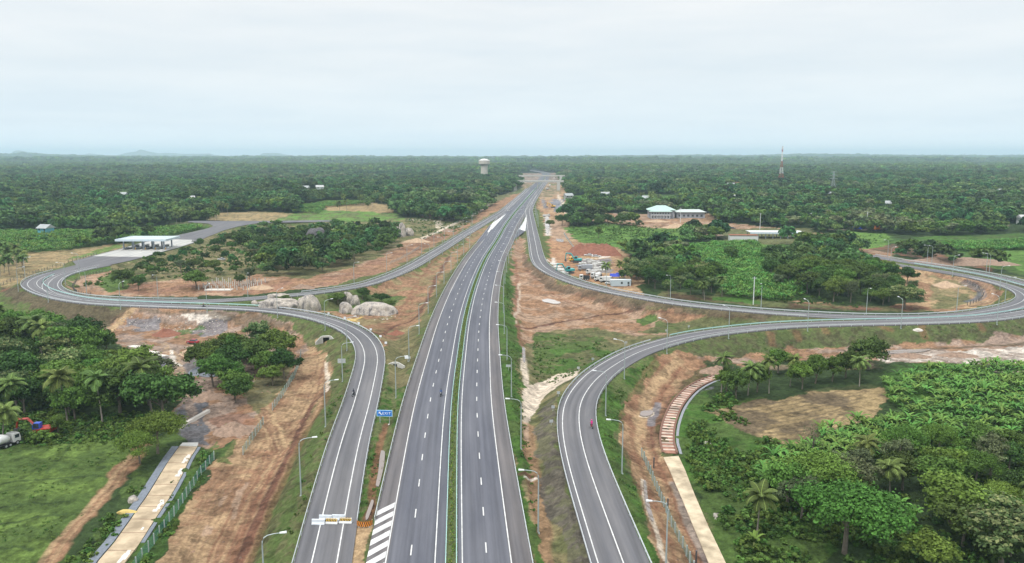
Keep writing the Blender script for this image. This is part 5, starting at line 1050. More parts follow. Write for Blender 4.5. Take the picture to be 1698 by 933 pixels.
# lower-left slab road, right-hand lane, drains
M_slab = mat('earth_stained_concrete', (.34, .265, .175), .9, var=.22, scale=.35, c2=(.44, .35, .24)); M_patch = mat('white_concrete', (.58, .54, .49), .85, var=.1); M_sheet = mat('slate_sheet', (.15, .17, .20), .7, var=.2)
def land_ribbon(name, Pl, Pr, lift, m, n=60, th=.3, kind='structure'):
    A = resample(np.asarray(Pl), 1.0); B = resample(np.asarray(Pr), 1.0); k = max(len(A), len(B)); ta = np.linspace(0, 1, k)
    A = np.column_stack([np.interp(ta, np.linspace(0, 1, len(A)), A[:, j]) for j in range(2)]); B = np.column_stack([np.interp(ta, np.linspace(0, 1, len(B)), B[:, j]) for j in range(2)])
    M2 = (A + B) / 2; z = np.convolve(np.pad(np.maximum(np.maximum(height(A[:, 0], A[:, 1]), height(B[:, 0], B[:, 1])), height(M2[:, 0], M2[:, 1])), 6, mode='edge'), np.ones(13) / 13, 'valid') + lift
    v = []; 
    for Q, dz in ((A, -th - .6), (A, 0), (B, 0), (B, -th - .6)): v += [(Q[i, 0], Q[i, 1], z[i] + dz) for i in range(k)]
    f = [(r * k + i, (r + 1) * k + i, (r + 1) * k + i + 1, r * k + i + 1) for r in range(3) for i in range(k - 1)]; f += [(0, k, 2 * k, 3 * k), (k - 1, 4 * k - 1, 3 * k - 1, 2 * k - 1)]
    o = mesh_obj(name, v, f, m); 
    if kind: tag(o, kind=kind)
    return o, A, B, z
SL = gpl([(88,1060),(152,960),(162,933),(189,900),(216,865),(243,826),(266,788),(284,760),(298,741)]); SR = gpl([(142,1060),(190,960),(208,933),(232,900),(254,865),(281,826),(302,788),(316,760),(327,741)])
so, A, B, z = land_ribbon('slab_road', SL, SR, .12, M_slab)
jn = MB(); pt = MB(); rs = random.Random(5); k = len(A); s = arclen((A + B) / 2)
for q in np.arange(3, s[-1], 5.2):
    i = int(np.searchsorted(s, q)); i = min(i, k - 2); a, b_ = A[i], B[i]; t_ = (A[i + 1] - A[i]); t_ /= np.linalg.norm(t_); jn.add([(*a, z[i] + .02), (*b_, z[i] + .02), (*(b_ + t_ * .16), z[i] + .02), (*(a + t_ * .16), z[i] + .02)], [(0, 1, 2, 3)])
for q in np.arange(2, s[-1] - 6, 1.0):
    if fbm(np.array([q]), np.array([0.]), 5, 2, 8)[0] < .47: continue
    i = int(np.searchsorted(s, q)); a, b_ = A[i], B[i]; t_ = A[i + 1] - A[i]; t_ /= np.linalg.norm(t_); f0 = .72 + rs.uniform(-.04, .06); f1 = f0 + rs.uniform(.10, .24)
    pt.add([(*(a + (b_ - a) * f0), z[i] + .03), (*(a + (b_ - a) * min(f1, .97)), z[i] + .03), (*(a + (b_ - a) * min(f1 + rs.uniform(-.05, .05), .97) + t_ * 1.1), z[i] + .03), (*(a + (b_ - a) * (f0 + rs.uniform(-.03, .03)) + t_ * 1.1), z[i] + .03)], [(0, 1, 2, 3)])
tag(jn.build('slab_joint', mat('earth_joint', (.20, .12, .08), .95)), kind='structure'); tag(pt.build('slab_patch', M_patch), kind='structure')
land_ribbon('path_edge', SL - np.array([1.7, 0]), SL - np.array([.2, 0]), .16, M_sheet); land_ribbon('path_edge', SR[3:] + np.array([.15, 0]), SR[3:] + np.array([.8, 0]), .10, M_sheet)
land_ribbon('slab_road', gpl([(298,741),(303,735)]), gpl([(327,741),(329,735)]), .2, M_conc_new)
CL = gpl([(1228,1060),(1185,960),(1174,933),(1150,875),(1128,822),(1110,780),(1100,759)]); CR = gpl([(1265,1060),(1214,960),(1201,933),(1175,875),(1152,822),(1136,780),(1125,758)])
land_ribbon('concrete_lane', CL, CR, .18, mat('sandy_concrete', (.34, .275, .185), .9, var=.34, scale=.3, c2=(.46, .38, .27)))
# stepped drain beside the right track
DC = resample(catmull(gpl([(1190,624),(1165,634),(1142,649),(1122,672),(1110,700),(1106,728),(1111,752)]), 1), 1.0); dn = normals(DC); zc_ = np.convolve(np.pad(height(DC[:, 0], DC[:, 1]), 5, mode='edge'), np.ones(11) / 11, 'valid'); o0 = Vector((DC[0][0], DC[0][1], zc_[0]))
dr_ = empty('stepped_drain', o0, 0, 'stepped open drain with pale concrete cross ribs beside the earth track', 'drain')
for sg_ in (-1, 1):
    b = MB()
    for i in range(len(DC) - 1):
        a = DC[i] + dn[i] * 1.5 * sg_; c = DC[i + 1] + dn[i + 1] * 1.5 * sg_; w0 = dn[i] * .22; w1 = dn[i + 1] * .22
        b.add([(*(a - w0), zc_[i] - .5), (*(a + w0), zc_[i] - .5), (*(c + w1), zc_[i + 1] - .5), (*(c - w1), zc_[i + 1] - .5), (*(a - w0), zc_[i] + .35), (*(a + w0), zc_[i] + .35), (*(c + w1), zc_[i + 1] + .35), (*(c - w1), zc_[i + 1] + .35)], [(4, 5, 6, 7), (0, 4, 7, 3), (1, 2, 6, 5)])
    b.v = [tuple(Vector(q) - o0) for q in b.v]; b.build('side_wall', mat('red_stained_concrete', (.17, .09, .065), .95, var=.2), dr_)
for i in range(1, len(DC) - 1, 2):
    a = DC[i]; n_ = dn[i]; t_ = np.array([-n_[1], n_[0]]); b = MB(); P4 = [a - n_ * 1.3 - t_ * .42, a + n_ * 1.3 - t_ * .42, a + n_ * 1.3 + t_ * .42, a - n_ * 1.3 + t_ * .42]
    b.add([(*q, zc_[i] - .4) for q in P4] + [(*q, zc_[i] + .2) for q in P4], [(4, 5, 6, 7), (0, 1, 5, 4), (1, 2, 6, 5), (2, 3, 7, 6), (3, 0, 4, 7)]); b.v = [tuple(Vector(q) - o0) for q in b.v]; b.build('rib', mat('rib_concrete', (.42, .33, .27), .85, var=.35, scale=.5, rand=.25), dr_)
land_ribbon('drain_edge', DC + dn * -2.6, DC + dn * -2.0, .1, mat('gravel_edge', (.22, .23, .25), .95, var=.3, scale=3))
land_ribbon('drain_bed', DC + dn * -1.6, DC + dn * 1.6, .0, mat('drain_soil', (.26, .13, .09), .95, var=.3, scale=1), th=0)
for k, (x, y) in enumerate([(224,575.5),(237,580),(251,585),(265,590.5)]):
    p = gp(x, y); b = MB(); b.add([(-2.6, -1.1, -.1), (1.6, -1.3, -.1), (2.6, 1.1, -.1), (-1.6, 1.3, -.1), (-2.6, -1.1, .22), (1.6, -1.3, .22), (2.6, 1.1, .22), (-1.6, 1.3, .22)], [(4, 5, 6, 7), (0, 1, 5, 4), (1, 2, 6, 5), (2, 3, 7, 6), (3, 0, 4, 7)]); o = b.build('concrete_slab', M_patch); o.location = p + np.array([0, 0, .15]); o.rotation_euler = (0, 0, R(-22)); tag(o, f'white concrete slab over the drain at the lower left wood, {ORD[k]} from the left', 'slab', 'white slabs over the drain')
a = gp(296, 712); c = gp(346, 683); mid = (a + c) / 2; L_ = np.hypot(*(c - a)[:2]); o = MB().box(-L_ / 2, L_ / 2, -.45, .45, -.1, .75).build('concrete_beam', M_patch); o.location = mid; o.rotation_euler = (0, 0, math.atan2(c[1] - a[1], c[0] - a[0])); tag(o, 'long white precast beam lying on grey ground above the slab road', 'beam')
# culvert mouths
def culvert(px_, py_, rz, label, w_=3.4, h=2.2):
    p = gp(px_, py_); r_ = empty('culvert', p, rz, label, 'culvert'); b = MB(); b.box(-w_ / 2, -w_ / 2 + .4, -.4, .3, -.5, h); b.box(w_ / 2 - .4, w_ / 2, -.4, .3, -.5, h); b.box(-w_ / 2 + .4, w_ / 2 - .4, -.4, .3, h - .45, h + .05); b.build('headwall', M_conc2, r_)
    for sg_ in (-1, 1): MB().add([(sg_ * w_ / 2, -.4, -.5), (sg_ * (w_ / 2 + 1.8), -2.2, -.5), (sg_ * (w_ / 2 + 1.8), -2.2, .4), (sg_ * w_ / 2, -.4, h), (sg_ * (w_ / 2 + .25), -.3, -.5), (sg_ * (w_ / 2 + 2), -2.1, -.5), (sg_ * (w_ / 2 + 2), -2.1, .4), (sg_ * (w_ / 2 + .25), -.3, h)], [(0, 1, 2, 3), (4, 7, 6, 5), (3, 2, 6, 7), (1, 5, 6, 2)]).build('wing_wall', M_conc2, r_)
    MB().box(-w_ / 2 + .4, w_ / 2 - .4, .31, .4, -.5, h - .45).build('opening_shade', mat('culvert_dark', (.015, .013, .012), .95), r_)  # near-black panel closing the mouth, painted shade of the culvert's inside
culvert(541, 566, R(10), 'concrete culvert mouth at the top of the earth strip below the exit ramp', 2.8, 1.9); culvert(655, 606, R(5), 'small concrete culvert mouth between exit ramp and motorway', 1.9, 1.0)
# puddles and wet mud
def puddle(pts, m, lift=.2, name='puddle'):
    P = gpl(pts); zz = float(np.median(height(P[:, 0], P[:, 1]))) + lift; o = flat(name, catmull(np.vstack([P, P[:1]]), 1)[:-1], lambda x, y: hz(x, y) + lift, m); return o
W_mud = mat('muddy_water', (.215, .175, .155), .12, var=.06, scale=.3, spec=.6); W_pale = mat('pale_water', (.42, .38, .35), .15, var=.05, spec=.6)
for P_ in ([(632,748),(638,750),(637,770),(633,790),(628,808),(623,806),(627,785),(629,765)],[(899,497),(912,496),(929,501),(926,504),(912,503),(900,500)],[(1063,683),(1078,680),(1083,686),(1072,691),(1061,689)],[(1067,798),(1071,800),(1075,830),(1084,862),(1080,864),(1070,835)],[(1470,582),(1540,579),(1528,584),(1475,587)],[(616,830),(620,833),(610,862),(606,858)],[(905,360),(910,362),(911,382),(907,388),(904,372)],[(922,396),(933,397),(934,401),(924,400)],[(1163,734),(1176,733),(1180,738),(1168,740)],[(866,576),(870,578),(871,600),(867,598)]):
    puddle(P_, W_mud if P_[0][0] not in (1163, 899, 905) else W_pale)
# ================================================================ rocks and heaps
def rock_mat():
    m = bpy.data.materials.new('granite'); m.use_nodes = True; t = m.node_tree; b = t.nodes['Principled BSDF']; b.inputs['Roughness'].default_value = .92
    co = N(t, 'ShaderNodeTexCoord'); mp = N(t, 'ShaderNodeMapping'); mp.inputs['Scale'].default_value = (.5, .5, .18); t.links.new(co.outputs['Object'], mp.inputs[0])
    n1 = N(t, 'ShaderNodeTexNoise', Scale=1.0, Detail=7.0, Roughness=.7); t.links.new(mp.outputs[0], n1.inputs['Vector']); n2 = N(t, 'ShaderNodeTexNoise', Scale=2.4, Detail=5.0, Roughness=.7); t.links.new(co.outputs['Object'], n2.inputs['Vector'])
    r = N(t, 'ShaderNodeValToRGB'); t.links.new(n1.outputs[0], r.inputs[0]); e_ = r.color_ramp.elements; e_[0].position = .36; e_[0].color = (.09, .085, .088, 1); e_[1].position = .56; e_[1].color = (.44, .39, .335, 1); q = e_.new(.44); q.color = (.29, .265, .245, 1)
    r2 = N(t, 'ShaderNodeMapRange'); r2.inputs[1].default_value = .3; r2.inputs[2].default_value = .7; r2.inputs[3].default_value = .6; r2.inputs[4].default_value = 1.35; t.links.new(n2.outputs[0], r2.inputs[0])
    vm = N(t, 'ShaderNodeVectorMath', operation='SCALE'); t.links.new(r.outputs[0], vm.inputs[0]); t.links.new(r2.outputs[0], vm.inputs[3]); t.links.new(vm.outputs[0], b.inputs['Base Color'])
    bp = N(t, 'ShaderNodeBump'); bp.inputs['Distance'].default_value = .3; t.links.new(n2.outputs[0], bp.inputs['Height']); t.links.new(bp.outputs[0], b.inputs['Normal']); return m
M_rock = rock_mat(); M_rockd = mat('dark_granite', (.10, .095, .10), .95, var=.35, scale=.8, bump=.2)
def boulder(px_, py_, size, label, seed=0, rz=0.0, m=None, up=.0, freq=.25, amp=.22, name='boulder', flatten=0.0):
    p = gp(px_, py_); bm = bmesh.new(); bmesh.ops.create_icosphere(bm, subdivisions=5, radius=1)
    for v in bm.verts:
        d = v.co.normalized(); n_ = mnoise.fractal(d * 1.3 + Vector((seed * 7.1, seed, 0)), .9, 2.1, 5); k = 1 + n_ * amp
        z = d.z * k; 
        if z > 1 - flatten: z = 1 - flatten + (z - 1 + flatten) * .3
        v.co = Vector((d.x * k * size[0] / 2, d.y * k * size[1] / 2, z * size[2]))
    me = bpy.data.meshes.new(name); bm.to_mesh(me); bm.free(); me.materials.append(m or M_rock); me.polygons.foreach_set('use_smooth', [True] * len(me.polygons))
    o = bpy.data.objects.new(name, me); col.objects.link(o); o.location = p + np.array([0, size[1] * .3, up]); o.rotation_euler = (0, 0, rz); return tag(o, label, 'boulder')
boulder(620, 522, (18, 9, 4.6), 'long whale-backed boulder with dark streaks, right of the domed boulder', 1, R(-4), freq=.2, amp=.16)
boulder(572, 519, (5.5, 5, 4.2), 'blunt boulder at the left end of the long boulder', 2)
boulder(576, 502, (4.2, 4, 3.4), 'left one of the two round boulders perched behind the long boulder', 3, up=1.2)
boulder(588, 505, (4.2, 4, 3.2), 'right one of the two round boulders perched behind the long boulder', 4, up=.8)
boulder(509, 516, (9.5, 8, 6.6), 'big domed grey boulder behind the exit ramp rail', 5, amp=.15)
boulder(458, 511, (15, 7, 4.0), 'wide dark-streaked boulder behind the ramp, left of the domed boulder', 6, amp=.3, flatten=.25); boulder(462, 500, (9.5, 6, 4.4), 'layered rock slab on top behind the wide streaked boulder', 7, amp=.35, flatten=.4); boulder(440, 508, (7, 5, 2.4), 'low grey rock at the left end of the rock group', 8, amp=.3); boulder(421, 504, (3, 2.5, 1.4), 'small pale rock lying left of the rock group', 9)
boulder(655, 391, (8, 6, 6), 'left grey boulder at the edge of the loop wood', 11, up=1); boulder(666, 392, (6, 6, 9), 'tall middle grey boulder at the edge of the loop wood', 12, up=1); boulder(677, 391, (8, 6, 5), 'right grey boulder at the edge of the loop wood', 13, up=1)
boulder(524, 408, (17, 10, 9.5), 'dark rock rising among the trees inside the left loop', 14, m=M_rockd, up=2.5)
boulder(219, 833, (2.0, 1.6, 1.1), 'grey stone in the grass left of the slab road', 15); boulder(210, 851, (3.6, 1.1, .5), 'low yellowish stone left of the slab road', 16, m=mat('yellow_stone', (.50, .38, .14), .9)); boulder(1523, 549, (3.4, 1.5, .9), 'pale stone lying on the slope below the right loop', 17, m=M_patch)
def rubble(name, polys, sp, seed, m, s0=.3, s1=1.1, thr=.5):
    ms = []
    for k in range(3):
        bm = bmesh.new(); bmesh.ops.create_icosphere(bm, subdivisions=1, radius=.42)
        for v in bm.verts: v.co = Vector((v.co.x * 1.2, v.co.y, v.co.z * .7)) * (1 + .5 * mnoise.noise(v.co * 3 + Vector((k * 5, 0, 0))))
        me = bpy.data.meshes.new(name); bm.to_mesh(me); bm.free(); me.materials.append(m); ms.append(me)
    return growth(name, polys, sp, s0, s1, thr, seed, ms)
rubble('stones', [[(236,960),(300,855),(362,765),(450,655),(498,580),(545,557),(548,640),(497,712),(425,868),(385,960)],[(165,548),(235,508),(440,520),(520,565),(450,655),(360,745),(298,700),(262,610)]], 1.7, 41, mat('clod', (.20, .125, .085), .95, var=.4, rand=.4), .25, .9, .50)
rubble('stones', [[(1085,592),(1170,590),(1270,590),(1120,650),(1092,735),(1160,860),(1200,950),(1105,950),(1038,760),(1045,665)],[(865,400),(900,455),(1130,512),(1120,552),(1000,560),(868,570)],[(570,540),(640,480),(760,405),(800,395),(700,545),(640,590)]], 2.2, 42, mat('clod', (.20, .125, .085)), .25, .8, .52)
rubble('stones', [[(430,512),(665,512),(665,526),(540,524),(430,513)],[(1455,585),(1700,575),(1700,600),(1470,603)],[(200,525),(380,521),(372,552),(205,548)]], 1.3, 43, mat('pale_stone', (.36, .33, .29), .95, var=.3, rand=.4), .3, 1.0, .46)
def heap(px_, py_, size, label, m, seed=0, name='earth_heap', cat='earth heap', ridge=False):
    p = gp(px_, py_); n = 40; v = []; f = []
    for j in range(n + 1):
        for i in range(n + 1):
            u, w_ = i / n * 2 - 1, j / n * 2 - 1; r_ = math.hypot(u, w_) if not ridge else max(abs(u) ** 3, abs(w_)); q = mnoise.fractal(Vector((u * 2.2 + seed, w_ * 2.2, seed)), .8, 2, 5)
            v.append((u * size[0] / 2, w_ * size[1] / 2, size[2] * max(0, 1 - r_ * (1 + .25 * q)) ** .9 * (1 + .3 * q) + q * .12 * size[2] * (r_ < .98) - .25))
    for j in range(n):
        for i in range(n): a = j * (n + 1) + i; f.append((a, a + 1, a + n + 2, a + n + 1))
    o = mesh_obj(name, v, f, m, smooth=True); o.location = p + np.array([0, size[1] * .35, .0]); return tag(o, label, cat)
H_red = mat('heap_red', (.20, .085, .055), .95, var=.25, scale=.8, bump=.15); H_brown = mat('heap_brown', (.24, .165, .12), .95, var=.35, scale=1.2, bump=.2); H_slate = mat('heap_gravel', (.19, .21, .24), .95, var=.2, scale=2.5, bump=.1); H_tan = mat('heap_tan', (.38, .27, .18), .95, var=.25, scale=.8, bump=.15)
heap(987, 423, (32, 22, 6.5), 'large dark red earth heap behind the construction yard', H_red, 1, ridge=True)
heap(378, 722, (9, 9, 2.2), 'brown rubble heap between slab road and earth strip', H_brown, 2); heap(338, 664, (9, 8, 2.0), 'red-brown clod heap above the white beam', H_brown, 3); heap(345, 622, (15, 13, 4.2), 'blue-grey gravel heap beside the tree clump, lower left', H_slate, 4, 'gravel_heap', 'gravel heap')
heap(268, 558, (11, 10, 2.4), 'dark red earth heap on the ground below the left loop', H_red, 5); heap(212, 546, (8, 6, 1.2), 'low stony heap beside the sandy track below the left loop', H_brown, 6); heap(318, 590, (12, 9, 2.8), 'tan earth bank behind the gravel heap', H_tan, 7)
heap(658, 556, (9, 6, 1.6), 'red earth heap between exit ramp and motorway', H_red, 8); heap(430, 480, (16, 7, 2.2), 'brown earth heap in front of the loop wood', H_tan, 9); heap(500, 478, (12, 6, 2.0), 'brown earth heap right of the layered rocks', H_brown, 10); heap(690, 402, (22, 12, 3.0), 'tan earth mound right of the grey boulders', H_tan, 11); heap(742, 384, (14, 9, 2.5), 'dark earth heap on the field left of the merging ramp', H_brown, 12)
heap(1592, 440, (70, 18, 3.4), 'long brown earth bank outside the right loop', H_brown, 13, ridge=True); heap(1560, 437, (24, 12, 3.0), 'lumpy brown heap on the left end of the long earth bank', H_brown, 14); heap(1362, 396, (26, 14, 3.4), 'red-brown heap right of the long shed', H_red, 15); heap(1578, 476, (14, 12, 2.4), 'tan heap on the bare earth inside the right loop', H_tan, 16); heap(1125, 378, (26, 12, 3.6), 'orange earth heap in front of the green-roofed building', H_tan, 17); heap(1090, 368, (28, 8, 2.0), 'long earth bank below the green-roofed building', H_tan, 18); heap(992, 364, (18, 7, 3.0), 'orange earth heap behind the trees by the junction', mat('heap_orange', (.40, .17, .09), .95, var=.2), 19); heap(1192, 620, (12, 7, 2.2), 'dark earth bank above the stepped drain', H_brown, 20)
heap(1510, 594, (20, 6, 1.6), 'dark spoil heap in the flooded mud', H_brown, 21); heap(1590, 592, (18, 5, 1.4), 'dark spoil heap at the right of the flooded mud', H_brown, 22)
# ================================================================ vehicles
PAL = {}
def paint(c, nm): return mat('car_paint_' + nm, c, .35, .0, var=.03, spec=.6)
def extrude(b, prof, y0, y1): n = len(prof); b.add([(x, y0, z) for x, z in prof] + [(x, y1, z) for x, z in prof], [tuple(range(n)), tuple(range(2 * n - 1, n - 1, -1))] + [((k + 1) % n, k, k + n, (k + 1) % n + n) for k in range(n)]); return b
def wheel(parent, x, y, r, w_=.22, name='wheel'):
    b = MB().tube([(x, y - w_ / 2, r), (x, y + w_ / 2, r)], r, 14); o = b.build(name, M_black, parent); MB().tube([(x, y - w_ / 2 - .01, r), (x, y + w_ / 2 + .01, r)], r * .55, 10).build('rim', M_galv, o); return o
def bev(o, w_=.05, s=2): m = o.modifiers.new('b', 'BEVEL'); m.width = w_; m.segments = s; m.limit_method = 'ANGLE'; return o
def car(loc, rz, m, label, L_=4.2, group=None, cat='car', name='parked_car'):
    r_ = empty(name, loc, rz, label, cat, group); k = L_ / 4.2
    b = MB(); extrude(b, [(-2.1 * k, .3), (2.1 * k, .3), (2.1 * k, .62), (1.95 * k, .82), (1.05 * k, .95), (-1.7 * k, .98), (-2.05 * k, .9)], -.84, .84); bev(b.build('body', m, r_), .09)
    b = MB(); P_ = [(-1.55 * k, .97), (1.0 * k, .95), (.35 * k, 1.42), (-1.1 * k, 1.44)]; b.add([(x, s_ * (.78 if i < 2 else .62), z) for s_ in (-1, 1) for i, (x, z) in enumerate(P_)], [(0, 1, 2, 3), (7, 6, 5, 4), (0, 4, 5, 1), (1, 5, 6, 2), (2, 6, 7, 3), (3, 7, 4, 0)]); b.build('windows', M_glass, r_)
    MB().box(-1.05 * k, .32 * k, -.60, .60, 1.43, 1.47).build('roof', m, r_)
    for x in (-1.3 * k, 1.3 * k):
        for y in (-.76, .76): wheel(r_, x, y, .32)
    for y in (-.6, .6): MB().box(2.08 * k, 2.12 * k, y - .17, y + .17, .62, .74).build('headlight', M_head, r_)
    return r_
def truck(loc, rz, mc, mb, label, L_=7.0, group=None, kind='tipper', name='truck', cat='truck'):
    r_ = empty(name, loc, rz, label, cat, group); x1 = L_ / 2; b = MB(); extrude(b, [(x1 - 1.8, .7), (x1, .7), (x1, 1.6), (x1 - .25, 2.6), (x1 - 1.8, 2.7)], -1.1, 1.1); bev(b.build('cab', mc, r_), .08)
    b = MB(); b.add([(x1 + .01, -.95, 1.62), (x1 + .01, .95, 1.62), (x1 - .22, .95, 2.45), (x1 - .22, -.95, 2.45)], [(0, 1, 2, 3)]); 
    for s_ in (-1.11, 1.11): b.box(x1 - 1.4, x1 - .4, s_ - .01, s_ + .01, 1.6, 2.35)
    b.build('windows', M_glass, r_); MB().box(-x1, x1 - .1, -.5, .5, .55, .85).build('chassis', M_steel, r_)
    b = MB(); x2 = x1 - 2.0
    if kind == 'tipper':
        b.box(-x1, x2, -1.15, 1.15, 1.0, 1.15); b.box(-x1, x2, -1.15, -1.05, 1.15, 2.2); b.box(-x1, x2, 1.05, 1.15, 1.15, 2.2); b.box(-x1, -x1 + .1, -1.05, 1.05, 1.15, 2.1); b.box(x2 - .1, x2, -1.05, 1.05, 1.15, 2.45); b.build('tipper_body', mb, r_)
    elif kind == 'mixer':
        b.tube([(x2 - .1, 0, 1.6), (x2 - .8, 0, 1.75), (x2 - 2.6, 0, 2.15), (-x1 + .3, 0, 2.6)], [.55, 1.0, 1.15, .45], 14); b.build('drum', mb, r_, smooth=True); MB().box(-x1 + .1, -x1 + .5, -.4, .4, .9, 2.2).build('chute', M_steel, r_)
    else: b.box(-x1, x2, -1.15, 1.15, 1.0, 3.0); bev(b.build('cargo_box', mb, r_), .05)
    for x in (-x1 + 1.0, -x1 + 2.0, x1 - .9):
        for y in (-.95, .95): wheel(r_, x, y, .48, .35)
    return r_
def excavator(loc, rz, m, label, scale=1.0, name='excavator', swing=0.0, boomdown=0.0, mc=None, body=None):
    r_ = empty(name, loc, rz, label, 'excavator'); r_.scale = (scale,) * 3
    for y in (-1.15, 1.15): extrude(MB(), [(-1.9, .25), (-1.6, 0), (1.6, 0), (1.9, .25), (1.9, .6), (1.6, .85), (-1.6, .85), (-1.9, .6)], y - .3, y + .3).build('track', M_steel, r_)
    MB().cyl(0, 0, .6, 1.05, .7).build('turntable', M_steel, r_)
    bev(extrude(MB(), [(-2.2, 1.05), (1.3, 1.05), (1.3, 1.6), (-.4, 1.9), (-2.2, 2.0)], -1.3, 1.3).build('body', body or m, r_), .1)
    c_ = extrude(MB(), [(-.2, 1.6), (1.35, 1.6), (1.35, 2.3), (1.0, 3.0), (-.2, 3.0)], .25, 1.25).build('cab', mc or m, r_); bev(c_, .06)
    q = MB(); q.box(1.36, 1.38, .35, 1.15, 1.75, 2.3); q.box(0, 1.1, 1.255, 1.27, 1.95, 2.85); q.box(0, 1.1, .23, .245, 1.95, 2.85); q.build('windows', M_glass, c_)
    B0, B1, B2, B3 = Vector((1.1, -.2, 1.5)), Vector((2.9, -.2, 4.0 - boomdown)), Vector((5.0, -.2, 4.1 - boomdown * 1.4)), Vector((5.3, -.2, 1.3 - boomdown * .3))
    MB().tube([B0, B1, B2], [.26, .32, .2], 4).build('boom', m, r_); MB().tube([B2 + Vector((-.3, 0, .3)), B2, B3], [.16, .24, .15], 4).build('arm', m, r_)
    extrude(MB(), [(4.9, .2), (5.7, .5), (5.6, 1.4), (5.1, 1.5), (4.7, .8)], -.75, .35).build('bucket', M_steel, r_); MB().tube([Vector((1.6, -.2, 1.6)), (B1 + B0) / 2 + Vector((.5, 0, .1))], .1, 6).build('hydraulic_ram', M_galv, r_); return r_
P_w = paint((.58, .58, .57), 'white'); P_red = paint((.30, .02, .03), 'red'); P_dark = paint((.03, .035, .045), 'dark'); P_teal = paint((.03, .30, .30), 'teal'); P_orange = paint((.65, .20, .03), 'orange'); P_yel = paint((.70, .40, .04), 'yellow'); P_blue = paint((.03, .08, .45), 'blue'); P_grey = paint((.30, .32, .35), 'grey'); P_redd = paint((.40, .035, .02), 'bright_red')
car(gp(320, 569), R(170), P_red, 'dark red car parked on bare ground below the left loop', cat='car'); car(gp(367, 431), R(175), P_w, 'white van-like car half hidden among trees inside the left loop', 4.4)
car(at_road(843.5, 350), R(80), P_w, 'white car driving on the left carriageway near the merge', name='car'); truck(at_road(906, 358) + np.array([0, 0, -.8]), R(5), P_w, P_w, 'white truck on the earth crossing right of the motorway', 6.5)
car(gp(1048, 355), R(10), P_dark, 'dark car on the earth road by the green-roofed building'); car(gp(1215, 379), R(0), P_dark, 'dark car on the road above the white wall', 4.5); truck(gp(1421, 381), R(5), P_blue, P_blue, 'blue truck on the far road right of the long shed', 7.5, kind='box'); excavator(gp(1453, 383), R(20), P_orange, 'orange excavator on the far road beside the blue truck', 1.5)
excavator(gp(957, 435), R(170), P_teal, 'teal excavator in the middle of the construction yard', 1.25, body=P_teal); excavator(gp(943, 453), R(200), P_teal, 'teal excavator next to the right exit ramp rail', 1.25); excavator(gp(917, 344), R(180), P_yel, 'small yellow excavator on the strip right of the motorway', 1.2)
truck(gp(951, 433), R(200), P_yel, H_tan, 'tan tipper truck left of the middle teal excavator', 5.0)
for k, (x, y, rz_, kd) in enumerate([(981,455,150,'tipper'),(989,461,155,'mixer'),(995,466,150,'tipper'),(1004,468,155,'box')]): truck(gp(x, y), R(rz_), P_w, P_w, f'white truck in the parked row at the yard, {ORD[k]} from the left', 5.6, 'white trucks parked at the yard', kd)
car(gp(1012, 471), R(160), P_w, 'white van at the right end of the parked row at the yard', 5.2); car(gp(976, 424), R(175), P_w, 'white car parked below the dark red heap, left one', 5.6); car(gp(989, 426), R(5), P_w, 'white car parked below the dark red heap, right one', 5.6)
truck(gp(969, 464), R(180), P_w, P_dark, 'dark tipper truck with white cab roof left of the white trucks', 5.0); truck(gp(970, 448), R(185), P_grey, P_grey, 'grey truck among the precast blocks in the yard', 7.5, kind='box')
excavator(gp(72, 722), R(180), P_redd, 'red digger with blue cab under the trees at the left edge', 1.15, body=P_redd, mc=P_blue, boomdown=.6); truck(gp(14, 739), R(70), P_w, P_w, 'white mixer truck at the left edge beside the grass field', 4.6, kind='mixer')
for k, (px_, py_, mm_) in enumerate([(213,413.5,P_dark),(229,412.5,P_grey),(246,412,P_dark)]): car(at(px_, py_, .06), R(40), mm_, ['black car in the leftmost toll lane', 'grey car in the second toll lane', 'dark car in the third toll lane'][k])
# precast stacks in the yard, site office, tents
bs = [(975,432,6,2,1.2),(984,436,7,2,1.5),(994,439,8,3,1.3),(966,438,4,3,1.2),(998,446,9,2.5,1.4),(990,450,9,2.5,1.2),(981,443,5,2,1.6)]
for k, (x, y, L_, W_, H_) in enumerate(bs):
    r_ = empty('precast_stack', gp(x, y), R(8), f'stack of grey precast concrete pieces in the yard, {ORD[k]} of seven counted from the left', 'precast stack', 'precast stacks in the yard')
    r_['label'] = ['grey precast stack nearest the white cars', 'grey precast stack below the right white car', 'long grey precast stack at the back right of the yard', 'low grey precast stack beside the middle teal excavator', 'long grey precast stack left of the yard palm', 'long grey precast stack just behind the white trucks', 'short tall precast stack behind the grey truck'][k]
    for j in range(3): MB().box(-L_ / 2 + j * L_ / 3 + .1, -L_ / 2 + (j + 1) * L_ / 3 - .1, -W_ / 2, W_ / 2, 0, H_ * (.8 + .2 * (j % 2))).build('block', M_conc2 if j % 2 else M_conc_new, r_)
for k, (x, y) in enumerate([(915,437.5),(921,442),(928,446.5),(935,451)]):
    r_ = empty('pipe_stack', gp(x + 3, y + 2), R(-35), f'stack of grey concrete pipes beside the right exit ramp rail, {ORD[k]} from the left', 'pipe stack', 'pipe stacks by the ramp')
    for j in range(4): MB().tube([(-2.4, j * 1.1 - 1.6, .55), (2.4, j * 1.1 - 1.6, .55)], .52, 10).build('pipe', M_conc2, r_)
p = gp(1029, 474); o_ = empty('site_office', p, R(0), 'pale blue-grey site office cabin at the right end of the yard', 'cabin'); wb = MB().box(-4.6, 4.6, -1.5, 1.5, .1, 2.9).build('wall', mat('cabin_wall', (.42, .50, .54), .6, var=.06), o_); bev(wb, .08); MB().box(-4.75, 4.75, -1.6, 1.6, 2.9, 3.1).build('roof', mat('cabin_roof', (.60, .66, .68), .6), o_)
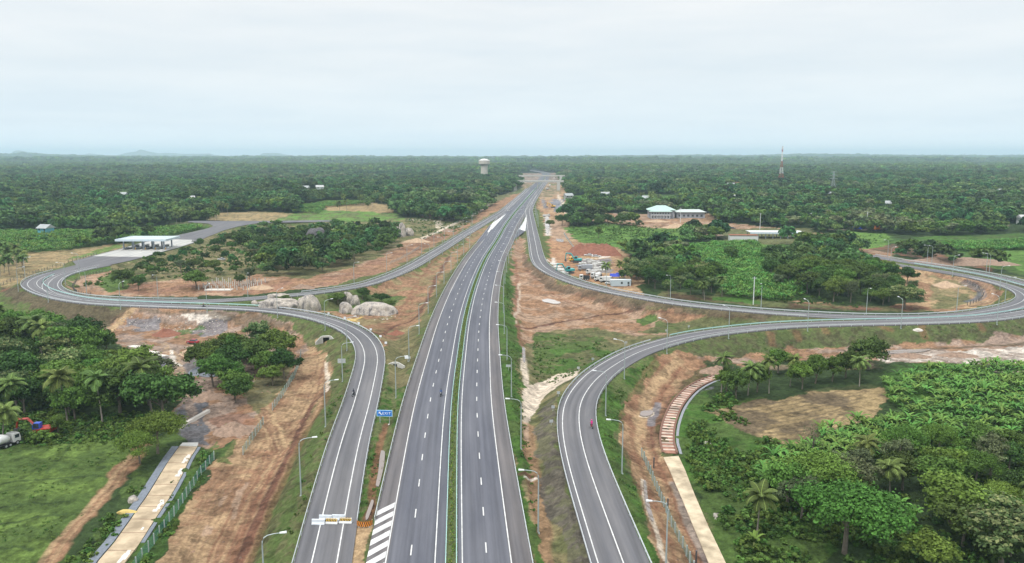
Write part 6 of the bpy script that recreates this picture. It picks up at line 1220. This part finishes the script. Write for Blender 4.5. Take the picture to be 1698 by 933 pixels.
MB().box(-.1, .8, -1.53, -1.505, 1.2, 2.2).build('window', M_glass, o_); MB().box(3.0, 3.9, -1.53, -1.505, 1.2, 2.2).build('window', M_glass, o_); MB().box(3.1, 3.9, -1.53, -1.505, .3, 1.0).build('hatch', M_steel, o_); MB().box(4.605, 4.62, -.5, .5, .2, 2.2).build('door', M_steel, o_)
for k, (x, y) in enumerate([(1019,463),(1029,461.5)]):
    r_ = empty('blue_tent', gp(x, y), 0, ['left blue tarpaulin shelter behind the site office', 'right blue tarpaulin shelter behind the site office'][k], 'shelter'); b = MB(); b.add([(-2.2, -1.6, 1.6), (2.2, -1.6, 1.6), (2.2, 1.6, 1.6), (-2.2, 1.6, 1.6), (-2.2, 0, 2.9), (2.2, 0, 2.9)], [(0, 1, 5, 4), (2, 3, 4, 5), (0, 4, 3), (1, 2, 5)]); b.build('cover', mat('blue_tarp', (.03, .06, .42), .6), r_)
    for sx in (-2, 2):
        for sy in (-1.4, 1.4): MB().box(sx - .06, sx + .06, sy - .06, sy + .06, -.2, 1.7).build('post', M_galv, r_)
# foundation columns
pf = gp(371, 480); r_ = empty('building_foundation', pf, 0, 'foundation slab with rows of bare grey concrete columns inside the left loop', 'foundation'); MB().box(-8, 4, -2.5, 1.5, -.2, .25).build('slab', M_patch, r_)
for j in range(5):
    for i in range(9): x = -11 + i * 2.9 + j * .5; y = j * 4.2 - 1; z0 = hz(pf[0] + x, pf[1] + y) - pf[2]; MB().box(x - .17, x + .17, y - .17, y + .17, z0 - .3, z0 + 2.3 + .4 * ((i * j) % 2)).build('column', M_conc2, r_)
# ================================================================ riders
M_skin = mat('skin', (.20, .11, .07), .6); 
def rider(loc, rz, mtop, mleg, mhel, label, mbike, lbike):
    bk = empty('motorcycle', loc, rz, lbike, 'motorcycle')
    for x in (-.62, .66): wheel(bk, x, 0, .31, .11)
    b = MB(); b.tube([(-.7, 0, .55), (-.3, 0, .72), (.2, 0, .78), (.42, 0, .82)], [.10, .14, .16, .10], 8); b.tube([(.45, 0, .9), (.66, 0, .32)], .04, 6); b.box(-.2, .3, -.13, .13, .28, .62); bev(b.build('body', mbike, bk), .03); MB().box(-.62, .08, -.13, .13, .76, .84).build('seat', M_black, bk); MB().tube([(.42, -.36, 1.0), (.5, 0, .98), (.42, .36, 1.0)], .025, 6).build('handlebar', M_steel, bk); MB().box(.50, .60, -.09, .09, .82, .96).build('headlight', M_head, bk)
    V = [(-.18, 0, .95), (-.12, 0, 1.15), (-.06, 0, 1.38), (-.03, 0, 1.50), (0, 0, 1.60), (.03, 0, 1.74), (-.05, .19, 1.42), (.16, .27, 1.20), (.40, .30, 1.05), (-.05, -.19, 1.42), (.16, -.27, 1.20), (.40, -.30, 1.05), (-.10, .11, .92), (.30, .17, .82), (.16, .16, .42), (.28, .16, .34), (-.10, -.11, .92), (.30, -.17, .82), (.16, -.16, .42), (.28, -.16, .34)]
    E = [(0, 1), (1, 2), (2, 3), (3, 4), (4, 5), (2, 6), (6, 7), (7, 8), (2, 9), (9, 10), (10, 11), (0, 12), (12, 13), (13, 14), (14, 15), (0, 16), (16, 17), (17, 18), (18, 19)]; RD = [.16, .15, .17, .07, .10, .10, .075, .055, .04, .075, .055, .04, .10, .085, .06, .05, .10, .085, .06, .05]
    me = bpy.data.meshes.new('person'); me.from_pydata(V, E, []); o = bpy.data.objects.new('person', me); col.objects.link(o); sk = o.modifiers.new('s', 'SKIN'); ss = o.modifiers.new('u', 'SUBSURF'); ss.levels = 1; ss.render_levels = 1
    for i, r in enumerate(RD): me.skin_vertices[0].data[i].radius = (r, r)
    me.skin_vertices[0].data[0].use_root = True; bpy.context.view_layer.update(); m2 = bpy.data.meshes.new_from_object(o.evaluated_get(bpy.context.evaluated_depsgraph_get())); bpy.data.objects.remove(o)
    m2.materials.clear(); [m2.materials.append(q) for q in (mtop, mleg, M_skin)]
    for p_ in m2.polygons: c = p_.center; p_.material_index = 1 if c.z < .93 else (2 if c.z > 1.5 or (c.x > .3 and c.z > .98) else 0)
    m2.polygons.foreach_set('use_smooth', [True] * len(m2.polygons)); o = bpy.data.objects.new('person', m2); col.objects.link(o); o.location = loc; o.rotation_euler = (0, 0, rz); tag(o, label, 'person')
    bm = bmesh.new(); bmesh.ops.create_icosphere(bm, subdivisions=3, radius=.15); me = bpy.data.meshes.new('helmet'); bm.to_mesh(me); bm.free(); me.materials.append(mhel); h_ = bpy.data.objects.new('helmet', me); col.objects.link(h_); h_.parent = o; h_.location = (.01, 0, 1.74); h_.scale = (1.1, .95, 1)
C_dk = mat('dark_shirt', (.035, .04, .06), .9); C_bl = mat('blue_shirt', (.08, .13, .28), .9); C_mg = mat('magenta_shirt', (.60, .03, .22), .9); C_tr = mat('dark_trousers', (.03, .03, .04), .9); C_wh = mat('pale_shirt', (.5, .5, .5), .9)
rider(at(731.5, 656, .02), R(-96), C_bl, C_tr, P_dark, 'rider in a blue shirt and dark helmet on the left carriageway', P_dark, 'dark motorcycle coming down the left carriageway'); rider(at(586.5, 656, .05), R(-105), C_dk, C_tr, P_dark, 'rider in dark clothes on the left exit ramp', P_dark, 'dark motorcycle on the left exit ramp'); rider(at(981, 709, .05), R(95), C_mg, C_tr, mat('pink_helmet', (.6, .05, .25), .4), 'rider in magenta jacket on the near right ramp', P_red, 'red motorcycle beside the right rail of the near right ramp'); rider(at(338, 510.5, .05), R(180), C_dk, C_tr, P_redd, 'rider in dark clothes with red helmet on the left loop', P_dark, 'dark motorcycle on the left loop above the earth track')
rider(at_road(889, 306.5), R(-85), C_dk, C_tr, P_dark, 'tiny dark rider far up the motorway in front of the flyover', P_dark, 'tiny dark motorcycle far up the motorway in front of the flyover'); rider(gp(1044, 366), R(160), C_dk, C_tr, P_dark, 'rider in dark clothes on the earth road, left of the other one', P_red, 'red motorcycle on the earth road left of the other one'); rider(gp(1060, 373), R(150), C_dk, C_tr, P_redd, 'rider with red helmet lower on the earth road', P_dark, 'dark motorcycle lower on the earth road'); rider(at(320, 401, .06), R(200), C_dk, C_tr, P_dark, 'rider in dark clothes at the right end of the toll apron', P_dark, 'dark motorcycle at the right end of the toll apron')
# ================================================================ toll plaza
M_croof = mat('canopy_roof', (.42, .49, .47), .6, var=.06, scale=.2); M_fas = mat('canopy_fascia', (.50, .58, .64), .5, var=.05, scale=.2); M_colm = mat('column_blue_grey', (.30, .34, .40), .6, var=.08); M_booth = mat('booth_panel', (.55, .60, .64), .5, var=.05)
tp = empty('toll_plaza', (-229, 499, .05), 0, 'toll plaza canopy with pale flat roof on paired columns', 'toll plaza')
rf = MB(); rf.box(-15.4, 15.4, -10.5, 10.5, 6.2, 6.45); rf.add([(-15.4, -10.5, 6.45), (15.4, -10.5, 6.45), (15.4, 10.5, 6.45), (-15.4, 10.5, 6.45), (-11, -4, 7.15), (11, -4, 7.15), (11, 6, 7.15), (-11, 6, 7.15)], [(0, 1, 5, 4), (1, 2, 6, 5), (2, 3, 7, 6), (3, 0, 4, 7), (4, 5, 6, 7)]); rf.build('roof', M_croof, tp)
fs = MB(); fs.box(-15.7, 15.7, -10.8, -10.5, 5.5, 6.75); fs.box(-15.7, 15.7, 10.5, 10.8, 5.5, 6.75); fs.box(-15.7, -15.4, -10.5, 10.5, 5.5, 6.75); fs.box(15.4, 15.7, -10.5, 10.5, 5.5, 6.75); fs.build('fascia', M_fas, tp)
for x in (-12.5, -6.2, 0, 6.2, 12.5):
    for y in (-6.5, 5.0): MB().box(x - .35, x + .35, y - .35, y + .35, -.05, 6.2).build('column', M_colm, tp)
    tag(MB().box(-229 + x - .9, -229 + x + .9, 499 - 13, 499 + 11, .05, .38).build('toll_island', M_conc_new), kind='structure')
for k, x in enumerate((-6.2, 0, 6.2, 12.5)):
    bt = empty('toll_booth', (-229 + x, 497, .38), 0, f'blue-grey toll booth under the canopy, {ORD[k]} from the left', 'toll booth', 'toll booths under the canopy'); MB().box(-.8, .8, -1.4, 1.4, 0, 1.0).build('wall', M_booth, bt); MB().box(-.76, .76, -1.36, 1.36, 1.0, 2.1).build('window', M_glass, bt); MB().box(-.95, .95, -1.6, 1.6, 2.1, 2.35).build('roof', M_white, bt)
    br = empty('barrier_gate', (-229 + x + 1.1, 492.0, .38), 0, f'lane barrier arm in front of the toll booth, {ORD[k]} from the left', 'barrier gate', 'lane barriers at the toll plaza'); MB().box(-.2, .2, -.2, .2, -.3, 1.0).build('housing', P_yel, br); MB().box(.2, 3.0, -.05, .05, .8, .92).build('arm', M_white, br)
# ================================================================ buildings on the right
M_wall = mat('grey_wall', (.30, .31, .34), .85, var=.1, scale=.3); M_trim = mat('pale_trim', (.62, .64, .64), .8, var=.06); M_groof = mat('pale_green_roof', (.36, .49, .44), .6, var=.07, scale=.25)
def at_dist(px_, py_, D): d = ray(px_, py_); t_ = D / d[1]; return np.array([d[0] * t_, D, CAMH + d[2] * t_])
pb = gp(1098, 361.5); S_ = pb[1] / 1320.0; bl = empty('office_building', pb, R(-4), 'two-storey grey office under a pale green hipped roof', 'building')
def hip(b, x0, x1, y0, y1, z, h, ov=1.0):
    x0 -= ov; x1 += ov; y0 -= ov; y1 += ov; r = min(x1 - x0, y1 - y0) / 2; cy = (y0 + y1) / 2
    b.add([(x0, y0, z), (x1, y0, z), (x1, y1, z), (x0, y1, z), (x0 + r, cy, z + h), (x1 - r - .01, cy, z + h), (x0, y0, z - .3), (x1, y0, z - .3), (x1, y1, z - .3), (x0, y1, z - .3)], [(0, 1, 5, 4), (1, 2, 5), (2, 3, 4, 5), (3, 0, 4), (0, 6, 7, 1), (1, 7, 8, 2), (2, 8, 9, 3), (3, 9, 6, 0), (6, 9, 8, 7)])
MB().box(-12, 11, 0, 15, -2, 7.2).build('wall', M_wall, bl); MB().box(-11, 7, -5, -.01, -2, 6.2).build('front_wing', M_wall, bl)
b = MB(); hip(b, -12, 11, 0, 15, 7.5, 3.8, 1.4); b.build('roof', M_groof, bl); b = MB(); hip(b, -11, 7, -5, 5.5, 6.5, 2.6, 1.4); b.build('front_roof', M_groof, bl); MB().box(-11.2, 7.2, -5.9, -5.01, 3.0, 3.5).build('balcony', M_trim, bl)
for i in range(7):
    for z0 in (.6, 4.0): w_ = MB().box(-10.2 + i * 2.4, -8.7 + i * 2.4, -5.06, -5.012, z0, z0 + 1.6).build('window', M_trim, bl); MB().box(-10.1 + i * 2.4, -8.8 + i * 2.4, -5.09, -5.065, z0 + .1, z0 + 1.5).build('pane', M_glass, w_)
for i in range(7): MB().box(-10.6 + i * 2.7, -10.3 + i * 2.7, -5.85, -5.55, -2, 3.0).build('pillar', M_trim, bl)
pw = at_dist(1118, 352, pb[1] + 4); wg = empty('side_building', (pw[0], pw[1], hz(pw[0], pw[1])), R(-2), 'long low building with pale roof right of the green-roofed office', 'building'); MB().box(2, 28, 0, 9, -1, 5.2).build('wall', M_wall, wg); b = MB(); hip(b, 2, 28, 0, 9, 5.5, 2.2, 1.3); b.build('roof', mat('pale_roof', (.44, .50, .47), .6, var=.06), wg)
for i in range(6): MB().box(4 + i * 4, 6 + i * 4, -.06, -.012, 1.2, 3.0).build('window', M_glass, wg)
ps = gp(1288, 396); k_ = ps[1] / 1320; sh = empty('long_shed', (ps[0], ps[1], ps[2]), R(-3), 'long open shed with white roof and pale blue front edge', 'shed'); MB().box(-44 * k_, 46 * k_, 0, 14, 4.6, 4.9).build('roof', M_white, sh); MB().box(-44 * k_, 46 * k_, -.35, -.01, 3.6, 4.9).build('fascia', M_fas, sh)
for i in range(8):
    for y in (1.5, 12): x = (-42 + i * 12.2) * k_; MB().box(x - .25, x + .25, y - .25, y + .25, -1, 4.6).build('column', M_colm, sh)
pq = gp(1232, 402); q_ = pq[1] / 1320; wl = empty('white_building', pq, R(-4), 'low white-walled building with red earth piled behind its wall', 'building'); MB().box(-22 * q_, 24 * q_, 0, 5, -1, 5.0).build('wall', M_white, wl); MB().box(-22.4 * q_, 24.4 * q_, -.4, 5.4, 5.0, 5.25).build('roof', mat('red_earth_roof', (.26, .095, .06), .95, var=.2), wl); MB().box(9 * q_, 12.5 * q_, -.05, -.012, -1, 2.2).build('door', M_glass, wl); MB().box(23.2 * q_, 24.2 * q_, -.3, -.01, -1, 5.0).build('pillar', M_trim, wl)
# utility poles
for k, (x, y, h, lb) in enumerate([(1128,369,13,'right of the green-roofed office'),(1190,367,9,'between the office and the white wall'),(1260,380,13,'behind the white building'),(1344,370,9,'behind the long shed'),(1437,377,13,'beside the blue truck'),(1618,367,8,'at the forest edge on the far right'),(1249,505,12,'behind the right ramp in the crops')]):
    p = gp(x, y); r_ = empty('utility_pole', p, 0, 'pale utility pole ' + lb, 'utility pole'); MB().tube([(0, 0, -1), (0, 0, h)], [.24, .16], 7).build('pole', M_trim, r_); MB().box(-1, 1, -.06, .06, h - .7, h - .5).build('crossarm', M_galv, r_)
# ================================================================ towers
D_ = 1785.; p = at_dist(803, 286, D_); zg = hz(p[0], D_); wt = empty('water_tower', (p[0], D_, zg), 0, 'pale concrete water tower with wide round tank above the trees', 'water tower'); M_wt = mat('tower_concrete', (.47, .43, .375), .85, var=.08, scale=.15); M_wt2 = mat('tower_band', (.34, .30, .28), .85, var=.08, scale=.15)
def rev(prof, m, name, parent, n=32): b = MB(); b.v = [(r * math.cos(2 * math.pi * k / n), r * math.sin(2 * math.pi * k / n), z) for r, z in prof for k in range(n)]; b.f = [(i * n + k, i * n + (k + 1) % n, (i + 1) * n + (k + 1) % n, (i + 1) * n + k) for i in range(len(prof) - 1) for k in range(n)]; return b.build(name, m, parent, smooth=False)
zt = 50.5 - zg; rev([(7.9, -3), (7.6, zt - 16)], M_wt, 'shaft', wt); rev([(7.6, zt - 16), (8.6, zt - 14.6), (11.2, zt - 11.6)], M_wt2, 'corbel', wt); rev([(11.2, zt - 11.6), (12.3, zt - 11.4), (12.3, zt - 4.2), (12.0, zt - 4.0)], M_wt, 'tank', wt); rev([(12.6, zt - 4.4), (12.6, zt - 4.0), (6, zt - 1.0), (.1, zt)], mat('tower_roof', (.56, .55, .52), .8), 'roof', wt)
def lattice(name, loc, H_, w0, w1, bands, label, cat, th=.28, arms=()):
    r_ = empty(name, loc, 0, label, cat); n = sum(b_[1] for b_ in bands); z = 0; lev = [H_ * (1 - (1 - i / n) ** 1.0) for i in range(n + 1)]; i = 0
    W = lambda z: (w0 + (w1 - w0) * min(1, z / (H_ * .72))) / 2
    for m_, k_ in bands:
        b = MB()
        for q in range(i, i + k_):
            z0, z1 = lev[q], lev[q + 1]; a, c = W(z0), W(z1)
            for sx, sy in ((-1, -1), (1, -1), (1, 1), (-1, 1)): b.tube([(sx * a, sy * a, z0), (sx * c, sy * c, z1)], th, 4, cap=False)
            C4 = [(-1, -1), (1, -1), (1, 1), (-1, 1)]
            for s in range(4): p0, p1 = C4[s], C4[(s + 1) % 4]; b.tube([(p0[0] * a, p0[1] * a, z0), (p1[0] * c, p1[1] * c, z1)], th * .5, 4, cap=False); b.tube([(p1[0] * a, p1[1] * a, z0), (p0[0] * c, p0[1] * c, z1)], th * .5, 4, cap=False); b.tube([(p0[0] * c, p0[1] * c, z1), (p1[0] * c, p1[1] * c, z1)], th * .6, 4, cap=False)
        b.build('lattice_section', m_, r_); i += k_
    for z_, L_ in arms: MB().tube([(-L_, 0, z_), (0, 0, z_ + .8), (L_, 0, z_)], [.12, .3, .12], 4).build('crossarm', bands[0][0], r_)
    return r_
M_mr = mat('mast_red', (.34, .06, .06), .6); M_mw = mat('mast_white', (.72, .72, .72), .6); M_pg = mat('pylon_grey', (.33, .37, .38), .6, .2)
D_ = 1290.; p = at_dist(1294, 315, D_); zg = hz(p[0], D_) - 1; tt = at_dist(1295, 241.5, D_)[2]; H_ = tt - zg
ma = lattice('telecom_mast', (p[0], D_, zg), H_ * .93, 9.0, 1.4, [(M_mr, 1), (M_mw, 2), (M_mr, 2), (M_mw, 2), (M_mr, 2), (M_mw, 3), (M_mr, 1)], 'tall red and white lattice telecom mast above the forest', 'telecom mast', .14)
MB().cyl(0, 0, H_ * .93, H_, .35).build('antenna_pole', M_pg, ma)
for a_ in range(3): MB().box(-.35, .35, -.2, .2, H_ * .93, H_ * .985, Matrix.Rotation(a_ * 2.09, 3, 'Z'), (1.2 * math.cos(a_ * 2.09), 1.2 * math.sin(a_ * 2.09), 0)).build('antenna', M_mw, ma)
D_ = 985.; p = at_dist(1380, 331, D_); lattice('power_pylon', (p[0], D_, hz(p[0], D_)), 33, 9, 1.4, [(M_pg, 7)], 'faint grey lattice power pylon in the forest right of the mast', 'power pylon', .12, [(24, 5.5), (28, 5), (32, 4)])
D_ = 5200.; p = at_dist(1599, 262, D_); lattice('telecom_mast', (p[0], D_, hz(p[0], D_)), 60, 8, 2, [(M_pg, 6)], 'tiny grey mast on the horizon at the far right', 'telecom mast', .5)
# flyovers
def flyover(D_, xl, xr, ytop, ybot, label, piers, pary=None):
    L_ = at_dist(xl, ytop, D_); Rr = at_dist(xr, ytop, D_); zb_ = at_dist(xl, ybot, D_)[2]; zt_ = L_[2]; mid = (L_[0] + Rr[0]) / 2; hw = (Rr[0] - L_[0]) / 2; zr = float(zroad(D_)); r_ = empty('flyover', (mid, D_, zr), 0, label, 'bridge')
    MB().box(-hw - 14, hw + 14, 0, 9, zb_ - zr, zt_ - zr - .9).build('deck', M_conc2, r_)
    for y in (-.25, 9.01): MB().box(-hw - 14, hw + 14, y, y + .24, zt_ - zr - 1.1, zt_ - zr).build('parapet', M_conc_new, r_)
    for x in piers: q = at_dist(x, ytop, D_)[0] - mid; MB().box(q - .6, q + .6, 2, 7, -1, zb_ - zr - .7).build('pier', M_conc2, r_); MB().box(q - 1.2, q + 1.2, 1.5, 7.5, zb_ - zr - .7, zb_ - zr).build('pier_cap', M_conc2, r_)
    for sg_ in (-1, 1): MB().box(sg_ * (hw + 6) - 2.5, sg_ * (hw + 6) + 2.5, -.6, 9.6, -3, zb_ - zr - .01).build('abutment', M_conc2, r_)
flyover(1260., 861, 920, 299.0, 301.8, 'nearer concrete flyover crossing the motorway', [891.5]); flyover(1560., 872, 925, 290.2, 292.2, 'farther concrete flyover crossing the motorway', [904])
for k, (x, y, s_) in enumerate([(912, 308, 9), (908, 313.5, 7), (919, 296, 8)]): p = at_road(x, y); truck((p[0], p[1], float(zroad(p[1])) - .5), R(90 if k != 1 else 60), P_w, P_w, ['white truck parked right below the nearer flyover', 'white truck in front of the nearer flyover', 'white truck between the two flyovers'][k], s_, kind='box')
# houses among the trees
M_tile = [mat('sheet_roof', (.30, .32, .32), .6, var=.12, scale=.4), mat('rust_roof', (.34, .19, .13), .8, var=.2, scale=.4), mat('grey_roof', (.40, .40, .40), .7, var=.15, scale=.4)]
for k, (x, D_, w_, mi, wm, lb) in enumerate(HOUSES):
    X_ = (x - 849) / FPX * D_ / CP; z = hz(X_, D_); h_ = empty('house', (X_, D_, z), R(HR[k]), lb, 'house'); H__ = 5.2; L_ = w_ * .8
    MB().box(-L_ / 2, L_ / 2, -3.6, 3.6, -2, H__).build('wall', [mat('house_wall', (.38, .38, .36), .85), mat('blue_wall', (.12, .36, .44), .8), M_trim][wm], h_)
    b = MB(); b.add([(-L_ / 2 - .8, -4.6, H__ - .2), (L_ / 2 + .8, -4.6, H__ - .2), (L_ / 2 + .8, 4.6, H__ - .2), (-L_ / 2 - .8, 4.6, H__ - .2), (-L_ / 2 - .8, 0, H__ + 2.4), (L_ / 2 + .8, 0, H__ + 2.4)], [(0, 1, 5, 4), (2, 3, 4, 5), (0, 4, 3), (1, 2, 5), (0, 3, 2, 1)]); b.build('roof', M_tile[mi], h_)
    MB().box(-.5, .5, -3.66, -3.61, 0, 2.1).build('door', M_glass, h_)
    for sx in (-.3, .3): MB().box(sx * L_ - .6, sx * L_ + .6, -3.66, -3.61, 3.4, 4.8).build('window', M_glass, h_)
# ================================================================ far mountains and the air
def mountain(name, pts, D, label=None):
    """ridge seen far off: (pixel x, pixel y) crest points"""
    b = MB(); top = []; n_ = 0
    for px_, py_ in pts: d = ray(px_, py_); t_ = D / d[1]; top.append((d[0] * t_, D, CAMH + d[2] * t_))
    P = catmull(np.array(top), 120); v = []; f = []; K_ = 9; rs = np.random.RandomState(3)
    for i, (x, y, z) in enumerate(P):
        for k in range(-K_, K_ + 1): u = k / K_; v.append((x + 60 * math.sin(i * 1.7 + k), y + u * 1200, max(-60, (z + 60) * (1 - abs(u)) ** 1.3 * (1 + .10 * math.sin(i * .9 + k * 1.3)) - 60)))
    W_ = 2 * K_ + 1
    for i in range(len(P) - 1):
        for k in range(W_ - 1): a = i * W_ + k; f.append((a, a + 1, a + W_ + 1, a + W_))
    o = mesh_obj(name, v, f, mat('mountain_forest', (.07, .10, .06), .95, scale=.004, var=.3), smooth=True); tag(o, kind='structure')
mountain('hills', [(120,259),(150,255),(180,257),(205,254),(222,252),(238,248),(256,252),(280,253),(296,256),(315,254),(345,253),(360,258),(375,261)], 14000)
mountain('hills', [(418,261),(435,256),(455,252.5),(470,254),(485,259),(500,262)], 13600)
mountain('hills', [(10,259),(30,251),(40,250),(55,256),(80,259)], 13200)
HZ = MB().box(-25000, 25000, -400, 19000, -120, 172).build('haze'); tag(HZ, kind='stuff')
hm = bpy.data.materials.new('haze'); hm.use_nodes = True; t = hm.node_tree; t.nodes.remove(t.nodes['Principled BSDF'])
pv = N(t, 'ShaderNodeVolumePrincipled'); pv.inputs['Color'].default_value = (.66, .87, 1.0, 1); pv.inputs['Density'].default_value = HAZE; pv.inputs['Anisotropy'].default_value = .3
t.links.new(pv.outputs[0], t.nodes['Material Output'].inputs['Volume']); HZ.data.materials.append(hm); HZ.display_type = 'WIRE'
